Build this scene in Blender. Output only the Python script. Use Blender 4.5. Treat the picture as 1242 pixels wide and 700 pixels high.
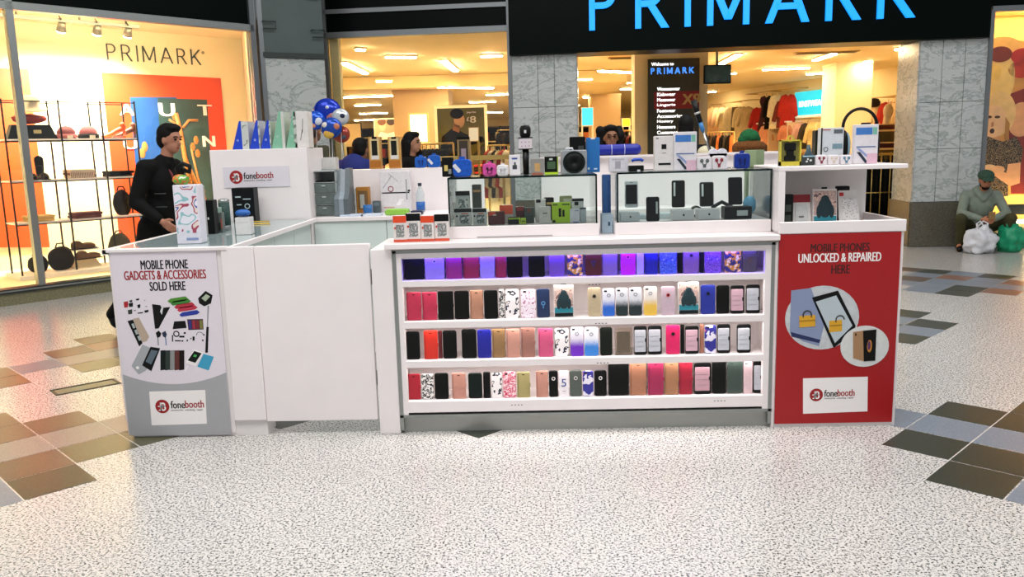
import bpy, bmesh, math, random
from mathutils import Vector, Matrix, noise
from math import pi, sin, cos, radians, sqrt
random.seed(7)
for _o in list(bpy.data.objects): bpy.data.objects.remove(_o, do_unlink=True)
S = bpy.context.scene
COL = S.collection
# ---------------------------------------------------------------- camera
FPX, CH = 1010.5, 1.5
CAMR = (Matrix.Rotation(radians(1.6),3,'Z') @ Matrix.Rotation(radians(90-9.588),3,'X') @ Matrix.Rotation(radians(-1.551),3,'Z'))
cd = bpy.data.cameras.new('camera'); cam = bpy.data.objects.new('camera', cd); COL.objects.link(cam)
cam.matrix_world = Matrix.Translation((0,0,CH)) @ CAMR.to_4x4()
cd.sensor_fit = 'HORIZONTAL'; cd.sensor_width = 36.0; cd.lens = FPX/1242*36.0
cd.clip_start = .05; cd.clip_end = 200
S.camera = cam
# ---------------------------------------------------------------- world, exposure
S.view_settings.view_transform = 'Standard'; S.view_settings.look = 'None'
S.view_settings.gamma = 1; S.view_settings.use_curve_mapping = False
S.view_settings.exposure = 0.54
W = bpy.data.worlds.new('mall_ambience'); S.world = W; W.use_nodes = True
W.node_tree.nodes['Background'].inputs[0].default_value = (.93,.95,1.0,1)
W.node_tree.nodes['Background'].inputs[1].default_value = .26
def area(name, loc, size, sizey, power, color=(1,1,1), rot=(0,0,0)):
    l = bpy.data.lights.new(name,'AREA'); l.shape='RECTANGLE'; l.size=size; l.size_y=sizey; l.energy=power; l.color=color
    o = bpy.data.objects.new(name,l); o.location=loc; o.rotation_euler=rot; COL.objects.link(o); return o
# the mall's own ceiling lights, high over the concourse
area('concourse_light',(-1.5,1.2,6.2),5,2.2,215,(1,.97,.95))
area('concourse_light',(3.5,3.0,6.2),3,3,130,(1,.97,.96))
area('concourse_light',(-4.5,4.5,6.2),3,3,70,(1,.97,.93))
area('concourse_light',(1.5,7.6,6.4),6,1.4,120,(1,.98,.96))
# ---------------------------------------------------------------- pixels to places
def ray(px,py): return CAMR @ Vector(((px-621)/FPX, -(py-350)/FPX, -1))
def PX(px,py,Y):
    v=ray(px,py); t=Y/v.y; return (v.x*t, CH+v.z*t)
def PZ(px,py,z):
    v=ray(px,py); t=(z-CH)/v.z; return (v.x*t, v.y*t)
class Frame:
    """a vertical wall plane: u runs along it, v points inwards (away from the concourse)"""
    def __init__(s,ox,oy,ang): s.o=Vector((ox,oy)); s.a=ang; s.u=Vector((cos(ang),sin(ang))); s.v=Vector((-sin(ang),cos(ang)))
    def w(s,u,v=0): p=s.o+s.u*u+s.v*v; return (p.x,p.y)
    def px(s,px,py,v=0):
        r=ray(px,py); o=s.o+s.v*v; d=Vector((r.x,r.y)); t=o.dot(s.v)/d.dot(s.v); p=d*t
        return ((p-s.o).dot(s.u), CH+r.z*t)
# ---------------------------------------------------------------- materials
def lin(c): return c/12.92 if c<=.04045 else ((c+.055)/1.055)**2.4
def C(h):
    h=h.lstrip('#'); return tuple(lin(int(h[i:i+2],16)/255) for i in (0,2,4))+(1,)
_M={}
def mat(h, rough=.5, metal=0, emit=0, var=.06, scale=40, bump=0, spec=.5, alpha=1):
    k=(h,rough,metal,emit,var,scale,bump,spec,alpha)
    if k in _M: return _M[k]
    m=bpy.data.materials.new('m_'+h.lstrip('#')); m.use_nodes=True; nt=m.node_tree; b=nt.nodes['Principled BSDF']
    c=C(h)
    if max(c[:3])<.03 and not emit: c=tuple(x*.45 for x in c[:3])+(1,); spec=min(spec,.22)
    b.inputs['Base Color'].default_value=c; b.inputs['Roughness'].default_value=rough; b.inputs['Metallic'].default_value=metal
    b.inputs['Specular IOR Level'].default_value=spec
    if var or bump:
        tc=nt.nodes.new('ShaderNodeTexCoord'); n=nt.nodes.new('ShaderNodeTexNoise'); n.inputs['Scale'].default_value=scale; n.inputs['Detail'].default_value=3
        nt.links.new(tc.outputs['Object'],n.inputs['Vector'])
        if var:
            r=nt.nodes.new('ShaderNodeValToRGB'); r.color_ramp.elements[0].position=.3; r.color_ramp.elements[1].position=.7
            r.color_ramp.elements[0].color=tuple(x*(1-var) for x in c[:3])+(1,); r.color_ramp.elements[1].color=tuple(min(1,x*(1+var)) for x in c[:3])+(1,)
            nt.links.new(n.outputs['Fac'],r.inputs[0]); nt.links.new(r.outputs[0],b.inputs['Base Color'])
        if bump:
            bp=nt.nodes.new('ShaderNodeBump'); bp.inputs['Strength'].default_value=bump; bp.inputs['Distance'].default_value=.01
            nt.links.new(n.outputs['Fac'],bp.inputs['Height']); nt.links.new(bp.outputs[0],b.inputs['Normal'])
    if emit: b.inputs['Emission Color'].default_value=c; b.inputs['Emission Strength'].default_value=emit
    if alpha<1: b.inputs['Alpha'].default_value=alpha
    _M[k]=m; return m
def nodes_mat(name):
    m=bpy.data.materials.new(name); m.use_nodes=True; return m, m.node_tree, m.node_tree.nodes, m.node_tree.links, m.node_tree.nodes['Principled BSDF']
def ramp(nd,stops,interp='LINEAR'):
    r=nd.new('ShaderNodeValToRGB'); r.color_ramp.interpolation=interp; e=r.color_ramp.elements
    while len(e)<len(stops): e.new(.5)
    for i,(p,c) in enumerate(stops): e[i].position=p; e[i].color=C(c) if isinstance(c,str) else c
    return r
def glass_mat(name,tint='#fbfdfc',refl=1.0,rough=.0):
    m,nt,nd,lk,b=nodes_mat(name); nd.remove(b)
    t=nd.new('ShaderNodeBsdfTransparent'); t.inputs[0].default_value=C(tint)
    g=nd.new('ShaderNodeBsdfGlossy'); g.inputs['Roughness'].default_value=rough
    f=nd.new('ShaderNodeFresnel'); f.inputs[0].default_value=1.45
    mu=nd.new('ShaderNodeMath'); mu.operation='MULTIPLY'; mu.inputs[1].default_value=refl
    mx=nd.new('ShaderNodeMixShader'); lk.new(f.outputs[0],mu.inputs[0]); lk.new(mu.outputs[0],mx.inputs[0])
    lk.new(t.outputs[0],mx.inputs[1]); lk.new(g.outputs[0],mx.inputs[2]); lk.new(mx.outputs[0],nd['Material Output'].inputs[0]); return m
def terrazzo(name,base,fleck,fleck2,amount=.30,scale=75,joints=False):
    m,nt,nd,lk,b=nodes_mat(name); g=nd.new('ShaderNodeNewGeometry')
    def vor(sc,lo,hi,off):
        mp=nd.new('ShaderNodeMapping'); mp.inputs['Location'].default_value=(off,off*.7,0); lk.new(g.outputs['Position'],mp.inputs[0])
        n=nd.new('ShaderNodeTexNoise'); n.inputs['Scale'].default_value=sc; n.inputs['Detail'].default_value=2.2; n.inputs['Roughness'].default_value=.7; lk.new(mp.outputs[0],n.inputs['Vector'])
        r=ramp(nd,[(lo,(0,0,0,1)),(hi,(1,1,1,1))]); lk.new(n.outputs['Fac'],r.inputs[0]); return r
    a=vor(scale,.5+.15-amount*.3,.5+.24-amount*.3,0); c=vor(scale*.55,.58,.66,5.3)
    x=nd.new('ShaderNodeMix'); x.data_type='RGBA'; x.inputs[6].default_value=C(base); x.inputs[7].default_value=C(fleck); lk.new(a.outputs[0],x.inputs[0])
    y=nd.new('ShaderNodeMix'); y.data_type='RGBA'; lk.new(x.outputs[2],y.inputs[6]); y.inputs[7].default_value=C(fleck2); lk.new(c.outputs[0],y.inputs[0])
    out=y.outputs[2]
    if joints:
        mp=nd.new('ShaderNodeMapping'); mp.vector_type='TEXTURE'; mp.inputs['Location'].default_value=(LX0,LY0,0); mp.inputs['Rotation'].default_value=(0,0,LA)
        mp.inputs['Scale'].default_value=(LS*2,LS*2,1); lk.new(g.outputs['Position'],mp.inputs[0])
        bk=nd.new('ShaderNodeTexBrick'); bk.offset=0; bk.inputs['Scale'].default_value=1; bk.inputs['Brick Width'].default_value=1; bk.inputs['Row Height'].default_value=1
        bk.inputs['Mortar Size'].default_value=.0028; bk.inputs['Mortar Smooth'].default_value=0
        bk.inputs['Color1'].default_value=bk.inputs['Color2'].default_value=(0,0,0,1); bk.inputs['Mortar'].default_value=(1,1,1,1); lk.new(mp.outputs[0],bk.inputs['Vector'])
        z=nd.new('ShaderNodeMix'); z.data_type='RGBA'; lk.new(bk.outputs['Color'],z.inputs[0]); lk.new(out,z.inputs[6]); z.inputs[7].default_value=C('#d6d2cc'); out=z.outputs[2]
    lk.new(out,b.inputs['Base Color']); b.inputs['Roughness'].default_value=.22 if joints else .3; b.inputs['Specular IOR Level'].default_value=.45 if joints else .35; return m
def marble(name,base,vein,scale=2.2,rough=.16):
    m,nt,nd,lk,b=nodes_mat(name); tc=nd.new('ShaderNodeTexCoord')
    n=nd.new('ShaderNodeTexNoise'); n.inputs['Scale'].default_value=scale; n.inputs['Detail'].default_value=6; n.inputs['Roughness'].default_value=.72; n.inputs['Distortion'].default_value=.5
    mp=nd.new('ShaderNodeMapping'); mp.inputs['Rotation'].default_value=(.2,.7,.1); mp.inputs['Scale'].default_value=(1,1,2.2); lk.new(tc.outputs['Object'],mp.inputs[0]); lk.new(mp.outputs[0],n.inputs['Vector'])
    r=ramp(nd,[(.30,'#bfc4c2'),(.46,base),(.505,vein),(.54,base),(.72,'#a6adab')]); lk.new(n.outputs['Fac'],r.inputs[0]); lk.new(r.outputs[0],b.inputs['Base Color'])
    b.inputs['Roughness'].default_value=rough; return m
def speckle(name,a,c,scale=120,rough=.35,metal=0):
    m,nt,nd,lk,b=nodes_mat(name); tc=nd.new('ShaderNodeTexCoord'); n=nd.new('ShaderNodeTexNoise'); n.inputs['Scale'].default_value=scale; n.inputs['Detail'].default_value=4
    lk.new(tc.outputs['Object'],n.inputs['Vector']); r=ramp(nd,[(.38,a),(.62,c)]); lk.new(n.outputs['Fac'],r.inputs[0]); lk.new(r.outputs[0],b.inputs['Base Color'])
    b.inputs['Roughness'].default_value=rough; b.inputs['Metallic'].default_value=metal; return m
def pattern(name,stops,scale=60,kind='noise',axis=None,rough=.5,detail=2):
    """print on a thing: noise or stripe pattern with hard colour steps, or a gradient along the thing's own height (a dyed gradient)"""
    m,nt,nd,lk,b=nodes_mat(name); tc=nd.new('ShaderNodeTexCoord')
    if kind=='noise':
        n=nd.new('ShaderNodeTexNoise'); n.inputs['Scale'].default_value=scale; n.inputs['Detail'].default_value=detail; lk.new(tc.outputs['Object'],n.inputs['Vector']); fac=n.outputs['Fac']
    elif kind=='grad':
        sp=nd.new('ShaderNodeSeparateXYZ'); lk.new(tc.outputs['Generated'],sp.inputs[0]); n=nd.new('ShaderNodeTexNoise'); n.inputs['Scale'].default_value=scale; lk.new(tc.outputs['Object'],n.inputs['Vector'])
        ad=nd.new('ShaderNodeMath'); ad.operation='MULTIPLY_ADD'; lk.new(n.outputs['Fac'],ad.inputs[0]); ad.inputs[1].default_value=.35; lk.new(sp.outputs[2],ad.inputs[2]); 
        a2=nd.new('ShaderNodeMath'); a2.operation='SUBTRACT'; lk.new(ad.outputs[0],a2.inputs[0]); a2.inputs[1].default_value=.175; fac=a2.outputs[0]
    else:
        w=nd.new('ShaderNodeTexWave'); w.inputs['Scale'].default_value=scale; w.bands_direction=axis or 'Z'; w.wave_profile='SAW'; lk.new(tc.outputs['Object'],w.inputs['Vector']); fac=w.outputs['Fac']
    r=ramp(nd,stops,'CONSTANT' if kind!='grad' else 'LINEAR'); lk.new(fac,r.inputs[0]); lk.new(r.outputs[0],b.inputs['Base Color']); b.inputs['Roughness'].default_value=rough; return m
# ---------------------------------------------------------------- mesh builder
class MB:
    def __init__(s): s.v=[]; s.f=[]; s.sm=[]; s.mi=[]
    def add(s,v,f,smooth=False,M=None,mi=0):
        k=len(s.v); s.v+= [tuple(M@Vector(p)) for p in v] if M else [tuple(p) for p in v]
        s.f+=[tuple(i+k for i in q) for q in f]; s.sm+=[smooth]*len(f); s.mi+=[mi]*len(f); return s
    def box(s,x0,x1,y0,y1,z0,z1,M=None,mi=0):
        v=[(x,y,z) for z in (z0,z1) for y in (y0,y1) for x in (x0,x1)]
        return s.add(v,[(0,2,3,1),(4,5,7,6),(0,1,5,4),(2,6,7,3),(0,4,6,2),(1,3,7,5)],False,M,mi)
    def prism(s,pts,y0,y1,M=None,smooth=False,mi=0,taper=None):
        """polygon in x,z extruded along y (front y0)"""
        n=len(pts); v=[(x,y0,z) for x,z in pts]+[(x,y1,z) for x,z in pts]
        f=[tuple(range(n)),tuple(range(2*n-1,n-1,-1))]+[(i,i+n,(i+1)%n+n,(i+1)%n) for i in range(n)]
        s.add(v,f,False,M,mi)
        if smooth: 
            for q in range(n): s.sm[-1-q]=True
        return s
    def rbox(s,w,h,d,r,M=None,seg=3,bev=0,mi=0):
        """rounded upright slab: x in +-w/2, z 0..h, y 0..d, with an optional rim bevel"""
        pts=rrect(w,h,r,seg)
        if not bev: return s.prism(pts,0,d,M,True,mi)
        ins=rrect(w-2*bev,h-2*bev,max(r-bev,.0005),seg,bev); n=len(pts)
        v=[(x,0,z) for x,z in ins]+[(x,bev,z) for x,z in pts]+[(x,d-bev,z) for x,z in pts]+[(x,d,z) for x,z in ins]
        f=[tuple(range(n)),tuple(range(4*n-1,3*n-1,-1))]
        for k in range(3): f+=[(k*n+i,(k+1)*n+i,(k+1)*n+(i+1)%n,k*n+(i+1)%n) for i in range(n)]
        return s.add(v,f,False,M,mi)
    def cyl(s,p0,p1,r0,r1=None,n=12,M=None,smooth=True,mi=0):
        r1=r0 if r1 is None else r1; a=Vector(p0); b=Vector(p1); d=(b-a).normalized()
        t=d.orthogonal().normalized(); w=d.cross(t)
        v=[a+(t*cos(2*pi*i/n)+w*sin(2*pi*i/n))*r0 for i in range(n)]+[b+(t*cos(2*pi*i/n)+w*sin(2*pi*i/n))*r1 for i in range(n)]
        s.add(v,[(i,(i+1)%n,(i+1)%n+n,i+n) for i in range(n)],smooth,M,mi)
        k=len(s.v)-2*n; s.f+=[tuple(k+i for i in range(n-1,-1,-1)),tuple(k+n+i for i in range(n))]; s.sm+=[False]*2; s.mi+=[mi]*2; return s
    def tube(s,pts,r,n=8,M=None,closed=False,mi=0):
        P=[Vector(p) for p in pts]; m=len(P); v=[]; prev=None
        for i in range(m):
            d=(P[(i+1)%m]-P[i-1]) if closed or 0<i<m-1 else (P[1]-P[0] if i==0 else P[-1]-P[-2]); d.normalize()
            t=d.orthogonal() if prev is None else (prev-d*prev.dot(d)); t.normalize(); prev=t; w=d.cross(t)
            rr=r[i] if isinstance(r,(list,tuple)) else r
            v+=[P[i]+(t*cos(2*pi*k/n)+w*sin(2*pi*k/n))*rr for k in range(n)]
        f=[]
        for i in range(m if closed else m-1):
            j=(i+1)%m; f+=[(i*n+k,i*n+(k+1)%n,j*n+(k+1)%n,j*n+k) for k in range(n)]
        if not closed: f+=[tuple(range(n-1,-1,-1)),tuple((m-1)*n+k for k in range(n))]
        return s.add(v,f,True,M,mi)
    def lathe(s,prof,n=20,M=None,mi=0,smooth=True):
        """profile (r,z) turned about z"""
        v=[];m=len(prof)
        for r,z in prof: v+=[(r*cos(2*pi*k/n),r*sin(2*pi*k/n),z) for k in range(n)]
        f=[(i*n+k,i*n+(k+1)%n,(i+1)*n+(k+1)%n,(i+1)*n+k) for i in range(m-1) for k in range(n)]
        f+=[tuple(range(n-1,-1,-1)),tuple((m-1)*n+k for k in range(n))]
        return s.add(v,f,smooth,M,mi)
    def ell(s,c,r,M=None,n=14,m=9,mi=0,rot=None):
        v=[];c=Vector(c)
        for i in range(m+1):
            a=pi*i/m
            for k in range(n):
                p=Vector((r[0]*sin(a)*cos(2*pi*k/n),r[1]*sin(a)*sin(2*pi*k/n),r[2]*cos(a)))
                v.append((rot@p if rot else p)+c)
        f=[(i*n+k,(i+1)*n+k,(i+1)*n+(k+1)%n,i*n+(k+1)%n) for i in range(m) for k in range(n)]
        return s.add(v,f,True,M,mi)
    def disc(s,cx,cz,r,y0,y1,n=20,rz=None,M=None,mi=0):
        return s.prism([(cx+r*cos(2*pi*i/n),cz+(rz or r)*sin(2*pi*i/n)) for i in range(n)],y0,y1,M,True,mi)
    def ring(s,cx,cz,r0,r1,y0,y1,n=20,M=None,mi=0,a0=0,a1=2*pi):
        full=abs(a1-a0-2*pi)<1e-6; k=n if full else n+1
        A=[a0+(a1-a0)*i/n for i in range(k)]
        v=[(cx+r*cos(a),y,cz+r*sin(a)) for y in (y0,y1) for r in (r0,r1) for a in A]
        f=[]
        for i in range(n):
            j=(i+1)%k
            f+=[(i,k+i,k+j,j),(2*k+j,3*k+j,3*k+i,2*k+i),(i,j,2*k+j,2*k+i),(k+j,k+i,3*k+i,3*k+j)]
        return s.add(v,f,False,M,mi)
    def mesh(s,name='mesh'):
        me=bpy.data.meshes.new(name); me.from_pydata(s.v,[],s.f); me.polygons.foreach_set('use_smooth',s.sm); me.polygons.foreach_set('material_index',s.mi)
        me.validate(); bm=bmesh.new(); bm.from_mesh(me); bmesh.ops.recalc_face_normals(bm,faces=bm.faces); bm.to_mesh(me); bm.free(); return me
def rrect(w,h,r,seg=3,z0=0):
    pts=[]
    for cx,cz,a in ((w/2-r,z0+r,-pi/2),(w/2-r,z0+h-r,0),(-w/2+r,z0+h-r,pi/2),(-w/2+r,z0+r,pi)):
        pts+=[(cx+r*cos(a+pi/2*i/seg),cz+r*sin(a+pi/2*i/seg)) for i in range(seg+1)]
    return pts
def T(x=0,y=0,z=0,rx=0,ry=0,rz=0,s=1):
    return Matrix.Translation((x,y,z))@Matrix.Rotation(rz,4,'Z')@Matrix.Rotation(ry,4,'Y')@Matrix.Rotation(rx,4,'X')@Matrix.Scale(s,4)
# ---------------------------------------------------------------- objects
def tag(o,label,cat,group=None,kind=None):
    if label: o['label']=label
    if cat: o['category']=cat
    if group: o['group']=group
    if kind: o['kind']=kind
    return o
def thing(name,label,cat,at=(0,0,0),rz=0,group=None,kind=None):
    o=bpy.data.objects.new(name,None); COL.objects.link(o); o.empty_display_size=.05; o.location=at; o.rotation_euler=(0,0,rz); return tag(o,label,cat,group,kind)
def part(parent,name,mb,m,at=(0,0,0),rot=(0,0,0),label=None):
    me=mb.mesh(name) if isinstance(mb,MB) else mb
    o=bpy.data.objects.new(name,me); COL.objects.link(o)
    if isinstance(mb,MB) or not me.materials:
        for x in (m if isinstance(m,(list,tuple)) else [m]): me.materials.append(x)
    elif me.materials[0]!=m: o.material_slots[0].link='OBJECT'; o.material_slots[0].material=m
    o.parent=parent; o.location=at; o.rotation_euler=rot
    if label: o['label']=label
    return o
def solo(name,label,cat,mb,m,at=(0,0,0),rz=0,group=None,kind=None,rot=None):
    o=part(None,name,mb,m,at,rot or (0,0,rz)); return tag(o,label,cat,group,kind)
def struct(name,mb,m,at=(0,0,0),rz=0,label=None,cat=None):
    o=part(None,name,mb,m,at,(0,0,rz)); o['kind']='structure'
    if label: o['label']=label
    if cat: o['category']=cat
    return o
def sthing(name,at=(0,0,0),rz=0,label=None):
    o=thing(name,label,None,at,rz,None,'structure'); return o
# lettering: filled text as a thin mesh standing in the x,z plane, facing -y, lower-left corner at 0,0
def text_mesh(txt,w,h,depth=.0008,shear=0,bold=0):
    cu=bpy.data.curves.new('lettering','FONT'); cu.body=txt; cu.size=1; cu.extrude=0; cu.resolution_u=3; cu.shear=shear; cu.offset=0
    ob=bpy.data.objects.new('lettering_tmp',cu); COL.objects.link(ob); dg=bpy.context.evaluated_depsgraph_get()
    me=bpy.data.meshes.new_from_object(ob.evaluated_get(dg)); bpy.data.objects.remove(ob,do_unlink=True)
    xs=[v.co.x for v in me.vertices]; ys=[v.co.y for v in me.vertices]
    x0,x1,y0,y1=min(xs),max(xs),min(ys),max(ys)
    bm=bmesh.new(); bm.from_mesh(me)
    for v in bm.verts: v.co=Vector(((v.co.x-x0)/(x1-x0)*w,0,(v.co.y-y0)/(y1-y0)*h))
    if bold:
        g=bmesh.ops.duplicate(bm,geom=bm.verts[:]+bm.edges[:]+bm.faces[:])['geom']; sh=bold*h*4
        for v in g:
            if isinstance(v,bmesh.types.BMVert): v.co.x+=sh; v.co.y-=depth*.35
    r=bmesh.ops.extrude_face_region(bm,geom=bm.faces[:])
    for v in r['geom']:
        if isinstance(v,bmesh.types.BMVert): v.co.y-=depth
    bmesh.ops.recalc_face_normals(bm,faces=bm.faces); bm.to_mesh(me); bm.free(); me.materials.clear(); return me
def lettering(parent,txt,x,y,z,w,h,m,name='lettering',depth=.0008,shear=0,bold=0,label=None):
    """x is the left end, z the base line"""
    return part(parent,name,text_mesh(txt,w,h,depth,shear,bold),m,(x,y,z),label=label)
STROKES={'P':[((0,0),(0,1)),'P'],'R':[((0,0),(0,1)),'P',((.28,.47),(.58,0))],'I':[((0,0),(0,1))],'M':[((0,0),(0,1)),((0,1),(.38,.12)),((.38,.12),(.76,1)),((.76,1),(.76,0))],
 'A':[((0,0),(.38,1)),((.38,1),(.76,0)),((.14,.34),(.62,.34))],'K':[((0,0),(0,1)),((.03,.42),(.58,1)),((.2,.58),(.62,0))]}
ADV={'P':.52,'R':.58,'I':0,'M':.76,'A':.76,'K':.62}
def stroke_letter(ch,h,th,d):
    """thin sans capital built of bars, front at y=-d"""
    mb=MB()
    for st in STROKES[ch]:
        if st=='P':
            r=.27*h; cx=.24*h; cz=h*.5+.22*h; n=10; rz=.27*h
            out=[(0,h*.99)]; 
            A=[pi/2-pi*i/n for i in range(n+1)]; zc=.725*h; ro=.275*h
            o=[(0,zc+ro)]+[(cx+ro*cos(a),zc+ro*sin(a)) for a in A]+[(0,zc-ro)]
            ri=ro-th; i_=[(0,zc+ri)]+[(cx+ri*cos(a),zc+ri*sin(a)) for a in A]+[(0,zc-ri)]
            k=len(o); v=[(x,y,z) for y in (-d,0) for lst in (o,i_) for x,z in lst]; f=[]
            for q in range(k-1): f+=[(q,q+1,k+q+1,k+q),(2*k+q,3*k+q,3*k+q+1,2*k+q+1),(q,2*k+q,2*k+q+1,q+1),(k+q,k+q+1,3*k+q+1,3*k+q)]
            mb.add(v,f)
        else:
            (x0,z0),(x1,z1)=st; x0*=h;x1*=h;z0*=h;z1*=h
            if x0==x1: pts=[(x0-th/2,z0),(x0+th/2,z0),(x0+th/2,z1),(x0-th/2,z1)]
            elif z0==z1: pts=[(x0,z0-th/2),(x1,z0-th/2),(x1,z0+th/2),(x0,z0+th/2)]
            else:
                w=th*.56*sqrt(1+((x1-x0)/(z1-z0))**2); pts=[(x0-w,z0),(x0+w,z0),(x1+w,z1),(x1-w,z1)]
                if z1<z0: pts=pts[::-1]
            mb.prism(pts,-d,0)
    return mb
def stroke_word(parent,u0,u1,z,h,th,d,m,y=0,word='PRIMARK'):
    nat=sum(ADV[c] for c in word)*h; gap=((u1-u0)-nat)/(len(word)-1); x=u0
    for c in word: part(parent,'letter',stroke_letter(c,h,th,d),m,(x,y,z)); x+=ADV[c]*h+gap
# soft bodies: overlapping closed shapes fused into one continuous surface
def fused_mesh(prims,voxel=.01,smooth=6,name='fused'):
    mb=MB()
    for p in prims:
        if p[0]=='c':
            _,a,b,ra,rb=p; mb.cyl(a,b,ra,rb,n=12); mb.ell(a,(ra,)*3,n=12,m=8); mb.ell(b,(rb,)*3,n=12,m=8)
        elif p[0]=='e': mb.ell(p[1],p[2],n=16,m=10,rot=p[3] if len(p)>3 else None)
        elif p[0]=='b': mb.box(*p[1],M=p[2] if len(p)>2 else None)
    me=mb.mesh(name); ob=bpy.data.objects.new('fuse_tmp',me); COL.objects.link(ob)
    m=ob.modifiers.new('r','REMESH'); m.mode='VOXEL'; m.voxel_size=voxel; m.use_smooth_shade=True
    if smooth: s=ob.modifiers.new('s','SMOOTH'); s.factor=.5; s.iterations=smooth
    dg=bpy.context.evaluated_depsgraph_get(); r=bpy.data.meshes.new_from_object(ob.evaluated_get(dg)); bpy.data.objects.remove(ob,do_unlink=True); r.name=name
    return r
def blob(r,amp=.15,freq=3,seed=0,sub=3,crease=1):
    bm=bmesh.new(); bmesh.ops.create_icosphere(bm,subdivisions=sub,radius=1)
    for v in bm.verts:
        k=1+amp*noise.noise(v.co*freq+Vector((seed*7.1,seed*3.3,1)))+amp*.5*noise.noise(v.co*freq*2.6+Vector((seed,0,4)))*crease
        v.co=Vector((v.co.x*r[0]*k,v.co.y*r[1]*k,v.co.z*r[2]*k))
    for f in bm.faces: f.smooth=True
    me=bpy.data.meshes.new('blob'); bm.to_mesh(me); bm.free(); return me
ORD=['first','second','third','fourth','fifth','sixth','seventh','eighth','ninth','tenth','eleventh','twelfth','thirteenth','fourteenth','fifteenth','sixteenth','seventeenth','eighteenth','nineteenth','twentieth','twenty-first','twenty-second','twenty-third','twenty-fourth','twenty-fifth','twenty-sixth','twenty-seventh']
# shared looks
WHITE='#f2ebea'
mWhite=mat(WHITE,.35,var=.015,scale=6); mWhite2=mat('#e9e4e2',.4,var=.02,scale=6); mBlack=mat('#0a0c0b',.35); mDark=mat('#14201b',.5)
mAlu=mat('#9a9f9c',.35,.8,var=.03); mSteel=mat('#6c716e',.4,.8); mRed=mat('#a50c12',.4,var=.02); mBlackInk=mat('#15110f',.6,var=0); mWhiteInk=mat('#f6f2f0',.6,var=0); mRedInk=mat('#9c1519',.6,var=0)
mLightGrey=mat('#b9bbbd',.5,var=.02); mGlassEdge=mat('#0d2b2a',.15,var=0); mCream=mat('#efe0b8',.7,var=.02)
mGlass=glass_mat('clear_glass'); mCaseGlass=glass_mat('case_glass','#f9fdfc',.8); mScreen=mat('#050708',.12,var=0)
LA,LS,LX0,LY0=radians(46.03),.315,1.9216,3.7643
# ================================================================= THE CONCOURSE FLOOR
mFloor=terrazzo('terrazzo_white','#d3d0cb','#272e29','#8f8e89',.46,100,True)
fl=MB(); fl.box(-13,13,-3,14.2,-.08,0)
floor=struct('floor',fl,mFloor)
tcols={'d':terrazzo('tile_dark','#33382f','#262b23','#474b3f',.40,170),'b':terrazzo('tile_blue','#79828e','#68727d','#8f97a0',.40,170),'n':terrazzo('tile_brown','#5c4a3f','#483a31','#6e5a4d',.40,170),
 'r':terrazzo('tile_red','#86604f','#735041','#987463',.40,170),'o':terrazzo('tile_olive','#585640','#484632','#6b6850',.40,170),'g':terrazzo('tile_grey','#8f8781','#7c756f','#a29a94',.40,170)}
cells={(2,0):'d',(1,0):'b',(0,0):'d',(2,-1):'d',(3,-1):'d',(1,-1):'b',(0,-1):'d',(-1,-1):'d',(-1,-2):'b',(1,-2):'d',(0,-2):'b',(1,1):'b',
 (10,4):'d',(9,3):'d',(8,3):'b',(7,3):'d',(9,4):'b',(8,4):'d',(10,5):'b',
 (18,6):'d',(18,5):'b',(18,4):'d',(17,5):'r',(17,4):'b',(17,3):'r',(16,5):'b',(16,4):'b',(15,4):'d',(14,4):'d',(15,5):'b',(14,5):'b',(16,6):'n',(17,6):'b',(18,7):'n',(16,3):'b',(15,3):'r',(15,6):'b',
 (-9,12):'n',(-9,11):'g',(-9,10):'o',(-8,11):'g',(-10,13):'n',(-10,12):'n',(-10,11):'g',(-10,10):'n',(-10,9):'d',(-11,9):'b',(-11,10):'b',(-8,10):'o',(-9,9):None,
 (-6,19):'n',(-7,18):'n',(-6,18):'r',(-7,17):'g',(-7,16):'o',(-6,17):'g',(-6,16):'o',(-8,17):'b',(-8,16):None,(-9,16):'n',(-9,17):'n',(-6,15):'d',(-5,18):'n',
 (-6,9):'d',(-6,10):'b',(-5,9):'b',(-4,6):'d',(-4,7):'b',(-3,6):'b',(-5,8):None}
def lat(i,j): return (LX0+LS*(i*cos(LA)-j*sin(LA)), LY0+LS*(i*sin(LA)+j*cos(LA)))
tm=MB(); g_=.004; tm.box(g_,LS-g_,g_,LS-g_,-.02,.0015); tile_me=tm.mesh('tile'); tile_me.materials.append(tcols['d'])
for (i,j),c in cells.items():
    if c: x,y=lat(i,j); part(floor,'tile',tile_me,tcols[c],(x,y,0),(0,0,LA))
# metal access cover set into the floor
ax,ay=PZ(60,474,0); bx,by=PZ(124,462,0); cx_,cy_=PZ(69,483,0); ga=math.atan2(by-ay,bx-ax)
t=thing('floor_access_cover','dark framed metal access cover set in the floor left of the kiosk','floor cover',(ax,ay,0),ga)
L_=.40; D_=.17
m=MB(); m.box(0,L_,-D_,0,-.015,.001); part(t,'cover_plate',m,mat('#7b8270',.4,.5))
m=MB()
for b in ((0,L_,-.018,0),(0,L_,-D_,-D_+.018),(0,.018,-D_,0),(L_-.018,L_,-D_,0)): m.box(*b,-.01,.004)
part(t,'frame',m,mat('#3a382c',.5))
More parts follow.
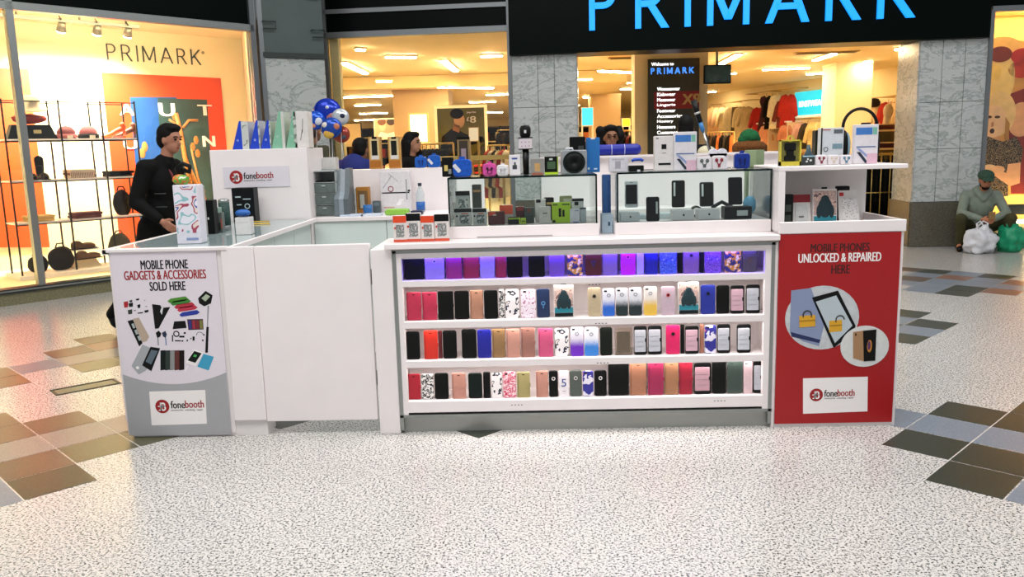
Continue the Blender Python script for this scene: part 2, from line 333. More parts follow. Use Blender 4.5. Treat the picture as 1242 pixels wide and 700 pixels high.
# ================================================================= SHOP FRONT
FM=Frame(-.26,11.86,radians(-4.1)); FA=FM.a
mMarble=marble('marble_grey','#c8cdcb','#97a09e'); mGranite=speckle('granite_dark','#4c4a40','#6e6a5c',90,.3); mGraniteWarm=mGranite
mFascia=mat('#06140f',.3,var=.1,scale=3,spec=.07); mFrame=mat('#83888a',.35,.7,var=.03); mFrameDark=mat('#3b4240',.4,.5)
mUpper=mat('#4b5a57',.45,var=.06,scale=4)
def at(F,u,v,z=0): x,y=F.w(u,v); return (x,y,z)
def slabs(parent,us,zs,v,th,m,gap=.006,name='marble_panel'):
    for a,b in zip(us,us[1:]):
        for c,d in zip(zs,zs[1:]):
            q=MB(); q.rbox(b-a-gap,d-c-gap,th,.004,T((a+b)/2,v,c+gap/2),1,.003); part(parent,name,q,m)
# left marble pillar of the entrance
u1=FM.px(700,150,.1)[0]
p=sthing('wall_entrance_pillar',at(FM,0,0),FA)
m=MB(); m.box(.01,u1-.01,.125,.95,0,2.9); part(p,'core',m,mSteel)
slabs(p,[0,.36,.59,u1],[.75,1.42,2.05,2.757],.10,.03,mMarble)
slabs(p,[0,u1],[0,.75],.09,.04,mGranite,name='granite_panel')
m=MB(); m.box(u1-.012,u1+.012,.14,.95,0,2.9); part(p,'side_panel',m,mMarble)
# right marble pier
ua=FM.px(1112,150,.1)[0]; ub=FM.px(1199,60,.1)[0]
p=sthing('wall_entrance_pier',at(FM,0,0),FA)
m=MB(); m.box(ua+.02,ub,.125,.9,0,2.9); part(p,'core',m,mSteel)
zb=FM.px(1130,245,.1)[1]
w_=(ub-ua)/3
slabs(p,[ua,ua+w_,ua+2*w_,ub],[zb,1.33,1.95,2.757],.10,.03,mMarble)
slabs(p,[ua-.02,ub+.02],[0,zb],.075,.05,mGranite,name='granite_panel')
m=MB(); m.box(ua-.01,ua+.02,.131,.9,zb,2.757); part(p,'side_panel',m,mMarble)
m=MB(); m.box(ua-.03,ua+.0,.126,.92,0,zb); part(p,'granite_side',m,mGranite)
# black fascia over the entrance and its blue lit letters
uF=FM.px(1200,40,0)[0]
m=MB(); m.box(-.02,uF,0,.55,2.757,5.2); m.box(-.02,uF,.55,.75,3.1,5.2)
fas=struct('wall_fascia',m,mFascia,at(FM,0,0),FA)
sg=thing('shop_sign','large blue lit capital letters on the black fascia above the entrance','sign',at(FM,0,0),FA)
uL=FM.px(718,20,0)[0]; uR=FM.px(1104,10,0)[0]; zS=(FM.px(717,36,0)[1]+FM.px(1100,23,0)[1])/2
stroke_word(sg,uL,uR,zS,.62,.078,.05,mat('#1180d8',.4,emit=1.15,var=0),-.001)
# middle shop window, left of the entrance
uw0=FM.px(401,150,.15)[0]; zh=FM.px(510,38,.15)[1]; zh2=FM.px(510,10,.15)[1]
wn=sthing('window_1',at(FM,0,0),FA)
def bar(par,u0,u1,v0,v1,z0,z1,mm,name='frame_bar'):
    q=MB(); q.box(u0,u1,v0,v1,z0,z1); return part(par,name,q,mm)
bar(wn,uw0-.04,uw0+.03,.1,.2,0,4.6,mFrame,'mullion'); bar(wn,-.06,0,.1,.2,0,4.6,mFrame,'mullion')
bar(wn,uw0,-.05,.1,.2,zh-.05,zh+.03,mFrame,'transom'); bar(wn,uw0,-.05,.1,.2,zh2-.03,zh2+.03,mFrame,'transom')
bar(wn,uw0,-.05,.14,.17,zh+.03,zh2-.03,mFascia,'dark_panel'); bar(wn,uw0,-.05,.14,.17,zh2+.03,4.6,mFascia,'dark_panel')
bar(wn,uw0,-.05,.1,.22,0,.16,mGranite,'sill')
bar(wn,uw0+.03,-.06,.15,.16,.16,zh-.05,mGlass,'glass_pane')
bar(wn,uw0+.03,uw0+.16,.22,.34,0,zh,mat('#f6e6b0',.6,var=.02),'inner_jamb')
# angled marble pillar between the two windows
FP=Frame(-3.42,11.02,math.atan2(.42,.66)); PW=.80
p=sthing('wall_corner_pillar',at(FP,0,0),FP.a)
m=MB(); m.box(0,PW,.03,.33,0,5.2); part(p,'core',m,mSteel)
slabs(p,[0,PW],[.75,2.735],0,.03,marble('marble_grey_b','#c0c6c2','#959e9b',1.8)); slabs(p,[0,PW],[0,.75],-.015,.045,mGranite,name='granite_panel')
bar(p,-.02,PW+.02,-.03,.03,2.735,2.80,mFrameDark,'band'); bar(p,0,PW,0,.03,2.80,5.2,mUpper,'upper_panel')
for uu,zz in ((.0,3.18),(PW-.16,3.10),(.06,3.62),(PW-.2,3.6)):
    q=MB(); q.tube([(uu,-.01,zz),(uu,-.05,zz),(uu+.16,-.05,zz),(uu+.16,-.05,zz-.09),(uu,-.05,zz-.09)],.01,6); part(p,'bracket',q,mFrameDark)
bar(p,-.06,-.0,-.02,.06,0,5.2,mFrame,'corner_post')
# ----- left display window, turned about 47 degrees
A0=Vector((-5.62,8.47)); B0=Vector((-3.50,10.86)); FL=Frame(A0.x,A0.y,math.atan2(B0.y-A0.y,B0.x-A0.x)); LL=(B0-A0).length; UL=-4.6; LAng=FL.a
zsill=FL.px(60,344,0)[1]; zhl=FL.px(160,22,0)[1]
wl=sthing('window_2',at(FL,0,0),LAng)
m=MB(); m.box(UL,LL,-.05,.2,0,zsill-.045); part(wl,'plinth',m,speckle('plinth_stone','#6d6a50','#86825f',60,.5))
bar(wl,UL,LL,-.07,.1,zsill-.05,zsill,mFrameDark,'sill_rail'); bar(wl,UL,LL,-.075,-.03,zsill-.03,zsill-.015,mAlu,'sill_trim')
um=FL.px(30,180,0)[0]
bar(wl,um-.035,um+.035,-.04,.06,zsill,4.6,mAlu,'mullion'); bar(wl,LL-.05,LL+.02,-.04,.06,zsill,4.6,mFrame,'mullion'); bar(wl,um-2.8,um-2.73,-.04,.06,zsill,4.6,mFrame,'mullion')
bar(wl,UL,LL,-.04,.06,zhl-.03,zhl+.05,mAlu,'transom'); bar(wl,UL,LL,0,.04,zhl+.05,4.6,mFascia,'dark_panel')
bar(wl,um+.035,LL-.05,.0,.012,zsill,zhl-.03,mGlass,'glass_pane'); bar(wl,UL,um-.035,.0,.012,zsill,zhl-.03,mGlass,'glass_pane')
# bay of the display window
mBay=mat('#f3e8c4',.65,var=.02,scale=3)
VB=1.75; ZC=zhl+.12
m=MB(); m.add([(u,v,z) for z in (zsill-.1,zsill-.01) for u,v in ((UL,.05),(LL,.05),(FL.px(297,100,VB)[0],VB),(UL,VB))],[(3,2,1,0),(4,5,6,7),(0,1,5,4),(1,2,6,5),(2,3,7,6),(3,0,4,7)]); struct('floor_display_bay',m,mBay,at(FL,0,0),LAng)
us=FL.px(297,100,VB)[0]
m=MB(); m.box(UL,us+.1,VB,VB+.08,zsill-.1,ZC+.05); struct('wall_display_back',m,mBay,at(FL,0,0),LAng)
m=MB(); m.add([(u,v,z) for z in (zsill-.1,ZC) for u,v in ((LL-.06,.06),(LL-.0,.06),(us+.06,VB),(us,VB))],[(3,2,1,0),(4,5,6,7),(0,1,5,4),(1,2,6,5),(2,3,7,6),(3,0,4,7)]); struct('wall_display_side',m,mat('#f3d9c2',.65,var=.02),at(FL,0,0),LAng)
m=MB(); m.box(UL-.1,UL,.05,VB,zsill-.1,ZC); struct('wall_display_end',m,mBay,at(FL,0,0),LAng)
m=MB(); m.add([(u,v,z) for z in (ZC,ZC+.06) for u,v in ((UL,.05),(LL,.05),(us+.1,VB+.1),(UL,VB+.1))],[(3,2,1,0),(4,5,6,7),(0,1,5,4),(1,2,6,5),(2,3,7,6),(3,0,4,7)]); struct('ceiling_display_bay',m,mBay,at(FL,0,0),LAng)
# upper walls that close off the front above the windows
m=MB(); m.box(UL,LL,.1,.3,4.55,5.2); struct('wall_upper_left',m,mFascia,at(FL,0,0),LAng)
m=MB(); m.box(uw0-.3,0,.2,.4,4.4,5.2); struct('wall_upper_middle',m,mFascia,at(FM,0,0),FA)
# right shop window
ur0=ub+.02; ur1=ur0+6.5
wr=sthing('window_3',at(FM,0,0),FA)
zr=FM.px(1225,11,.1)[1]; zpt=FM.px(1220,50,.3)[1]; zpb=FM.px(1225,237,.3)[1]
bar(wr,ur0-.02,ur1,.05,.15,zr-.03,zr+.04,mFrame,'transom'); bar(wr,ur0-.02,ur1,.1,.14,zr+.04,5.2,mFascia,'dark_panel')
bar(wr,ur0-.03,ur0+.02,.06,.16,0,zr,mFrame,'mullion'); bar(wr,ur1,ur1+.06,.06,.16,0,zr,mFrame,'mullion')
bar(wr,ur0,ur1,.05,.2,0,.16,mGranite,'plinth'); bar(wr,ur0+.02,ur1,.1,.11,.16,zr-.03,mGlass,'glass_pane')
m=MB(); m.box(ur0,ur1,.15,1.4,.1,.30); struct('floor_window_bay',m,mat('#f3e0aa',.6),at(FM,0,0),FA)
m=MB(); m.box(ur0,ur1,1.4,1.46,.1,3.4); struct('wall_window_back',m,mat('#f0d890',.7),at(FM,0,0),FA)
m=MB(); m.box(ur0-.05,ur0-.0,.15,1.4,.1,3.4); struct('wall_window_side',m,mat('#f0d890',.7),at(FM,0,0),FA)
m=MB(); m.box(ur1,ur1+.06,.15,1.46,.1,3.4); struct('wall_window_end',m,mat('#f0d890',.7),at(FM,0,0),FA)
m=MB(); m.box(ur0-.05,ur1+.06,.15,1.46,3.35,3.42); struct('ceiling_window_bay',m,mat('#f0d890',.7),at(FM,0,0),FA)
m=MB(); m.box(ur0+.1,ur1-.3,.17,.25,3.29,3.34)
t=solo('added_top_strip','long warm fill strip added at the top of the right poster window','light',m,mat('#ffe2a8',.5,emit=45,var=0),at(FM,0,0),FA)  # added glowing strip that brightens the poster from above, not a known fixture
m=MB(); m.box(ur0+.1,ur1-.3,.17,.24,.30,.34)
solo('added_foot_strip','long warm fill strip added at the foot of the right poster window','light',m,mat('#ffe2a8',.5,emit=40,var=0),at(FM,0,0),FA)  # second added strip, lifts the dim lower part of the poster
bar(wr,ur0+.35,ur0+.75,.145,.155,.42,.56,mFrameDark,'vent')
# ================================================================= SHOP INTERIOR
ZI=3.2
mCeil=mat('#f3dfae',.75,var=.03,scale=1.5); mWallI=mat('#f2ddaa',.75,var=.03,scale=2)
FR=Frame(6.9,29,math.atan2(-9,2.4))
m=MB(); m.add([(-14,11.95,0),(11.6,12.3,0),(6.3,31.2,0),(6.3,43,0),(-14,43,0)]+[(-14,11.95,-.08),(11.6,12.3,-.08),(6.3,31.2,-.08),(6.3,43,-.08),(-14,43,-.08)],[(0,1,2,3,4),(9,8,7,6,5),(0,5,6,1),(1,6,7,2),(2,7,8,3),(3,8,9,4),(4,9,5,0)])
struct('floor_shop',m,mat('#d9c6a2',.35,var=.05,scale=2),(0,0,.002))
m=MB(); m.add([(x,y,z) for z in (ZI,ZI+.12) for x,y in ((-14,12.95),(6.5,12.4),(11.6,13.0),(6.3,31.2),(6.3,43),(-14,43))],[(0,1,2,3,4,5),(11,10,9,8,7,6)]+[(i,i+6,(i+1)%6+6,(i+1)%6) for i in range(6)])
struct('ceiling',m,mCeil)
m=MB(); m.box(-14,2.2,19.6,43,2.92,3.19); struct('ceiling_lower',m,mat('#e8cf98',.75,var=.03,scale=1.5))
m=MB(); m.box(-14,7,43,43.2,0,3.3); struct('wall_back',m,mWallI)
m=MB(); m.box(-14.2,-14,12,43,0,3.3); struct('wall_left',m,mWallI)
m=MB(); m.box(-2.6,18.2,0,.2,0,3.3); struct('wall_right',m,mWallI,at(FR,0,0),FR.a)
m=MB(); m.box(6.3,6.5,31.2,43,0,3.3); struct('wall_right_far',m,mWallI)
m=MB(); m.box(-14,-3.3,12.7,12.85,0,3.3); struct('wall_shop_front',m,mWallI)
# columns
def column(name,px0,px1,Y,d,h,mm):
    x0=PX(px0,150,Y)[0]; x1=PX(px1,150,Y)[0]; q=MB(); q.rbox(x1-x0,h,d,.02,T((x0+x1)/2,0,0),2)
    q=MB(); pts=[(x0,0),(x1,0),(x1,d),(x0,d)]; b_=.03
    q.box(x0,x1,0,d,.12,h-.05); q.box(x0-.02,x1+.02,-.02,d+.02,0,.12); q.box(x0-.015,x1+.015,-.015,d+.015,h-.05,h)
    return struct(name,q,mm,(0,Y,0))
column('column',478,545,20.2,1.2,2.92,mat('#a4845a',.7,var=.03)); column('column',717,753,24,1.1,2.92,mat('#c8a878',.7,var=.03))
column('column',770,858,14.7,.5,ZI,mat('#f0dcae',.7,var=.03)); column('column',1012,1056,19.5,.9,ZI,mat('#f3deb0',.7,var=.03))
# ceiling vents
for a,b,c in ((738,812,70),(964,1040,64)):
    x0,y0=PZ(a,c,ZI); x1,y1=PZ(b,c-2,ZI); t=thing('ceiling_vent','long dark slot vent in the shop ceiling '+('left of the directory board' if a<800 else 'behind the right end of the big sign'),'vent',((x0+x1)/2,(y0+y1)/2,ZI))
    q=MB(); l=(x1-x0)/2; q.box(-l,l,-.11,.11,-.02,0); part(t,'frame',q,mat('#b08f5a',.6))
    for k in range(3): q=MB(); q.box(-l+.04,l-.04,-.08+k*.06,-.05+k*.06,-.03,-.01); part(t,'slat',q,mat('#3a2c1a',.6))
# fluorescent fixtures: two ends on the ceiling plane each
mTube=mat('#ffe9bc',.4,emit=105,var=0); mSpot=mat('#ffeecb',.4,emit=130,var=0)
fx=[(416.6,76,443.7,89),(467,69,505,69.5),(537.8,73.5,553,86),(582,68,610,67.5),(456,98.5,476,98.3),(541.6,105.6,598,106.5),(520,112.5,548,112),(589,115,621,114),(568.7,124,602,123),(407.6,118,477,116),
 (430,128,462,127),(436,138,470,137),(430,146,456,145),(560,137,610,136),(590,146,620,145),(430,60,444,60),
 (726.4,85.6,773,88),(700,96,718,96),(875,77,896,66),(752.7,108,773,108),(849,112,869,111),(924,84.5,983,82),(988,73,1012,65),(977.6,90,1012.8,87.5),(1084,60,1098,59),(707,118,730,117),(862,124,890,122)]
nf=0; mid_=sorted([f for f in fx if f[0]<640]); ent_=sorted([f for f in fx if f[0]>=640])
for i,(a,b,c,d) in enumerate(fx):
    x0,y0=PZ(a,b,ZI-.03); x1,y1=PZ(c,d,ZI-.03); zc=ZI
    if (y0+y1)/2>19.4 and (x0+x1)/2<2.4: x0,y0=PZ(a,b,2.89); x1,y1=PZ(c,d,2.89); zc=2.92
    if min(y0,y1)<12.4 or max(y0,y1)>42.5: continue
    l=sqrt((x1-x0)**2+(y1-y0)**2); l=min(l,2.6); an=math.atan2(y1-y0,x1-x0); cx0,cy0=(x0+x1)/2,(y0+y1)/2; nf+=1
    t=thing('ceiling_light','%s warm strip light from the left on the shop ceiling seen through the %s'%((ORD[mid_.index((a,b,c,d))],'middle window') if a<640 else (ORD[ent_.index((a,b,c,d))],'entrance')),'light',(cx0,cy0,zc),an,'strip lights on the shop ceiling')
    q=MB(); q.box(-l/2,l/2,-.075,.075,-.03,0); part(t,'housing',q,mat('#e8d3a0',.6)); q=MB(); q.rbox(l-.04,.05,.028,.012,T(0,.025,-.03,pi/2,0,0),2); q.box(-l/2+.02,l/2-.02,-.055,.055,-.05,-.03); part(t,'diffuser',q,mTube)
for a,b,w_ in ((889,89,'right of the television'),(764,100.5,'left of the directory column'),(1053.5,74.6,'above the right shop column'),(535,106,'above the price poster'),(700,128,'beside the marble entrance pillar')):
    zc=ZI; x,y=PZ(a,b,ZI-.02)
    if y>19.4 and x<2.4: zc=2.92; x,y=PZ(a,b,2.9)
    t=thing('spotlight','small round recessed spotlight on the shop ceiling '+w_,'light',(x,y,zc),0,'round spots on the shop ceiling')
    q=MB(); q.cyl((0,0,0),(0,0,-.02),.11,.10,16); part(t,'rim',q,mat('#e8d3a0',.6)); q=MB(); q.cyl((0,0,-.02),(0,0,-.03),.085,.08,16); part(t,'lamp',q,mSpot)
# ================================================================= THE KIOSK
KY=4.27
mKGrey=mat('#a9aba6',.35,.35,var=.03,scale=5); mPaleGlass=mat('#d5e2de',.15,var=.01); mTopGlass=mat('#9fb0b0',.06,var=.02,spec=.7)
def box_part(par,name,x0,x1,y0,y1,z0,z1,mm,bev=0,label=None):
    q=MB()
    if bev: q.rbox(x1-x0,z1-z0,y1-y0,bev*1.2,T((x0+x1)/2,y0,z0),2,bev)
    else: q.box(x0,x1,y0,y1,z0,z1)
    return part(par,name,q,mm,label=label)
# ---- left counter (long glass-topped side counter with the banner on its front)
t=thing('side_counter','white glass-topped side counter at the left end of the kiosk behind the banner','counter',(0,0,0))
box_part(t,'body',-2.24,-1.64,KY+.03,6.04,.09,1.0,mWhite); box_part(t,'front_panel',-2.225,-1.635,KY+.012,KY+.03,.02,1.02,mWhite2)
box_part(t,'end_panel',-1.632,-1.462,KY,KY+.03,.09,1.03,mWhite,.003)
box_part(t,'plinth',-2.2,-1.463,KY+.02,KY+.16,0,.088,mWhite2); box_part(t,'side_plinth',-2.2,-1.66,KY+.16,6.0,0,.088,mWhite2)
q=MB(); q.prism([(-2.27,0),(-1.60,0),(-1.60,.022),(-2.27,.022)],0,1.74); part(t,'glass_top',q,mTopGlass,(0,KY+.03,1.005))
box_part(t,'front_trim',-2.235,-1.60,KY-.006,KY+.03,1.015,1.034,mWhite,.003)
for k in range(4): box_part(t,'side_glass',-1.64,-1.632,KY+.06+k*.43,KY+.06+k*.43+.42,.45,1.0,mPaleGlass)
q=MB(); q.box(-1.605,-1.58,KY+.03,6.04,1.005,1.03); part(t,'inner_edge',q,mWhite)
q=MB(); q.box(-2.275,-2.24,KY+.03,6.04,1.0,1.028); part(t,'outer_edge',q,mWhite)
# ---- gate
zg=PX(390,511,KY)[1]
t=thing('counter_gate','plain white swing gate panel between the banner counter and the lit cabinet','gate',(-1.16,KY,0))
q=MB(); q.rbox(.602,1.028-zg,.03,.003,T(0,.012,zg),1,.002); part(t,'panel',q,mWhite)
q=MB(); q.box(-.30,.30,.042,.07,1.0,1.026); part(t,'top_rail',q,mWhite2)
for zz in (.3,.85): q=MB(); q.cyl((.297,.05,zz-.04),(.297,.05,zz+.04),.008); part(t,'hinge',q,mSteel)
# ---- lit display cabinet
CX0,CX1=-.735,1.238
shelfz=[(.83,.797),(.612,.575),(.40,.362),(.178,.115)]
t=cabinet=thing('display_cabinet','long white lit display cabinet with four shelves of phone cases','cabinet',(0,0,0))
box_part(t,'end_panel',-.848,-.737,KY,KY+.55,0,.999,mWhite,.003)
box_part(t,'end_panel',CX1-.004,CX1+.012,KY,KY+.55,0,.989,mWhite)
box_part(t,'kick_board',CX0+.005,CX1-.006,KY+.03,KY+.05,0,.10,mKGrey,label='brushed grey kick board')
for a,b,c,d in ((CX0,CX0+.018,.02,.989),(CX1-.022,CX1-.004,.02,.989),(CX0,CX1,.975,.989),(CX0,CX1,.09,.104)): box_part(t,'edge_trim',a,b,KY-.004,KY+.04,c,d,mAlu)
box_part(t,'stile',CX0+.018,CX0+.045,KY-.001,KY+.035,.104,.975,mWhite); box_part(t,'stile',CX1-.052,CX1-.022,KY-.001,KY+.035,.104,.975,mWhite)
box_part(t,'top_rail',CX0+.045,CX1-.052,KY-.001,KY+.018,.955,.975,mWhite); box_part(t,'top_rail',CX0+.045,CX1-.052,KY+.006,KY+.018,.945,.955,mWhite2)
box_part(t,'back_panel',CX0+.02,CX1-.02,KY+.215,KY+.23,.104,.975,mWhite); box_part(t,'side_lining',CX0+.02,CX0+.028,KY+.03,KY+.215,.104,.975,mWhite); box_part(t,'side_lining',CX1-.03,CX1-.022,KY+.03,KY+.215,.104,.975,mWhite)
box_part(t,'top_board',CX0,CX1,KY+.035,KY+.55,.975,.989,mWhite); box_part(t,'rear_panel',CX0,CX1,KY+.53,KY+.55,0,.98,mWhite)
for a,b in shelfz:
    sh_=box_part(t,'shelf',CX0+.028,CX1-.03,KY+.012,KY+.215,a-.022,a,mWhite); box_part(sh_,'shelf_lip',CX0+.03,CX1-.033,KY+.0,KY+.012,b,a,mWhite,.002)
for k,(px,py) in enumerate(((714,345),(722,392),(724,440),(620,491),(866,486))):
    x,z=PX(px,py,KY-.001); lettering(t,['FROM £10','ANY 2','PHONES','CASES','LEATHER'][0] if False else '- - - -',x,KY-.0005,z-.004,.06,.004,mBlackInk,'shelf_mark',.0004)
# LED strips of the cabinet: violet-blue above the top shelf, white above the others
for k,z in enumerate((.973,.806,.588,.376)):
    c=((.22,.12,1) if k==0 else (1,.93,.9)); m_=mat('#4a3cff' if k==0 else '#fff2ea',.4,emit=(4 if k==0 else 3),var=0)
    box_part(t,'led_strip',CX0+.06,CX1-.07,KY+.0185,KY+.026,z-.005,z,m_)
    l=area('shelf_led',(.25,KY+.0225,z-.007),1.8,.007,(2.3 if k==0 else 1.5),c,(radians(-14),0,0)); l.parent=t
# ---- continuous worktop of the front counter
t=thing('front_worktop','white front worktop with a stepped lip over the lit cabinet','worktop',(0,0,0))
box_part(t,'slab',-.77,1.25,KY-.035,KY+.62,1.0,1.03,mWhite,.004); box_part(t,'lip',-.733,1.245,KY-.012,KY+.02,.99,1.0,mat('#8d8a82',.5))
box_part(t,'case_plinth',-.452,.345,KY+.125,KY+.60,1.03,1.095,mWhite,.003); box_part(t,'case_plinth',.43,1.246,KY+.125,KY+.60,1.03,1.095,mWhite,.003)
box_part(t,'seam_strip',-.30,.10,KY+.122,KY+.126,1.037,1.040,mAlu)
# ---- glass cases
def glass_case(label,x0,x1,y0,y1,z0,z1):
    t=thing('glass_case',label,'glass case',((x0+x1)/2,y0,z0)); w=(x1-x0)/2; d=y1-y0; h=z1-z0; g=.006
    for n,b in (('front_pane',(-w,w,0,g,0,h-g)),('rear_pane',(-w+g,w-g,d-g,d,0,h-g)),('side_pane',(-w,-w+g,g,d,0,h-g)),('side_pane',(w-g,w,g,d,0,h-g)),('top_pane',(-w,w,0,d,h-g,h))):
        q=MB(); q.box(*b); part(t,n,q,mCaseGlass)
    e=.0045
    for n,b in (('edge',(-w-.001,w+.001,-.002,.004,h-.008,h+.001)),('edge',(-w-.003,-w+.005,-.003,.004,0,h)),('edge',(w-.005,w+.003,-.003,.004,0,h)),('edge',(-w,w,d-.003,d+.002,h-.006,h+.001)),('edge',(-w-.001,-w+.003,0,d,h-.006,h+.001)),('edge',(w-.003,w+.001,0,d,h-.006,h+.001))):
        q=MB(); q.box(*b); part(t,n,q,mGlassEdge)
    return t
ZCB,ZCT=1.096,1.352
glass_case('left glass case on the worktop holding boxed accessories',-.444,.334,KY+.13,KY+.58,ZCB,ZCT)
glass_case('right glass case on the worktop holding used phones',.443,1.243,KY+.13,KY+.58,ZCB,ZCT+.004)
# ---- right cabinet with the red poster
t=thing('end_cabinet','white end cabinet at the right of the kiosk behind the red poster','cabinet',(0,0,0))
box_part(t,'body',1.256,1.878,KY+.012,KY+.62,0,1.035,mWhite,.002); box_part(t,'front_frame',1.252,1.882,KY,KY+.012,.0,1.04,mWhite)
box_part(t,'tray_lip',1.25,1.888,KY-.012,KY+.01,1.03,1.09,mWhite,.003); box_part(t,'tray_side',1.87,1.886,KY+.01,KY+.50,1.035,1.088,mWhite); box_part(t,'tray_floor',1.256,1.878,KY+.012,KY+.62,1.035,1.04,mWhite2)
box_part(t,'tray_back',1.256,1.878,KY+.50,KY+.515,1.035,1.345,mWhite2)
box_part(t,'upright',1.252,1.285,KY+.03,KY+.50,1.04,1.345,mWhite)
box_part(t,'top_shelf',1.25,1.90,KY+.03,KY+.52,1.345,1.368,mWhite,.003)
# ---- sign panel at the back left
t=thing('sign_panel','tall white panel with the round red logo sign at the back left of the kiosk','panel',(0,0,0))
box_part(t,'panel',-2.33,-1.622,6.05,6.52,0,1.54,mWhite,.003)
# ---- back counter
t=thing('back_counter','white back counter with drawers and a low back board behind the gate','counter',(0,0,0))
box_part(t,'worktop',-1.618,-.35,6.09,6.6,1.0,1.03,mWhite,.003); box_part(t,'front_panel',-1.618,-1.085,6.11,6.13,.09,1.0,mPaleGlass); box_part(t,'front_panel',-1.08,-.36,6.11,6.13,.09,1.0,mPaleGlass)
box_part(t,'carcass',-1.61,-.36,6.13,6.58,0,1.0,mWhite2); box_part(t,'back_board',-1.618,-.63,6.6,6.76,0,1.362,mWhite); box_part(t,'back_board',-.63,-.38,6.6,6.62,0,1.27,mWhite)
t=thing('rear_counter','white rear counter with a raised back board behind the right glass case','counter',(0,0,0))
box_part(t,'body',.16,1.95,6.15,6.55,0,1.03,mWhite2); box_part(t,'back_board',.07,1.96,6.55,6.6,0,1.405,mWhite); box_part(t,'top_cap',.06,1.97,6.50,6.62,1.405,1.42,mWhite)
# ================================================================= PRINTED BOARDS
class Board:
    def __init__(s,name,label,cat,px0,px1,py0,py1,Y,base,th=.006):
        x0,_=PX(px0,(py0+py1)/2,Y); x1,_=PX(px1,(py0+py1)/2,Y); _,z1=PX((px0+px1)/2,py0,Y); _,z0=PX((px0+px1)/2,py1,Y)
        s.Y=Y; s.ox=(x0+x1)/2; s.oz=z0; s.w=x1-x0; s.h=z1-z0; s.k=0
        s.t=thing(name,label,cat,(s.ox,Y+th,z0)); q=MB(); q.box(-s.w/2,s.w/2,-th,0,0,s.h); s.th=th; part(s.t,'board',q,base)
    def loc(s,px,py): x,z=PX(px,py,s.Y); return (x-s.ox,z-s.oz)
    def poly(s,name,pts,m,lay=1,parent=None,label=None):
        q=MB(); q.prism([s.loc(*p) for p in pts],-s.th-.0007*lay,-s.th+.0002,mi=0); return part(s.t,name,q,m,label=label)
    def disc(s,name,px,py,r,m,lay=1,n=28,ry=None):
        k=s.Y/FPX; x,z=s.loc(px,py); q=MB(); q.disc(x,z,r*k,-s.th-.0007*lay,-s.th+.0002,n,(ry or r)*k); return part(s.t,name,q,m)
    def text(s,txt,px0,px1,pyt,pyb,m,lay=1,bold=0,name='lettering'):
        x0,z0=s.loc(px0,pyb); x1,_=s.loc(px1,pyb); _,z1=s.loc(px0,pyt); return lettering(s.t,txt,x0,-s.th-.0004*lay,z0,x1-x0,z1-z0,m,name,.0006,0,bold)
    def logo(s,cx,cy,sc,lay=1):
        """round red emblem with a white looped letter, two-colour name and a strap line; sc = pixels of the emblem radius"""
        s.disc('emblem',cx,cy,sc,mRedInk,lay+1)
        k=s.Y/FPX; x,z=s.loc(cx,cy); r=sc*k; q=MB(); y0=-s.th-.0007*(lay+2.2); y1=-s.th
        q.ring(x+r*.12,z+r*.24,r*.14,r*.34,y0,y1,14); q.ring(x+r*.12,z-r*.26,r*.18,r*.40,y0,y1,14); q.box(x-r*.30,x-r*.10,y0,y1,z-r*.62,z+r*.56); q.box(x-r*.62,x-r*.1,y0,y1,z-r*.06,z+r*.08); q.box(x-r*.55,x-r*.1,y0,y1,z-r*.62,z-r*.48)
        part(s.t,'emblem_letter',q,mWhiteInk)
        s.text('fone',cx+sc*1.15,cx+sc*3.05,cy-sc*.72,cy+sc*.28,mBlackInk,lay+1,.012); s.text('booth',cx+sc*3.1,cx+sc*5.6,cy-sc*.80,cy+sc*.2,mRedInk,lay+1,.012)
        s.text('accessories . unlocking . repair',cx+sc*1.2,cx+sc*5.5,cy+sc*.40,cy+sc*.66,mBlackInk,lay+1)
# left banner
mBan=mat('#e4dde4',.45,var=.01)
B=Board('advert_banner','white advert banner of gadgets and accessories on the left counter front','banner',145,271.4,304.6,528,KY+.004,mBan)
k7=lambda pts:[(130+x/5.6,335+y/5.6) for x,y in pts]
gw=B.w/2; zl=B.loc(140,454)[1]; zr_=B.loc(276,452)[1]; zc=B.loc(212,466)[1]
q=MB(); top=[(-gw+B.w*i/14, zc+((zl+zr_)/2-zc)*((i-7)/7.)**2) for i in range(15)]; q.prism([(-gw,0),(gw,0)]+top[::-1],-B.th-.0006,-B.th+.0002); part(B.t,'grey_footer',q,mat('#a8a9ac',.5,var=.01))
B.text('MOBILE PHONE',171,228,316,327,mBlackInk,1,.013); B.text('GADGETS & ACCESSORIES',151,250,329,340,mRedInk,1,.013); B.text('SOLD HERE',182,225,342,353,mBlackInk,1,.013)
B.poly('logo_plate',[(181,475),(249,473),(251,514),(184,516)],mWhiteInk,1); B.logo(197,493,9,1)
pk=mat('#1a1c1a',.5,var=0); pg=mat('#8e9297',.5,var=0)
def pp(name,pts,m,lay=1): B.poly(name,k7(pts)[::-1],m,lay)
pp('pictured_case',[(305,190),(360,197),(372,215),(428,210),(350,355),(325,358)],pk); pp('pictured_case',[(372,205),(385,200),(372,262),(360,240)],mat('#d8dadd',.5,var=0),2)
for a,c in (((410,165),'#4a8a2a'),((430,182),'#3a7f30'),((455,205),'#b52a3a'),((475,225),'#c03048'),((490,258),'#24369a')):
    x,y=a; pp('pictured_pen',[(x,y+5),(x+20,y-12),(x+120,y-28),(x+140,y-12),(x+120,y+2),(x+15,y+18)],mat(c,.5,var=0))
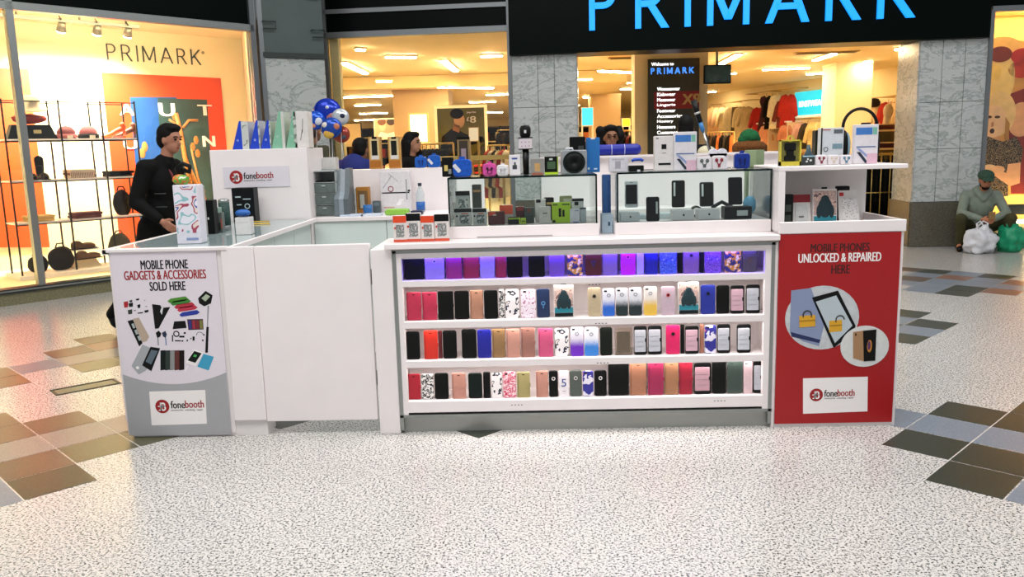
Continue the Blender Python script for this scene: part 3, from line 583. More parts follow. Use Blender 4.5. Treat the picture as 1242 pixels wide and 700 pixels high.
pp('selfie_stick_picture',[(682,200),(692,200),(684,345),(678,345)],pg); pp('selfie_stick_picture',[(674,345),(690,345),(684,520),(666,520)],pk); pp('selfie_phone_picture',[(618,150),(668,100),(716,130),(705,185),(660,205),(625,185)],pk); pp('selfie_phone_picture',[(640,150),(672,122),(700,138),(668,172)],mat('#a9b59c',.5,var=0),2)
pp('pictured_phone',[(138,305),(175,295),(240,455),(218,478)],pk); pp('pictured_phone',[(175,290),(215,282),(285,410),(270,440),(240,450)],mat('#b9a692',.5,var=0)); 
for k in range(3): pp('pictured_icon',[(165+k*20,325+k*42),(180+k*20,320+k*42),(192+k*20,350+k*42),(178+k*20,356+k*42)],mat('#aeb8b4',.5,var=0),2)
pp('pictured_wallet',[(455,308),(530,303),(540,352),(445,360)],pk); pp('pictured_wallet',[(543,293),(650,291),(655,362),(552,366)],mat('#3a1f2c',.5,var=0))
for k,c in enumerate(('#2b2f7a','#9c2a36','#7a1f28','#7d7a3c')): pp('wallet_stripe',[(552+k*25,300),(572+k*25,300),(576+k*25,358),(556+k*25,358)],mat(c,.5,var=0),2)
pp('pictured_earphone',[(330,385),(350,370),(368,390),(360,412),(340,420)],pk); pp('pictured_earphone',[(372,385),(395,372),(405,395),(398,420),(380,410)],mat('#1c2a44',.5,var=0)); pp('earphone_cord',[(340,418),(348,416),(352,468),(344,470)],pg); pp('earphone_cord',[(394,418),(400,418),(404,470),(398,470)],mat('#3a6aa0',.5,var=0))
x,z=B.loc(*k7([(470,392)])[0]); q=MB(); q.ring(x,z,.011,.017,-B.th-.0008,-B.th); part(B.t,'pictured_cable',q,pk); x,z=B.loc(*k7([(630,402)])[0]); q=MB(); q.ring(x,z,.0165,.019,-B.th-.0008,-B.th,16,a0=0,a1=pi); part(B.t,'pictured_headset',q,pk)
for a in ((490,405,35,12),(505,435,12,10),(460,435,40,8),(540,430,8,14),(580,410,14,28),(565,420,8,8),(645,430,9,12),(440,400,8,45),(520,380,14,12),(655,392,6,12)):
    pp('pictured_part',[(a[0],a[1]),(a[0]+a[2],a[1]),(a[0]+a[2],a[1]+a[3]),(a[0],a[1]+a[3])],pk)
pp('pictured_cover',[(240,465),(300,490),(265,640),(215,668),(165,610)],mat('#a7abae',.5,var=0)); pp('pictured_phone',[(295,480),(360,490),(300,645),(238,605)],pk,2); pp('pictured_display',[(300,500),(345,508),(300,600),(262,580)],mat('#5a6a74',.5,var=0),3); B.disc('cover_button',130+207/5.6,335+622/5.6,2,mWhiteInk,2)
for k,c in enumerate(('#1d2b26','#26342f','#8c8f8e','#5f2a26','#2b1c1c')): pp('pictured_case',[(362+k*32,505),(396+k*32,503),(396+k*32,635),(362+k*32,640)],mat(c,.5,var=0))
pp('pictured_charger',[(590,498),(655,520),(600,612),(532,588)],mWhiteInk,2); pp('pictured_charger',[(592,508),(642,524),(600,588),(548,572)],mat('#1d2420',.5,var=0),3); pp('pictured_charger',[(592,530),(612,536),(604,550),(586,545)],mat('#47b556',.5,var=0),4); pp('pictured_battery',[(655,528),(724,548),(690,640),(612,615)],mat('#3a9fc4',.5,var=0)); pp('earphone_cord',[(545,610),(552,612),(528,650),(524,646)],mWhiteInk)
for a,c in (((112,170,30,45),'#a81c22'),((145,180,30,30),'#20241f'),((140,225,30,35),'#2c342e'),((205,190,20,28),'#15181a'),((150,160,20,20),'#3a4444'),((195,150,22,16),'#252829'),((205,243,38,12),'#15181a'),((252,228,28,20),'#20241f'),((180,228,14,10),'#15181a'),((250,160,8,8),'#555'),((258,200,14,8),'#444444')):
    c='#555555' if c=='#555' else c; pp('pictured_gadget',[(a[0],a[1]+6),(a[0]+a[2],a[1]),(a[0]+a[2],a[1]+a[3]-4),(a[0]+4,a[1]+a[3])],mat(c,.5,var=0))
# red poster
B=Board('advert_poster','red repair advert poster with two round phone pictures on the right cabinet','poster',942.5,1087.5,283,513,KY-.009,mRed)
k6=lambda pts:[(920+x/2.595,260+y/2.595) for x,y in pts]
B.text('MOBILE PHONES',983,1054,296,306,mat('#3a0d0c',.6,var=0),1,.013); B.text('UNLOCKED & REPAIRED',968,1068,308,319,mWhiteInk,1,.013); B.text('HERE',1008,1030,321.5,332,mat('#3a0d0c',.6,var=0),1,.013)
B.disc('round_picture',997,385.5,45,mat('#c4c9cc',.5,var=.1,scale=30),1,32,40); 
pq=lambda n,pts,c,l: B.poly(n,k6(pts)[::-1],mat(c,.5,var=0),l)
pq('pictured_phone',[(103,240),(165,232),(207,345),(190,415),(140,400),(98,368)],'#8794b4',2); pq('pictured_phone',[(100,370),(195,395),(190,405),(104,385)],'#1e2a5a',3); pq('pictured_phone',[(168,262),(250,240),(305,350),(302,372),(236,420)],'#16181b',3); pq('pictured_display',[(180,275),(244,255),(295,350),(240,405)],'#b9c6cc',4)
for x,y,w in ((128,320,50),(222,335,40)):
    pq('padlock_body',[(x,y),(x+w,y-3),(x+w,y+32),(x,y+36)],'#d9a323',5); sx,sz=B.loc(*k6([(x+w/2+(0 if w==50 else 14),y-4)])[0]); q=MB(); q.ring(sx,sz,.018,.024,-B.th-.0042,-B.th,14,a0=0,a1=pi); q.box(sx-.024,sx-.018,-B.th-.0042,-B.th,sz-.014,sz); 
    if w==50: q.box(sx+.018,sx+.024,-B.th-.0042,-B.th,sz-.014,sz)
    part(B.t,'padlock_shackle',q,mat('#2b2f33',.5,var=0)); pq('padlock_band',[(x,y+14),(x+w,y+11),(x+w,y+15),(x,y+18)],'#a87a14',6)
B.disc('round_picture',1048.5,420,29.5,mat('#d7d9d6',.5,var=.05),4.5,32,26); pq('pictured_phone',[(297,370),(335,365),(332,462),(297,452)],'#a8805a',7); pq('pictured_phone',[(328,366),(370,362),(366,460),(330,462)],'#14110f',8)
xx,zz=B.loc(*k6([(348,414)])[0]); q=MB(); q.disc(xx,zz,.0125,-B.th-.0066,-B.th,16,.033); part(B.t,'pictured_wallpaper',q,mat('#c8842a',.5,var=.5,scale=90)); q=MB(); q.disc(xx-.003,zz+.004,.0075,-B.th-.0072,-B.th,16,.024); part(B.t,'pictured_wallpaper',q,mat('#5a2a5e',.5,var=.3,scale=90)); q=MB(); q.disc(*B.loc(*k6([(305,378)])[0]),.004,-B.th-.006,-B.th,10,.007); part(B.t,'pictured_lens',q,pk)
B.poly('logo_plate',[(974,459),(1052.5,457),(1052,499),(974,502)],mWhiteInk,1); B.logo(990,479,8.2,1)
# logo sign on the back panel
B=Board('logo_sign','pale strip sign with round red emblem and dark name on the tall back panel','sign',271,351,202,227,6.043,mat('#e0dbe2',.5,var=.01))
B.logo(286.5,215,8,1)
# ================================================================= PHONE CASES ON THE FOUR SHELVES
def g3(n,top,bot): return pattern('glitter_'+n,[(0,bot),(.35,bot),(.6,top),(1,top)],350,'grad',rough=.25)
PRT={'toon':pattern('print_toon',[(0,'#e9e4e4'),(.53,'#26293a'),(.60,'#e9e4e4'),(.66,'#c9a06a')],26),'floral':pattern('print_floral',[(0,'#e6dce6'),(.58,'#c58aa8'),(.66,'#8a5a70')],110),'zebra':pattern('print_zebra',[(0,'#e2dfdc'),(.48,'#15171c'),(.60,'#e2dfdc'),(.64,'#30323a')],70),
 'rose':pattern('print_rose',[(0,'#e8cdd4'),(.46,'#c2264a'),(.56,'#e8b9c4'),(.63,'#b01c3c')],75),'gold':pattern('print_gold',[(0,'#2b2a6a'),(.46,'#c98f2e'),(.55,'#efe2c4'),(.64,'#8a5a20')],32),'wave':pattern('print_wave',[(0,'#d9d6e2'),(.45,'#2a2a8a'),(.60,'#b04a7a'),(.66,'#dcd8e4')],18),
 'bglit':pattern('print_blue_glitter',[(0,'#23319a'),(.45,'#4c74c8'),(.56,'#2b2aa8'),(.66,'#b6c8ea')],120),'pglit':pattern('print_purple_glitter',[(0,'#4b2a9a'),(.45,'#8a58c8'),(.58,'#3a2ab0'),(.68,'#d0b8ea')],120),'navy':pattern('print_navy',[(0,'#1a2440'),(.5,'#4a5a80'),(.58,'#11182c')],90)}
GL={'blue':g3('blue','#d6d8e4','#2a62c0'),'dark':g3('dark','#cfd2d8','#1f2c2e'),'goldg':g3('gold','#dcd6d0','#d8b24a'),'purple':g3('purple','#d8d4e0','#6a2ab8'),'cyan':g3('cyan','#e0e2ea','#3a80d0')}
def case_thing(kind,w,h,c1,c2,label,at,rx,rz,group):
    d=.013
    M=Matrix.Rotation(rx,4,'X')
    def add(par,name,q,m): 
        for i,v in enumerate(q.v): q.v[i]=tuple(M@Vector(v))
        return part(par,name,q,m)
    m1=c1 if not isinstance(c1,str) else mat(c1 or '#dddddd',.42,var=.05,scale=60)
    at=(at[0],at[1],at[2]+(.03 if kind=='pack' else .022)*sin(-rx))
    t=thing('phone_case' if kind!='pack' else 'boxed_case',label,'phone case',at,rz,group)
    q=MB(); r=min(.011,w*.2)
    if kind=='flip':
        q.rbox(w,h,d,.006,None,2,.002); cv=add(t,'cover',q,m1); q=MB(); q.rbox(.016,.022,.004,.004,T(w/2-.005,-.003,h*.43),2); add(cv,'clasp',q,m1); q=MB(); q.rbox(.014,.004,.002,.0015,T(0,-.001,h-.016),2); add(cv,'speaker_slot',q,pk)
        q=MB(); q.box(-w/2+.006,-w/2+.0075,-.0006,.001,.004,h-.004); add(cv,'spine_crease',q,mat('#2a1a16',.6))
    elif kind=='plain':
        q.rbox(w,h,d,r,None,3,.0025); add(t,'shell',q,m1)
        q=MB(); q.rbox(.014,.004,.0015,.0015,T(-w*.22,-.0008,h-.014),2); add(t,'camera_slot',q,mat('#2a2e2c',.3))
    elif kind=='hole':
        q.rbox(w,h,d,r,None,3,.0025); add(t,'shell',q,m1); q=MB(); q.ring(0,h*.70,.006,.010,-.0015,.002,16); add(t,'ring',q,mat(c2 or '#c9c5c2',.3)); q=MB(); q.disc(0,h*.70,.006,-.0008,.002,14); add(t,'logo_window',q,mat('#222428',.3))
    elif kind=='armour':
        q.rbox(w,h,d,r,None,3,.0025); add(t,'frame',q,mat('#0d0f10',.4)); q=MB(); q.rbox(w*.86,h*.76,.003,.004,T(-w*.03,-.002,h*.11),2,.0008); bp_=add(t,'back_plate',q,m1); q=MB(); q.rbox(.008,.02,.003,.003,T(w*.39,-.0028,h*.45),2); add(bp_,'notch',q,pk)
        for k in range(3): q=MB(); q.box(-w*.4,w*.3,-.0027,-.001,h*(.3+k*.17),h*(.3+k*.17)+.001); add(bp_,'plate_line',q,mat('#8d8f94',.4))
    elif kind=='glit':
        q.rbox(w,h,d,r,None,3,.0025); add(t,'shell',q,m1); q=MB(); q.ring(0,h*.76,.006,.0105,-.0015,.002,16); add(t,'ring',q,mat('#b7b9c2',.2,.5)); q=MB(); q.rbox(.016,.008,.002,.003,T(-w*.26,-.001,h-.018),2); add(t,'camera_slot',q,pk)
    elif kind=='print':
        q.rbox(w,h,d,r,None,3,.0025); add(t,'shell',q,m1); q=MB(); q.rbox(.016,.008,.002,.003,T(-w*.24,-.001,h-.016),2); add(t,'camera_slot',q,pk)
    elif kind=='emblem':
        q.rbox(w,h,d,r,None,3,.0025); add(t,'shell',q,m1); q=MB(); q.ring(0,h*.5,.007,.011,-.001,.002,16); q.box(-.002,.002,-.001,.002,h*.32,h*.42); add(t,'emblem',q,mat(c2 or '#8090c0',.3))
    elif kind=='clear':
        q.rbox(w,h,.02,.004,None,2,.002); add(t,'bag',q,glass_mat('clear_plastic','#eee8e0',1.5,.25)); q=MB(); q.rbox(w*.8,h*.8,.01,.006,T(0,.004,h*.05),2); add(t,'insert',q,mat('#d9cdbb',.4))
    elif kind=='pack':
        q.rbox(w,h,.03,.003,None,1,.0015); add(t,'carton',q,mat('#d8d2d0',.4)); q=MB(); q.rbox(w*.94,h*.62,.002,.002,T(0,-.001,h*.33),1); add(t,'photo_panel',q,pattern('print_rock',[(0,'#b49a94'),(.5,'#d8b8a8'),(.58,'#6e5a5c')],40))
        q=MB(); q.ell((0,-.0015,h*.52),(w*.30,.004,h*.26)); q.ell((0,-.0015,h*.74),(w*.17,.004,h*.10)); q.ell((-w*.26,-.0015,h*.42),(w*.11,.003,h*.17)); q.ell((w*.27,-.0015,h*.42),(w*.11,.003,h*.17)); add(t,'gorilla_picture',q,mat('#0f2c33',.5))
        q=MB(); q.box(-w*.47,w*.47,-.0015,.001,h*.14,h*.30); add(t,'teal_band',q,mat('#1f7f8e',.5)); q=MB(); q.box(-w*.47,w*.47,-.0015,.001,h*.02,h*.13); add(t,'dark_band',q,mat('#17262a',.5)); q=MB(); q.rbox(.03,.01,.003,.003,T(0,.012,h),2); add(t,'hanger',q,pk)
    elif kind=='five':
        q.rbox(w,h,.022,.003,None,1,.0012); add(t,'carton',q,mat('#e4dfe2',.4)); add(t,'numeral',_mb_from(text_mesh('5',w*.5,h*.3,.0006),(-w*.25,-.0004,h*.4)),mat('#2a3f8a',.5)); q=MB(); q.box(-w*.15,w*.15,-.0008,.001,h*.2,h*.22); add(t,'small_print',q,pg)
    return t
def _mb_from(me,off):
    q=MB(); q.add([tuple(v.co+Vector(off)) for v in me.vertices],[tuple(p.vertices) for p in me.polygons]); return q
K='#0a0d0c'
shelves=[
 ('top',.83,.134,[(491,514,'flip','#0a0c24','','black-blue'),(515,539,'hole','#8d7cc8','#b0a4e0','lilac'),(541,560,'flip','#8a1f70','','magenta wallet'),(562,581,'flip','#86173f','','crimson wallet'),(582,600,'plain','#8f80c8','','pale violet'),(601,614,'flip','#86173f','','narrow crimson wallet'),(615,634,'plain','#120a10','','black'),(641,661,'plain',K,'','plain black'),(666,685,'plain','#6a4a9c','','purple'),(688,707,'print','gold','','gold and navy printed'),
   (710,730,'emblem','#4a1418','#27306a','dark red emblem'),(731,749,'plain','#7a62a8','','mauve'),(753,771,'hole','#c019d0','#e040e8','bright magenta'),(772,781,'plain','#a79ad8','','narrow lilac'),(782,798,'flip','#141a8c','','deep blue wallet'),(800,821,'print','bglit','','blue glitter printed'),(822,828,'plain',K,'','very narrow black'),(829,848,'hole','#7a5a92','#3a2a6a','mauve ringed'),(849,854,'plain','#12182c','','very narrow navy'),(855,875,'print','pglit','','violet glitter printed'),(879,899,'print','gold','','navy and gold scenic printed'),(901,918,'emblem','#4c4650','#6a4a40','grey brown emblem')]),
 ('second',.612,.150,[(493,511,'flip','#b02a48','','raspberry wallet'),(512,530,'flip','#b02a48','','raspberry wallet'),(531,550,'flip',K,'','black wallet'),(551,569,'plain',K,'','plain black'),(570,586,'flip','#a87a62','','tan wallet'),(587,604,'plain',K,'','black rounded'),(605,612.5,'print','zebra','','narrow black and white printed'),(613,630,'print','toon','','white cartoon printed'),(632,650,'print','floral','','white floral printed'),(651,667,'emblem','#16294e','#5a9ad0','navy emblem'),(672,696,'pack','','','gorilla picture'),
   (713,729,'hole','#b0a184','#4a4236','beige'),(731,746,'glit','blue','','clear and blue glitter'),(747,762,'glit','dark','','clear and dark glitter'),(763,779,'glit','dark','','clear and dark glitter'),(781,797,'glit','goldg','','clear and gold glitter'),(802,819,'hole','#b8a4b0','#b02a2a','grey and red rimmed'),(823,848,'pack','','','gorilla picture'),(850,868,'hole','#1c2a8a','#10184a','royal blue'),(869,885,'plain',K,'','plain black'),(886,903,'armour','#c9a4b2','','pink-plated black'),(905,922,'armour','#b9bcc4','','silver-plated black')]),
 ('third',.40,.153,[(492,509,'plain',K,'','black'),(514,531,'flip','#c92a1a','','orange-red wallet'),(532,536,'plain','#5a1018','','very narrow dark red'),(537,554,'plain',K,'','black rounded'),(560,578,'plain',K,'','black wide'),(579,596,'plain','#12178a','','deep blue'),(597,613,'flip','#8a6a44','','bronze wallet'),(614,631,'flip','#bb8878','','rose gold wallet'),(632,649,'flip','#96685c','','dusky brown wallet'),(653,671,'flip','#c25078','','pink wallet'),(673,690,'print','toon','','white cartoon printed'),(692,708,'glit','purple','','clear and purple glitter'),
   (709,726,'glit','cyan','','clear and sky blue glitter'),(728,743,'plain','#1c241c','','dark olive'),(746,767,'clear','','','clear bagged'),(769,785,'armour','#b9bcc4','','silver-plated black'),(786,803,'armour','#b9bcc4','','silver-plated black'),(808,825,'hole','#d01a5c','#40101e','hot pink'),(826,830,'plain',K,'','very narrow black'),(831,848,'armour','#c9a4b2','','pink-plated black'),(849,854,'plain','#a8705c','','very narrow rose gold'),(855,869,'print','wave','','white and blue wave printed'),(870,886,'armour','#b9bcc4','','silver-plated black'),(894,911,'armour','#c2c5cc','','silver-plated black')]),
 ('bottom',.178,.140,[(494,510,'flip','#a81a2c','','red wallet'),(511,526,'print','zebra','','black and white printed'),(527,544,'plain',K,'','black'),(548,565,'flip','#b98474','','rose gold wallet'),(568,585,'plain','#10241f','','dark green'),(586,595,'plain',K,'','narrow black'),(596,609,'print','toon','','white cartoon printed'),(610,626,'print','rose','','pink and red floral printed'),(627,643,'flip','#a09562','','olive gold wallet'),(650,665,'flip','#b98474','','rose gold wallet'),(666,677,'hole',K,'#d8d4d0','narrow black ringed'),(678,690,'five','','','white numbered'),(691,706,'hole','#4a524c','#c9c5c2','grey'),
   (707,720,'print','wave','','white and blue wave printed'),(721,736,'hole',K,'#e8e4e2','black with white ring'),(738,763,'plain',K,'','large black',.178),(764,784,'flip','#a36f54','','large tan wallet',.175),(786,805,'flip','#98234c','','large crimson wallet',.178),(806,823,'flip','#a07050','','large brown wallet',.178),(824,840,'flip','#9c1730','','large red wallet',.178),(842,863,'armour','#bf95a0','','large pink-plated black',.168),(864,881,'plain',K,'','large plain black',.178),(882,901,'plain','#37463f','','large grey green',.175),(902,913,'plain','#d9bcc0','','pale pink',.172),(914,924,'armour','#b9bcc4','','narrow silver-plated black',.172)])]
random.seed(3)
for nm,zs,hh,lst in shelves:
    n=len(lst)
    for i,e in enumerate(lst):
        a,b,kind,c1,c2,desc=e[:6]; h=e[6] if len(e)>6 else hh*random.uniform(.97,1.03)
        Y=KY+.030+(.008 if (b-a)<8 else 0)+random.uniform(0,.004); pym=(zs+h/2); 
        # middle height of the thing in pixels for the sideways position
        py=350-0; 
        r0=ray((a+b)/2,345 if nm=='top' else 375 if nm=='second' else 422 if nm=='third' else 470); 
        pyv={'top':327,'second':373,'third':420,'bottom':470}[nm]
        x0,_=PX(a,pyv,Y); x1,_=PX(b,pyv,Y); w=max(x1-x0-.001,.02)
        m1=c1
        if kind=='print': m1=PRT[c1]
        if kind=='glit': m1=GL[c1]
        if kind=='pack': h=.172
        pos='%s from the left'%ORD[i] if i<n/2 else ('%s from the right'%ORD[n-1-i] if n-1-i>0 else 'last on the right')
        noun='boxed phone case' if kind in('pack','five') else 'phone case'
        case_thing(kind,w,h,m1,c2,'%s %s, %s on the %s lit shelf'%(desc,noun,pos,nm),((x0+x1)/2,Y,zs+.0004),-radians(3.0),0,'phone cases on the lit shelves')
# ================================================================= GOODS ON THE KIOSK
def place(px0,px1,pyt,Y,zb,pyb=None):
    if Y is None: Y=PZ((px0+px1)/2,pyb,zb)[1]
    pm=(PX_y((px0+px1)/2,Y,zb)+pyt)/2; x0,_=PX(px0,pm,Y); x1,_=PX(px1,pm,Y); _,zt=PX((px0+px1)/2,pyt,Y)
    return x0,x1,zt-zb,Y
def PX_y(px,Y,z):
    lo,hi=0,700
    for _ in range(30):
        m_=(lo+hi)/2
        if PX(px,m_,Y)[1]>z: lo=m_
        else: hi=m_
    return lo
def M_(c,**k): return c if not isinstance(c,str) else mat(c,k.pop('rough',.42),**k)
def stand(name,label,cat,px0,px1,pyt,Y,zb,depth,body,decals=(),pyb=None,group=None,rz=0,bev=.002,top=None,rough=.42):
    x0,x1,h,Y=place(px0,px1,pyt,Y,zb,pyb); w=x1-x0
    t=thing(name,label,cat,((x0+x1)/2,Y,zb+.0005),rz,group)
    q=MB(); q.rbox(w,h,depth,min(bev*1.6,w*.2),None,1,bev); part(t,'carton',q,M_(body,rough=rough))
    for i,dc in enumerate(decals):
        u0,u1,v0,v1,c=dc[:5]; nm=dc[5] if len(dc)>5 else 'printed_panel'; q=MB(); y0=-.0009*(1+i*.25)
        if len(dc)>6 and dc[6]=='o': q.disc((u0+u1)/2*w-w/2,(v0+v1)/2*h,(u1-u0)/2*w,y0,.0008,16,(v1-v0)/2*h)
        elif len(dc)>6 and dc[6]=='r': q.ring((u0+u1)/2*w-w/2,(v0+v1)/2*h,(u1-u0)*.35*w,(u1-u0)/2*w,y0,.0008,16)
        elif len(dc)>6 and dc[6]=='d': q.prism([(u0*w-w/2,v0*h),(u0*w-w/2+w*.14,v0*h),(u1*w-w/2,v1*h),(u1*w-w/2-w*.14,v1*h)] if u1>u0 else [(u0*w-w/2-w*.14,v0*h),(u0*w-w/2,v0*h),(u1*w-w/2+w*.14,v1*h),(u1*w-w/2,v1*h)],y0,.0008)
        elif len(dc)>6 and dc[6]=='t': q.tube([(u0*w-w/2,-.0004,v0*h),(u1*w-w/2,-.0004,v1*h)],.0016,5)
        else: q.box(u0*w-w/2,u1*w-w/2,y0,.0008,v0*h,v1*h)
        part(t,nm,q,M_(c))
    if top: q=MB(); q.rbox(w*.4,top,.004,.004,T(0,depth*.4,h-.0005),2); part(t,'hang_tab',q,M_('#1a1a1a'))
    return t,w,h
ZW,ZL,ZRt,ZIN,ZTR,ZSH,ZSC,ZBC,ZBB,ZRC,ZSP=1.0305,1.3525,1.3565,1.0965,1.0405,1.3685,1.0275,1.0305,1.3625,1.4205,1.5405
gE='earphone boxes'
# four orange and black boxes at the left end of the worktop
for i,(a,b,tp,c,ds) in enumerate(((477,493,262,'#e2481f','orange-topped earphone box, leftmost of four on the worktop end'),(492.5,510,259,'#14191a','black-topped headset box, second of four on the worktop end'),(510.5,526.5,262,'#e2481f','orange-topped earphone box, third of four on the worktop end'),(527,544.5,260,'#14191a','black-topped headset box, rightmost of four on the worktop end'))):
    stand('accessory_box',ds,'box',a,b,tp,KY+.03+.004*i,ZW,.055,'#e4dcd8',[(0,1,.74,1,c,'coloured_top'),(0,1,0,.1,'#d8553a','orange_foot'),(.2,.82,.18,.66,pattern('print_buds',[(0,'#d8d2ce'),(.42,'#8a8c8c'),(.5,'#6a6e6c'),(.57,'#a8aeac'),(.64,'#d8d2ce')],60),'product_picture'),(.08,.2,.5,.58,'#c03020','badge')],group='boxes at the worktop end')
# ---- on the left glass case
stand('accessory_pack','small black carded pack beside the blue pack on the left glass case','pack',536,550,191,KY+.3,ZL,.02,'#121614',[(.2,.5,.3,.6,'#d8c26a','gold_print'),(.55,.8,.15,.4,'#8a8f8a')])
def ear_pack(label,px0,px1,pyt,Y,zb,c,inner,cat='earphone case',pyb=None):
    x0,x1,h,Y=place(px0,px1,pyt,Y,zb,pyb); w=x1-x0; hb=min(h*.86,w*1.05)
    t=thing('earphone_case',label,cat,((x0+x1)/2,Y,zb+.0005)); q=MB(); q.rbox(w,hb,.03,w*.22,None,4,.004); part(t,'case',q,mat(c,.25))
    q=MB(); q.rbox(w*.3,h-hb+.006,.01,.004,T(0,.01,hb-.006),2); part(t,'hang_loop',q,mat(c,.25))
    q=MB(); q.rbox(w*.86,hb*.84,.002,w*.18,T(0,-.001,hb*.08),4); part(t,'window',q,mat(c,.15,var=.25,scale=50))
    if inner=='pill': q=MB(); q.rbox(w*.2,hb*.55,.004,.006,T(-w*.12,-.004,hb*.28,0,-.7,0),3); part(t,'adapter',q,mat('#d9dde0',.3))
    else:
        q=MB()
        for s in (-1,1): q.disc(s*w*.16,hb*.6,w*.10,-.003,.001,12); q.box(s*w*.16-.0015,s*w*.16+.0015,-.003,.001,hb*.2,hb*.6)
        q.ring(0,hb*.34,w*.13,w*.18,-.003,.001,14); part(t,'earphones',q,mat(inner,.35))
    return t
ear_pack('blue earphone case with a white stick on the left glass case','' or 549,572,190,KY+.25,ZL,'#1553b8','pill'); ear_pack('pink earphone case in the middle of the left glass case top',585.5,602,196,KY+.25,ZL,'#cf4f9a','#4a1a38'); ear_pack('white earphone case next to the pink one on the left glass case',602.5,617,198,KY+.25,ZL,'#e0dede','#c3c4c6')
stand('charger_box','white box with a small cable picture on the left glass case','box',617.5,631,188,KY+.27,ZL,.04,'#e6e2e4',[(.25,.75,.78,.86,'#2a4a9a'),(.3,.7,.3,.5,'#3a3f44','cable_picture'),(.45,.6,.5,.64,'#3a3f44','cable_picture')])
# microphone
x0,x1,h,Y=place(630,645,152,KY+.33,ZL); s=h/.30
t=thing('karaoke_microphone','black karaoke microphone with a pale speaker block standing on the left glass case','microphone',((x0+x1)/2,Y,ZL+.0005))
q=MB(); q.lathe([(.014,0),(.016,.01),(.019,h*.58)],16); part(t,'handle',q,mat('#0e1211',.35)); q=MB(); q.rbox(.072,h*.22,.05,.006,T(0,-.025,h*.52),2,.002); part(t,'speaker_block',q,mat('#d9cfd4',.4))
for k in range(3):
    for l in range(2): q=MB(); q.disc(-.02+k*.02,h*(.58+l*.08),.0035,-.0265,-.024,8); part(t,'button',q,mat('#a88f9a',.4))
q=MB(); q.rbox(.078,.005,.054,.002,T(0,-.027,h*.74),1); q.rbox(.078,.005,.054,.002,T(0,-.027,h*.51),1); part(t,'trim',q,mDark)
q=MB(); q.lathe([(.018,h*.745),(.028,h*.78),(.031,h*.86),(.030,h*.94),(.022,h*.99),(.004,h)],18); part(t,'grille',q,mat('#0a0d0c',.5,bump=.5,scale=300)); q=MB(); q.box(-.006,.006,-.033,-.027,h*.84,h*.9); part(t,'badge',q,mat('#cfd4d6',.3))
stand('perfume_box','grey box with a tan bottle picture next to the microphone','box',643.5,660,192.5,KY+.27,ZL,.04,'#8c8a86',[(.3,.7,.2,.72,'#c29a62','bottle_picture'),(.1,.9,0,.12,'#9c5a42')])
stand('gadget_box','black box with a bright green base strip on the left glass case','box',660.5,677,190,KY+.27,ZL,.05,'#0f1512',[(0,1,0,.12,'#b4d62a','green_strip'),(.2,.8,.3,.72,'#3f5a3c','product_picture'),(.35,.6,.8,.9,'#c8cfc8'),(.93,1,.1,1,'#8fae2a')])
# silver speaker
x0,x1,h,Y=place(680.5,712,180,KY+.26,ZL); w=x1-x0
t=thing('bluetooth_speaker','silver square speaker with a big round black cone on the left glass case','speaker',((x0+x1)/2,Y,ZL+.0005))
q=MB(); q.rbox(w,h*.93,.09,.008,None,3,.004); part(t,'cabinet',q,mat('#a9adb0',.35,.5)); q=MB(); q.ring(0,h*.45,w*.35,w*.43,-.004,.002,32); part(t,'cone_rim',q,mat('#22302c',.4)); q=MB(); q.lathe([(w*.385,0),(w*.30,.008),(w*.12,.012),(w*.10,.006),(.002,.002)],28,T(0,0,h*.45,pi/2)); part(t,'cone',q,mat('#141c19',.5)); q=MB(); q.tube([(-w*.3,.045,h*.92),(-w*.28,.045,h),(-w*.05,.045,h),(-w*.03,.045,h*.92)],.006,8); part(t,'handle',q,mat('#cfd2d6',.3))
stand('accessory_box','flat black box propped behind the silver speaker','box',691,710,166,KY+.40,ZL,.03,'#0d100f',[(.55,.9,.55,.75,'#3a3f3c')])
stand('phone_box','bright blue slim box behind the silver speaker','box',711,727.5,167,KY+.43,ZL,.03,'#1f6fb8',[(.1,.25,.08,.14,'#cfe4f4'),(.55,.8,.08,.12,'#cfe4f4'),(.35,.65,.95,1,'#e0e0e0','white_flap')])
# ---- blue tube speaker on the rear counter
x0,x1,h,Y=place(722,778,175,6.54,ZRC); rr=h/2
t=thing('tube_speaker','long royal blue tube speaker lying on the rear counter cap','speaker',((x0+x1)/2,6.56,ZRC+.0005))
q=MB(); hw=(x1-x0)/2; q.tube([(-hw,0,rr),(-hw+.012,0,rr),(hw-.03,0,rr),(hw-.008,0,rr),(hw,0,rr)],[rr*.7,rr,rr,rr*.7,rr*.2],16); part(t,'body',q,mat('#0c1f9a',.4))
for u in (-.3,.26): q=MB(); q.cyl((u*hw,0,rr),(u*hw+.004,0,rr),rr*1.02,n=16); part(t,'band',q,mat('#d8dcec',.4))
# ---- on the right glass case
stand('adapter_box','small white box with a cable drawing at the left of the right glass case','box',739,762,190,KY+.3,ZRt,.04,'#d8d6dc',[(.3,.6,.2,.7,'#a8a6b0'),(.15,.8,.78,.86,'#b8b4c0')])
stand('camera_box','low black box with a clear end on the right glass case','box',763,781,201,KY+.25,ZRt,.06,'#151a18',[(.55,.75,.0,.3,'#d8dcdc'),])
q=MB(); q.tube([(-.03,0,.012),(-.018,0,.02),(.018,0,.02),(.03,0,.012)],.008,8); x0,_,_,Y=place(765,780,198,KY+.28,ZRt+.032); solo('cable_loop','small blue cable bundle on the low black box','cable',q,mat('#1b49b8',.4),(x0+.035,KY+.27,ZRt+.043))
stand('phone_box','tall white phone box with small dark square on the right glass case','box',794,817,165,KY+.28,ZRt,.05,'#ddd8d6',[(.36,.62,.62,.76,'#23282a','square_mark'),(.2,.85,.16,.22,'#181c1c','dark_slot'),(.4,.6,.5,.53,'#a8a4a2'),(.08,.2,.92,.95,'#6a6a6a')])
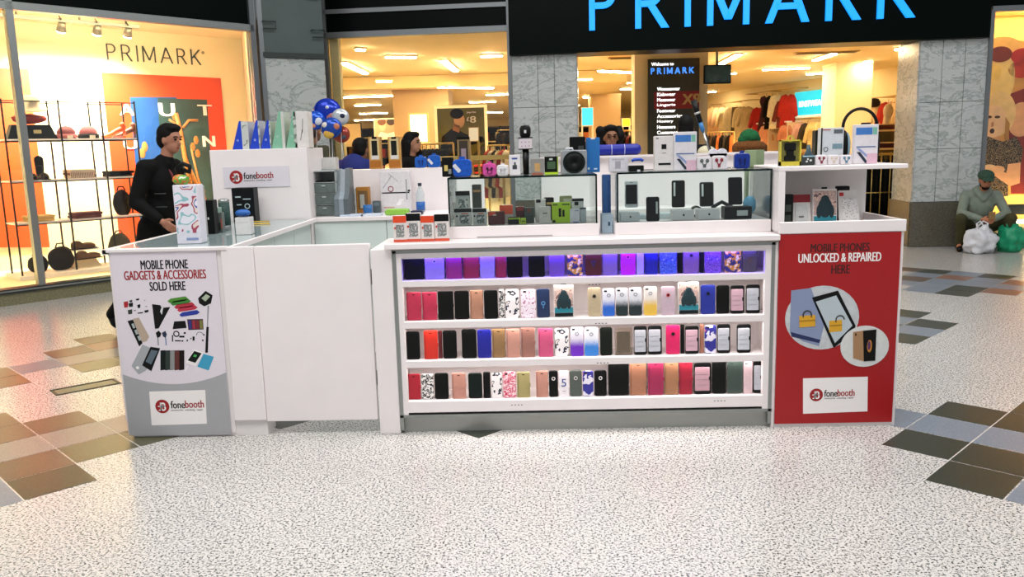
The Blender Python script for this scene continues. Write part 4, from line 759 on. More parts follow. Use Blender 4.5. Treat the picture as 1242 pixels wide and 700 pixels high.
def blue_box(label,px0,px1,pyt,Y,zb):
    return stand('screen_protector_box',label,'box',px0,px1,pyt,Y,zb,.035,'#dcd8dc',[(.06,.74,.74,.92,'#3f78c0','blue_panel'),(.76,.94,.74,.92,'#7ab8a4','green_panel'),(.1,.9,.42,.445,'#4a6a9a','rule'),(.95,.1,.02,.4,'#8c9cc8','fold_picture','d'),(.12,.62,.30,.02,'#1d2a3c','fold_picture','d'),(.55,.98,.0,.26,'#d8b4c4','pink_panel')],top=.01)
blue_box('white blue-panelled box beside the plain phone box on the right glass case',817.5,845,160,KY+.27,ZRt)
def bud_pack(label,px0,px1,pyt,Y,zb,c):
    x0,x1,h,Y=place(px0,px1,pyt,Y,zb); w=x1-x0; t=thing('earphone_pack',label,'earphones',((x0+x1)/2,Y,zb+.0005)); q=MB(); q.rbox(w,h,.03,w*.16,None,3,.003); part(t,'case',q,mat('#e2dde0',.25))
    q=MB()
    for s in (-1,1): q.ell((s*w*.2,-.001,h*.68),(w*.13,.004,h*.15)); q.tube([(s*w*.18,-.001,h*.62),(s*w*.1,-.001,h*.4),(0,-.001,h*.3)],.0025,6)
    q.box(-w*.1,w*.1,-.003,.001,h*.16,h*.42); part(t,'earbuds',q,mat(c,.35)); return t
bud_pack('white pack of grey earphones on the right glass case',846,863,190,KY+.25,ZRt,'#5a615f'); bud_pack('pack of dark red earphones before the heart box on the right glass case',864.5,880,189,KY+.25,ZRt,'#8a2232')
t,w,h=stand('heart_box','white heart-topped box behind the red earphones on the right glass case','box',860,882,186,KY+.34,ZRt,.03,'#e6e4ea',[])
q=MB(); 
for s in (-1,1): q.disc(s*w*.24,h,w*.26,0,.03,16)
part(t,'heart_lobes',q,mat('#e6e4ea',.42))
# selfie stick leaning
xa,za=PX(867,199,KY+.43); xb,zb_=PX(841,122,KY+.43)
t=thing('selfie_stick','black and steel selfie stick leaning up from the right glass case','selfie stick',(xa,KY+.43,ZRt+.001)); dz=zb_-ZRt; dx=xb-xa
P_=lambda f:(dx*f,0,dz*f)
q=MB(); q.cyl((0,0,.004),P_(.55),.006,n=10); part(t,'rod',q,mat('#a8a6a2',.25,.9)); q=MB(); q.cyl((.006,.006,.004),(dx*.5+.012,.006,dz*.5),.005,n=8); part(t,'inner_rod',q,mat('#1a1c1b',.4)); q=MB(); q.cyl(P_(.55),P_(.68),.012,.012,10); part(t,'blue_grip',q,mat('#3a86c8',.4)); q=MB(); q.cyl(P_(.68),P_(1),.014,.016,12); part(t,'handle',q,mat('#101412',.4)); q=MB(); q.cyl(P_(.8),P_(.83),.0168,n=12); part(t,'ring',q,mat('#c2c4c0',.3,.6))
ear_pack('deep blue rounded earphone case at the right end of the right glass case',891,910,183,KY+.25,ZRt,'#12318e','#0d1f66')
stand('folded_box','pale green folded carton standing behind the right glass case','box',905,926,182,KY+.62,ZW,.05,'#8fa07a',[(.55,1,0,1,'#7d8f6c','side_flap')],bev=.001)
stand('phone_box','tall dark blue box standing between the two glass cases','box',731,741,212,KY+.34,ZW,.06,'#35619c',[(.6,.9,.1,.9,'#2a4f86','side_band')])
stand('phone_box','white box with a pale blue lid lying between the two glass cases','box',730,743.5,260,KY+.22,ZW,.1,'#a9bfce',[(.55,.75,.4,.6,'#30506a')])
# ---- inside the left glass case (all stand on its floor)
def inbox(label,px0,px1,pyt,dy,body,dec=(),dep=.04): return stand('accessory_box',label,'box',px0,px1,pyt,KY+dy,ZIN,dep,body,dec,group='boxes inside the left glass case')
bp=pattern('print_grey_buds',[(0,'#c4c8c4'),(.47,'#5c6866'),(.58,'#8fa09e')],40)
inbox('black-topped white earphone box at the left end inside the left glass case',551,572,253,.17,'#c4c6c2',[(0,1,.78,1,'#151a18','black_top'),(.3,.85,.1,.62,bp,'product_picture'),(.1,.2,.5,.6,'#222624'),(.4,.8,.66,.72,'#c05a40')])
inbox('black-topped white earphone box second along inside the left glass case',573,590,253,.17,'#c4c6c2',[(0,1,.78,1,'#151a18','black_top'),(.3,.85,.1,.62,bp,'product_picture'),(.1,.2,.5,.6,'#222624'),(.4,.8,.66,.72,'#c05a40')])
inbox('taller black-topped earphone box at the back left inside the left glass case',553,570,232,.34,'#b4b8b4',[(0,1,.86,1,'#101412','black_top'),(.2,.85,.35,.75,bp,'product_picture')])
inbox('dark carded box at the back left inside the left glass case',573,584,224,.36,'#3c4038',[(.1,.9,.8,.86,'#b08a5a'),(.1,.9,.3,.36,'#8a8a5a')])
inbox('low dark red box with an orange lid inside the left glass case',592,612,257,.18,'#54161a',[(.05,.45,.72,1,'#d0422a','orange_lid'),(.3,.5,.7,.8,'#c9b8b0')],.06)
inbox('orange-lidded white box behind the dark red box inside the left glass case',606,622,249,.26,'#b8b0aa',[(0,1,.5,1,'#d4502c','orange_lid')],.05)
inbox('black box with a lime edge lying inside the left glass case',616,631,264,.17,'#141c18',[(.05,.9,.72,.95,'#8cae2e','lime_top'),(.9,1,0,1,'#b4d62a','lime_edge')],.05)
inbox('lime green pouch beside the lime-edged black box inside the left glass case',631.5,638,265,.17,'#a6c832',[(.2,.8,.4,.6,'#55661a')],.04)
inbox('dark red small box near the middle back inside the left glass case',626,636,251,.27,'#4c1418',[(.1,.9,.75,.95,'#8a2a2c')],.04)
inbox('dark grey-green gadget box near the middle inside the left glass case',636,648,252,.22,'#3a4642',[(.3,.7,.7,.95,'#6a3a30'),(.1,.9,.1,.5,'#2c3834')],.05)
inbox('tall white box with a black corner mark inside the left glass case',649,663,242,.27,'#c9c5c2',[(.1,.5,.86,1,'#15191a','black_corner'),(.92,1,0,1,'#2a2e30')],.05)
inbox('short cream box before the tall white box inside the left glass case',654,668,251,.18,'#d5d1ca',[(.3,.7,.56,.66,'#8a8a84'),(.25,.75,.4,.42,'#b0aca4')],.05)
inbox('black square box behind the lime box inside the left glass case',660,672,240,.36,'#16110f',[(.1,.9,.7,.8,'#c8a468')],.05)
inbox('lime green cable box with a black cable picture inside the left glass case',669.5,692,246,.19,'#aed51e',[(.36,.5,.3,.72,'#14190c','cable_picture'),(.56,.68,.3,.64,'#14190c','cable_picture'),(.02,.18,.02,.14,'#14190c'),(.55,.95,.88,.94,'#4a5a14'),(.05,.3,.86,.95,'#6a7a1c')],.05)
inbox('olive carded box behind the lime cable box inside the left glass case',679,694,238,.33,'#8f9468',[(.3,.95,.6,.9,'#b8b8a4')],.04)
inbox('white box with a black cap behind the small white box inside the left glass case',694,708,241,.28,'#c6c8c6',[(0,1,.88,1,'#14181a','black_cap'),(.2,.55,.7,.86,'#1a1e20')],.05)
inbox('small white box with blue print at the right inside the left glass case',691.5,703,254,.17,'#dcdce6',[(.3,.9,.02,.08,'#2a4a9a'),(.5,.9,.86,.92,'#8a92b8'),(.1,.6,.3,.33,'#b4b8cc')],.04)
inbox('slim pale box at the right end inside the left glass case',703.5,711,252,.19,'#b7c0c4',[(0,1,.9,1,'#3a4246','dark_top')],.04)
# ---- inside the right glass case: phones on their boxes
def phone(label,px0,px1,pyt,pyb,dy,c,screen,lean=.12,z=None,sticker=True,rz=0):
    Y=KY+dy; zb=z if z is not None else ZIN; x0,x1,h,Y=place(px0,px1,pyt,Y,zb); w=x1-x0
    t=thing('used_phone',label,'phone',((x0+x1)/2,Y,zb+.001),rz,'phones inside the right glass case'); Mx=Matrix.Rotation(-lean,4,'X')
    def ad(n,q,m):
        q.v=[tuple(Mx@Vector(v)) for v in q.v]; part(t,n,q,m)
    q=MB(); q.rbox(w,h,.009,w*.13,None,4,.0015); ad('body',q,mat(c,.3)); q=MB(); q.rbox(w*.86,h*(.74 if screen=='w' else .9),.0015,.003,T(0,-.0008,h*(.13 if screen=='w' else .05)),2); ad('screen',q,mScreen if screen!='o' else mat('#22261c',.25))
    if screen=='w': q=MB(); q.rbox(w*.2,h*.02,.0012,.001,T(0,-.0008,h*.94),2); ad('earpiece',q,pk); q=MB(); q.ring(0,h*.06,.003,.0045,-.001,.001,12); ad('home_button',q,pg)
    elif sticker: q=MB(); q.rbox(w*.14,h*.5,.0012,.001,T(-w*.3 if sticker is True else w*.3,-.0014,h*.3 if sticker is not True else h*.42),1); ad('price_sticker',q,mat('#cdd4d4',.5))
    return t
def wbox(label,px0,px1,pyt,dy,body='#d4dcde',dot=True):
    return stand('phone_box',label,'box',px0,px1,pyt,KY+dy,ZIN,.09,body,[(.46,.56,.4,.62,'#2a3032','round_mark','o')] if dot else [(.45,.85,.25,.7,'#c4ccce','label'),],group='phone boxes in the right glass case')
wbox('white phone box under the white phone in the right glass case',753,776,258,.17); wbox('white phone box with black mark under the green-black phone',816,842,255,.17,'#dedfe0'); wbox('white phone box with black mark under the leaning steel phone',847,873,254,.17,'#dedfe0'); wbox('black phone box with a white label at the right in the right glass case',879,912,251,.17,'#14181a',False)
wbox('pale box lying behind the white phone box in the right glass case',775,790,261,.3,'#b4c4ca',False); wbox('pale box behind the round-marked boxes in the right glass case',800,818,259,.3,'#c4d2d4',False)
zt=lambda px,pyt,dy: PX(px,pyt,KY+dy)[1]
phone('white phone with a black screen standing on a white box in the right glass case',758,774,220,250,.21,'#c3cacb','w',.05,zt(765,252,.21)); phone('black phone standing upright on the case floor in the right glass case',784,800,239,266,.15,'#0c1110','b',.08,None,'r')
phone('dark olive phone on the second white box in the right glass case',815,831,219,250,.21,'#1c211a','o',.06,zt(823,252,.2)); phone('black phone with steel edge leaning on the third white box in the right glass case',849,866,221,250,.21,'#33393a','o',.10,zt(857,251,.2)); phone('large black phone leaning back on the black box in the right glass case',884,901,215,248,.22,'#0d1213','b',.14,zt(892,249,.2),False)
q=MB(); q.ring(0,.03,.022,.032,0,.03,18); q.box(-.03,.03,0,.03,0,.012); solo('smart_watch','dark round smart watch between the phones in the right glass case','watch',q,mat('#2c3634',.35),(PX(845,240,KY+.33)[0],KY+.33,ZIN+.001))
q=MB(); q.tube([(-.06,.0,.012),(-.05,0,.05),(0,.01,.075),(.05,0,.05),(.06,0,.012)],.011,8); solo('headset','dark folded headset at the back of the right glass case','headset',q,mat('#2a2e30',.4),(PX(876,240,KY+.38)[0],KY+.38,ZIN+.001))
b_=blob((.036,.03,.05),.15,3,4); solo('blue_cleaning_cloth','crumpled pale blue cloth at the right end in the right glass case','cloth',b_,mat('#6aa6c8',.7),(PX(909,243,KY+.34)[0],KY+.34,ZIN+.060))
# ---- right shelf top
x0,x1,h,Y=place(946,972,166,KY+.14,ZSH); w=x1-x0
t=thing('action_camera_pack','yellow-framed clear pack with a dark gadget on the right shelf','pack',((x0+x1)/2,Y,ZSH+.0005)); mY=mat('#c9b93c',.3)
q=MB(); q.ring(0,h*.93,.010,.018,.004,.014,16); part(t,'hang_loop',q,mY); q=MB(); 
for b in ((-w/2,-w/2+.008,0,h*.9),(w/2-.008,w/2,0,h*.9),(-w/2,w/2,0,.022),(-w/2,w/2,h*.85,h*.9)): q.box(b[0],b[1],0,.03,b[2],b[3])
part(t,'frame',q,mY); q=MB(); q.box(-w/2+.008,w/2-.008,.02,.026,.02,h*.86); part(t,'backing',q,mat('#8f8b4a',.4)); q=MB(); q.rbox(w*.5,h*.26,.02,.006,T(0,.002,h*.52),2); q.rbox(w*.3,h*.2,.02,.004,T(0,.002,h*.34),2); q.rbox(w*.5,h*.18,.02,.006,T(0,.002,h*.17),2); part(t,'gadget',q,pk)
stand('gadget_box','square black box with white cups on the right shelf','box',973.5,988.5,189,KY+.14,ZSH,.05,'#2c3432',[(.35,.5,.55,.75,'#d8dcd8','cup','o'),(.55,.75,.4,.62,'#d8dcd8','cup','o'),(.25,.42,.3,.5,'#d8dcd8','cup','o'),(0,1,.88,1,'#9ac0d0','pale_top')])
q=MB(); q.lathe([(.022,0),(.024,.05),(.012,.075),(.010,.10),(.004,.105)],14); solo('spray_bottle','dark blue-grey bottle behind the black cup box on the right shelf','bottle',q,mat('#3a5560',.3),(PX(981,170,KY+.24)[0],KY+.24,ZSH+.0005))
bud_pack('white pack of dark red earphones on the right shelf',990,1003,188,KY+.12,ZSH,'#7a2034'); bud_pack('white pack of white earphones on the right shelf',1005,1018,188,KY+.12,ZSH,'#cdbfae'); bud_pack('white pack of blue-grey earphones on the right shelf',1020,1033.5,188,KY+.12,ZSH,'#5a8296')
stand('headphone_box','white headphone box with pale blue print on the right shelf','box',996,1023,155,KY+.24,ZSH,.06,'#cfd6da',[(.1,.32,.2,.62,'#3c464a','headphone_picture','r'),(.5,.95,.42,.56,'#7a98a4','blue_panel'),(.55,.95,.84,.95,'#5a6468'),(.05,.4,.93,.96,'#b05a50'),(-.02,.04,0,1,'#20282c','dark_side')])
blue_box('white box with a blue panel at the right end of the right shelf',1036,1065,151,KY+.16,ZSH)
# headphones
x0,x1,h,Y=place(1022,1063,132,KY+.30,ZSH); rx=(x1-x0)/2
t=thing('headphones','big black headphones standing between the boxes on the right shelf','headphones',((x0+x1)/2,Y,ZSH+.0005)); hz=h-rx*1.05
q=MB(); q.tube([(-rx*cos(a),0,hz+rx*1.05*sin(a)) for a in [pi*i/16 for i in range(17)]],.0085,8); part(t,'headband',q,mat('#0f1211',.4))
for s in (-1,1):
    q=MB(); q.cyl((s*rx,0,hz+.0),(s*rx,0,hz-.03),.007); part(t,'arm',q,mat('#1a1e1d',.4)); q=MB(); q.ell((s*(rx-.008),0,hz*.46),(.024,.038,hz*.46)); part(t,'ear_cup',q,mat('#0f1211',.4)); q=MB(); q.ell((s*(rx-.024),0,hz*.46),(.016,.034,hz*.40)); part(t,'ear_pad',q,mat('#7fa4b4',.6))
stand('gadget_box','dark slim box behind the headphone box on the right shelf','box',989,998,158,KY+.33,ZSH,.06,'#2a2c22',[])
# ---- tray under the right shelf
stand('gadget_box','black carded pack at the left end of the tray under the right shelf','pack',950,962,236,KY+.14,ZTR,.04,'#1a221e',[(.2,.8,.5,.7,'#3a463e'),(.2,.8,.2,.4,'#2e3a32')])
def blister(label,px0,px1,pyt,Y,dec,c='#d9d7d4'):
    x0,x1,h,Y=place(px0,px1,pyt,Y,ZTR); w=x1-x0; t=thing('blister_pack',label,'pack',((x0+x1)/2,Y,ZTR+.0035),0); Mx=Matrix.Rotation(-.22,4,'X')
    def ad(n,q,m): q.v=[tuple(Mx@Vector(v)) for v in q.v]; part(t,n,q,m)
    q=MB(); q.rbox(w,h,.012,.006,None,2,.002); ad('card',q,mat(c,.35))
    for n_,u0,u1,v0,v1,cc in dec: q=MB(); q.rbox((u1-u0)*w,(v1-v0)*h,.006,.004,T(((u0+u1)/2-.5)*w,-.004,v0*h),2,.001); ad(n_,q,M_(cc))
blister('white blister pack with a red header in the tray under the right shelf',963,985,236,KY+.13,[('red_header',.02,.98,.76,.99,'#8a1c24'),('clear_blister',.12,.8,.04,.7,'#c9ccca'),('card_print',.3,.6,.3,.36,'#6a6e6c')])
blister('white blister pack with tiny pictures at the right in the tray under the right shelf',1019,1044,231,KY+.13,[('red_badge',.06,.26,.84,.94,'#b8262a'),('clear_blister',.18,.92,.05,.78,pattern('print_tiny',[(0,'#dcdad8'),(.58,'#8a8c8c'),(.64,'#d0cecc')],120))])
x0,x1,h,Y=place(987,1016,230,KY+.12,ZTR); case_thing('pack',x1-x0,h,'','','larger gorilla picture phone case pack in the tray under the right shelf',((x0+x1)/2,Y,ZTR+.0005),-.10,0,None)
stand('gadget_box','dark flat box lying at the back of the tray under the right shelf','box',1016,1030,226,KY+.30,ZTR,.05,'#1c1c1a',[])
# ---- back counter goods
x0,x1,h,Y=place(375.5,405,206,6.25,ZBC); w=x1-x0
t=thing('drawer_tower','grey translucent four-drawer plastic tower on the back counter','drawer unit',((x0+x1)/2+.03,6.2,ZBC+.0005)); mDr=mat('#8c9794',.3)
q=MB(); q.box(-w/2,-w/2+.006,0,.24,0,h); q.box(w/2-.006,w/2,0,.24,0,h); q.box(-w/2,w/2,.234,.24,0,h)
for k in range(5): q.box(-w/2,w/2,0,.24,k*h*.24,k*h*.24+.005)
part(t,'frame',q,mat('#aab2b0',.3))
for k in range(3):
    d=q=MB(); q.rbox(w-.016,h*.24-.012,.2,.003,T(0,-.006,k*h*.24+.008),1,.002); d=part(t,'drawer',q,mat('#5f6b68',.3,var=.2,scale=25)); q=MB(); q.rbox(.03,.008,.006,.003,T(0,-.011,k*h*.24+h*.17),2); part(d,'handle',q,mat('#c2c8c6',.3))
q=MB(); q.box(-w*.35,w*.2,.02,.12,h*.725,h*.76); part(t,'loose_tools',q,pk)
stand('cash_box','white card box with a dark slot standing behind the drawer tower','box',392,409,191,6.46,ZBC,.1,'#d4d2ce',[(-.0,.3,.1,.5,'#15191a','dark_slot')])
x0,x1,h,Y=place(405,424,204,6.2,ZBC); w=x1-x0
t=thing('file_rack','grey curved magazine file rack beside the drawer tower','file rack',((x0+x1)/2,6.16,ZBC+.0005))
for k in range(3):
    q=MB(); xk=-w*.3+k*w*.3; prof=[(0,0),(.22,0),(.22,h*(.85+.07*k)),(.12,h*(.95+.02*k)),(.06,h*.5),(.0,h*.36)]; v=[(xk-.018+s*.036,y,z) for s in (0,1) for y,z in prof]; n=6
    q.add(v,[tuple(range(n)),tuple(range(2*n-1,n-1,-1))]+[(i,i+n,(i+1)%n+n,(i+1)%n) for i in range(n)]); part(t,'file_slot',q,mat(('#6e7a80','#8f9aa2','#5c666a')[k],.4))
stand('phone_pack','orange and brown clear-fronted box on the back counter','box',432.5,448,227,6.42,ZBC,.06,'#b0762a',[(.12,.88,.14,.86,'#7a5a34','window'),(.28,.62,.2,.72,'#b4b4a8','product_picture')])
stand('accessory_box','narrow white printed box beside the orange box on the back counter','box',424.5,432,229,6.42,ZBC,.05,'#d9d8d2',[(.2,.8,.5,.8,'#8f9a90'),(.2,.8,.15,.35,'#5a7062')])
q=MB(); q.cyl((0,0,0),(0,0,.07),.035,n=18); q.cyl((0,-.036,.035),(0,-.040,.035),.02,n=14); solo('tape_roll','blue tape roll beside the orange box on the back counter','tape',q,mat('#2d6aa8',.4),(PX(446,252,6.33)[0],6.33,ZBC+.0005))
stand('accessory_box','small dark grey box beside the blue tape on the back counter','box',452,461,244,6.4,ZBC,.05,'#4a5658',[(.1,.9,.6,.9,'#6a7678')])
t,w,h=stand('ring_light_box','big white box with line drawings of a tripod on the back counter','box',461.5,497.5,208,6.48,ZBC,.07,'#e0dcde',[(.05,.97,.46,.49,'#2a2e30','black_line'),(.86,.9,.3,.8,'#9a9c9e','stand_drawing'),(.25,.45,.48,.66,'#8a3038','ring_drawing','r'),(.1,.4,.6,.9,'#77797c','frame_drawing','t'),(.6,.3,.75,.95,'#8c8e90','frame_drawing','t'),(.5,.78,.16,.32,'#f2f0f0','highlight','d'),(.92,1,.5,.54,'#14181a','black_tip'),(.1,.45,.1,.13,'#c49a90')])
x,z=PX(510.5,256,6.4); t=thing('water_bottle','clear water bottle with blue label and dark cap on the back counter','bottle',(x,6.4,ZBC+.0005)); hb=PX(510.5,222,6.4)[1]-ZBC
q=MB(); q.lathe([(.030,0),(.033,.01),(.033,hb*.5),(.034,hb*.62),(.020,hb*.8),(.012,hb*.88),(.012,hb*.92)],18); part(t,'body',q,mat('#d5dede',.1,alpha=.55)); q=MB(); q.cyl((0,0,hb*.06),(0,0,hb*.36),.0345,n=18); part(t,'label',q,mat('#1d5fae',.4)); q=MB(); q.cyl((0,0,hb*.9),(0,0,hb),.015,n=14); part(t,'cap',q,mat('#16233a',.4))
for i,(a,b,py,c,l) in enumerate(((421,446,260,'#c9d4e6','pale blue leaflet lying at the left on the back counter'),(444,466,260,'#d2dbe8','pale blue leaflet lying at the middle of the back counter'))):
    xa,ya=PZ(a,py,ZBC); xb,yb=PZ(b,py,ZBC); q=MB(); q.box(0,xb-xa,0,.13,0,.012); solo('leaflet_pile',l,'paper',q,mat(c,.5),(xa,6.12,ZBC+.0005))
xa,_=PX(468,256,6.2); xb,_=PX(497,256,6.2); q=MB(); q.rbox(xb-xa,.045,.08,.02,T(0,0,0),3,.008); solo('green_pouch','lime green rolled pouch lying in front of the line-drawn box','pouch',q,mat('#8fc44a',.45),((xa+xb)/2,6.14,ZBC+.0005))
xa,_=PX(500,256,6.2); q=MB(); q.rbox(.09,.03,.07,.01,None,2,.005); solo('wallet','small navy wallet on the back counter next to the lime pouch','wallet',q,mat('#1a2440',.4),(xa+.04,6.14,ZBC+.0005))
# ---- on top of the back board
for a,b,l in ((447.5,462,'gold-framed gadget box, left of the pair on the back board'),(471,485.5,'gold-framed gadget box, right of the pair on the back board')):
    stand('gadget_box',l,'box',a,b,166,6.63,ZBB,.06,'#c4944a',[(.04,.96,.04,.26,'#b06a1c','orange_base'),(.12,.88,.3,.96,'#d8c08a','window'),(.25,.72,.42,.88,'#2a2a24','gadget_picture'),(.2,.8,.3,.42,'#d9d6d0','white_label'),(.3,.7,.93,1,'#14150f','handle')])
ear_pack('blue earphone case, left of the pair on the back board','' or 503,517.5,188,6.63,ZBB,'#1858b4','#0d2f7a'); ear_pack('blue earphone case with white plug, right of the pair on the back board',518.5,534,186,6.63,ZBB,'#1858b4','pill')
stand('gadget_box','tall gold box standing behind the blue pack on the left glass case','box',555,570,166,KY+.4,ZL,.05,'#8a7348',[(.15,.85,.35,.9,'#3a3022','window'),(.3,.7,.3,.7,'#9c8890','gadget_picture'),(0,1,.93,1,'#14150f','black_top')])
# ---- wedge boxes along the top of the sign panel
def wedge(label,pxl,pxa,pxr,pyt,c,face):
    Y=6.12; zb=ZSP; x0,_=PX(pxl,182,Y); xa,zt_=PX(pxa,pyt,Y); x1,_=PX(pxr,182,Y); h=zt_-zb
    t=thing('wedge_box',label,'box',(x0,Y,zb+.0005)); w=xa-x0; q=MB(); q.prism([(0,0),(w+.002,0),(w+.002,h),(w*.85,h)],0,.16); part(t,'side_panel',q,mat(c,.4)); q=MB(); q.box(w+.0025,x1-x0,.0,.16,0,h*.985); part(t,'body',q,mat('#cfd2cc',.4))
    q=MB(); q.box(w+.01,x1-x0-.006,-.001,.001,h*.12,h*.86); part(t,'front_print',q,face); q=MB(); q.ring(w*.6,h*.32,.006,.009,-.001,.001,4); part(t,'square_mark',q,mat('#d0d8e8',.4)); return t
fp=pattern('print_grey_face',[(0,'#c2c7c0'),(.5,'#7d8a80'),(.58,'#c8ccc4')],14)
mBl,mMi='#1740c0','#7fb89a'
wedge('blue-sided wedge box, leftmost on the sign panel',282,291.5,302.5,147,mBl,fp); wedge('blue-sided wedge box, second on the sign panel',303,312,315.8,146,mBl,fp); wedge('blue-sided wedge box, third on the sign panel',316.5,325.5,329,146,mBl,fp)
wedge('mint-sided wedge box, fourth on the sign panel',330,339.5,346.5,135,mMi,mat('#c9bfb2',.4)); wedge('mint-sided wedge box, fifth on the sign panel',347.5,357,358.8,135,mMi,fp)
stand('phone_box','white box with dark script at the right end of the sign panel','box',359.5,373.5,135,6.1,ZSP,.14,'#dcd8d4',[(.3,.5,.2,.5,'#2a2e2c','script','t'),(.5,.6,.4,.8,'#2a2e2c','script','t')])
# ---- side counter goods
x0,x1,h,Y=place(212,241,222,None,ZSC,296)
t=thing('toy_display_box','white box with swirling coloured print at the front of the side counter','box',((x0+x1)/2,Y,ZSC+.0005)); w=x1-x0
q=MB(); q.rbox(w,h*.97,.09,.004,None,1,.002); part(t,'carton',q,mat('#e4e0ea',.4)); q=MB(); q.box(-w*.46,w*.46,-.001,.002,h*.18,h*.94); part(t,'swirl_print',q,pattern('print_swirl',[(0,'#e8e6f0'),(.42,'#8fc0c4'),(.47,'#e6e2ec'),(.55,'#a8485c'),(.585,'#e8d8d0'),(.62,'#5a6aa8'),(.65,'#ece8f0')],11,detail=1)); q=MB(); q.box(-w*.1,w*.4,-.0015,.001,h*.06,h*.1); part(t,'caption',q,mat('#8a9ac4',.4))
x_,z_=PX(220,216,Y+.05); q=blob((.045,.035,.028),.3,4,2); solo('green_plush','green and orange plush lying on the swirl-print box','toy',q,pattern('plush',[(0,'#d8783a'),(.5,'#5fae3a'),(.62,'#e8e0d0')],24),(x_,Y+.045,ZSC+h*.97+.027)); q=MB(); q.tube([(-.03,0,.0),(-.035,0,.035),(0,.0,.055),(.035,0,.04),(.03,0,.01),(.0,0,.02)],.013,10); solo('black_ribbon','black looped ribbon on top of the plush toy','ribbon',q,mat('#0b0e0d',.5),(x_+.02,Y+.045,ZSC+h*.97+.058))
stand('phone_stand','slim grey device with dark screen behind the swirl-print box','gadget',240.5,248,225,None,ZSC,.03,'#a8a8a4',[(.15,.85,.62,.92,'#12201c','screen'),(.1,.9,.05,.4,'#4a3a2c','brown_base')],pyb=287)
stand('speaker_box','tall matt black box with a white dot on the side counter','box',246,259.5,243,None,ZSC,.07,'#0b0e0d',[(.42,.56,.42,.5,'#d8d8d4','white_dot','o')],pyb=284)
stand('accessory_box','small green and clear box on the side counter','box',258,266.5,252,None,ZSC,.05,'#8fa89a',[(.1,.9,.5,.8,'#4a6a8a'),(.1,.9,.1,.3,'#8aae4a')],pyb=281)
stand('accessory_box','small grey box with red edge on the side counter','box',264,269.5,258,None,ZSC,.05,'#5a6460',[(.7,1,.2,.7,'#a85a4a'),(.1,.6,.1,.5,'#2a3430')],pyb=282)
x,y=PZ(274,279,ZSC); hh=PX(273,241,y)[1]-ZSC; t=thing('thermos_flask','dark meshed flask speaker with silver ends on the side counter','flask',(x,y,ZSC+.0005)); q=MB(); q.lathe([(.034,0),(.036,.006),(.036,hh*.14),(.034,hh*.15)],18); q.lathe([(.035,hh*.88),(.036,hh*.9),(.034,hh*.97),(.02,hh)],18); part(t,'metal_ends',q,mAlu); q=MB(); q.cyl((0,0,hh*.15),(0,0,hh*.88),.035,n=18); part(t,'mesh_body',q,mat('#26443e',.6,var=.5,scale=140,bump=.4))
stand('speaker_box','white box with faint lines under the blue speaker on the side counter','box',285.5,303.5,264,None,ZSC,.07,'#dcdad8',[(.1,.9,.7,.73,'#c2c0be')],pyb=285)
x0,x1,h,Y=place(283.5,302.5,255,PZ(294,285,ZSC)[1],ZSC); t=thing('pebble_speaker','blue oval speaker lying on the white box','speaker',((x0+x1)/2,Y+.035,ZSC+PX(294,264,Y)[1]-ZSC+.001)); q=MB(); q.ell((0,0,.024),((x1-x0)/2,.03,.023)); part(t,'body',q,mat('#1d5fb0',.4,bump=.3,scale=200)); q=MB(); q.tube([(-.035,-.022,.012),(0,-.031,.012),(.035,-.022,.012)],.0025,6); part(t,'rim',q,mat('#0f2f66',.4))
stand('ring_light_box','black box with white icons leaning on the sign panel','box',282,308.5,228,6.0-.13,ZSC,.1,'#0e1518',[(.15,.4,.72,.76,'#a8b8bc','icon'),(.5,.85,.66,.69,'#a8b8bc','icon'),(.2,.42,.5,.53,'#a8b8bc','icon'),(.55,.8,.44,.5,'#a8b8bc','icon','r'),(.2,.5,.3,.33,'#7a8a8e','icon'),(.6,.8,.24,.27,'#7a8a8e','icon')])
for i,py in enumerate((269,272)):
    xa,ya=PZ(303,py,ZSC+.004); q=MB(); q.cyl((0,0,0),(.14,0,0),.004,n=6); solo('pencil','yellow pencil lying at the foot of the sign panel, '+('the farther one' if i==0 else 'the nearer one'),'pencil',q,mat('#d9b02a',.4),(xa,min(ya,5.98-i*.05),ZSC+.0045))
# ================================================================= PEOPLE
V=Vector
def hand_prims(wr,d,n,side,curl=.5,k=1.0):
    """wrist, direction of the fingers, palm normal (fingers curl towards it), thumb side"""
    d=d.normalized(); n=(n-d*n.dot(d)).normalized(); s=side-d*side.dot(d)-n*side.dot(n); s.normalize(); P=[]
    P.append(('c',wr,wr+d*.03*k,.024*k,.026*k))
    for i in range(4):
        o=(1.5-i)*.019*k; b=wr+d*.035*k+s*o*.8; m_=wr+d*.09*k+s*o; P.append(('c',b,m_,.0135*k,.0115*k))
        L=(.040,.045,.042,.033)[i]*k; a=curl*.8; p1=m_+(d*cos(a)+n*sin(a))*L; a2=curl*1.9; p2=p1+(d*cos(a2)+n*sin(a2))*L*.62; a3=curl*2.6; p3=p2+(d*cos(a3)+n*sin(a3))*L*.45
        P+= [('c',m_,p1,.0095*k,.009*k),('c',p1,p2,.009*k,.0082*k),('c',p2,p3,.0082*k,.0072*k)]
    t0=wr+d*.025*k+s*.026*k; t1=t0+(d*.7+s*.75+n*.2).normalized()*.036*k; t2=t1+(d*.9+s*.2+n*.45).normalized()*.03*k
    P+= [('c',t0,t1,.0125*k,.0105*k),('c',t1,t2,.0105*k,.0085*k)]
    return P
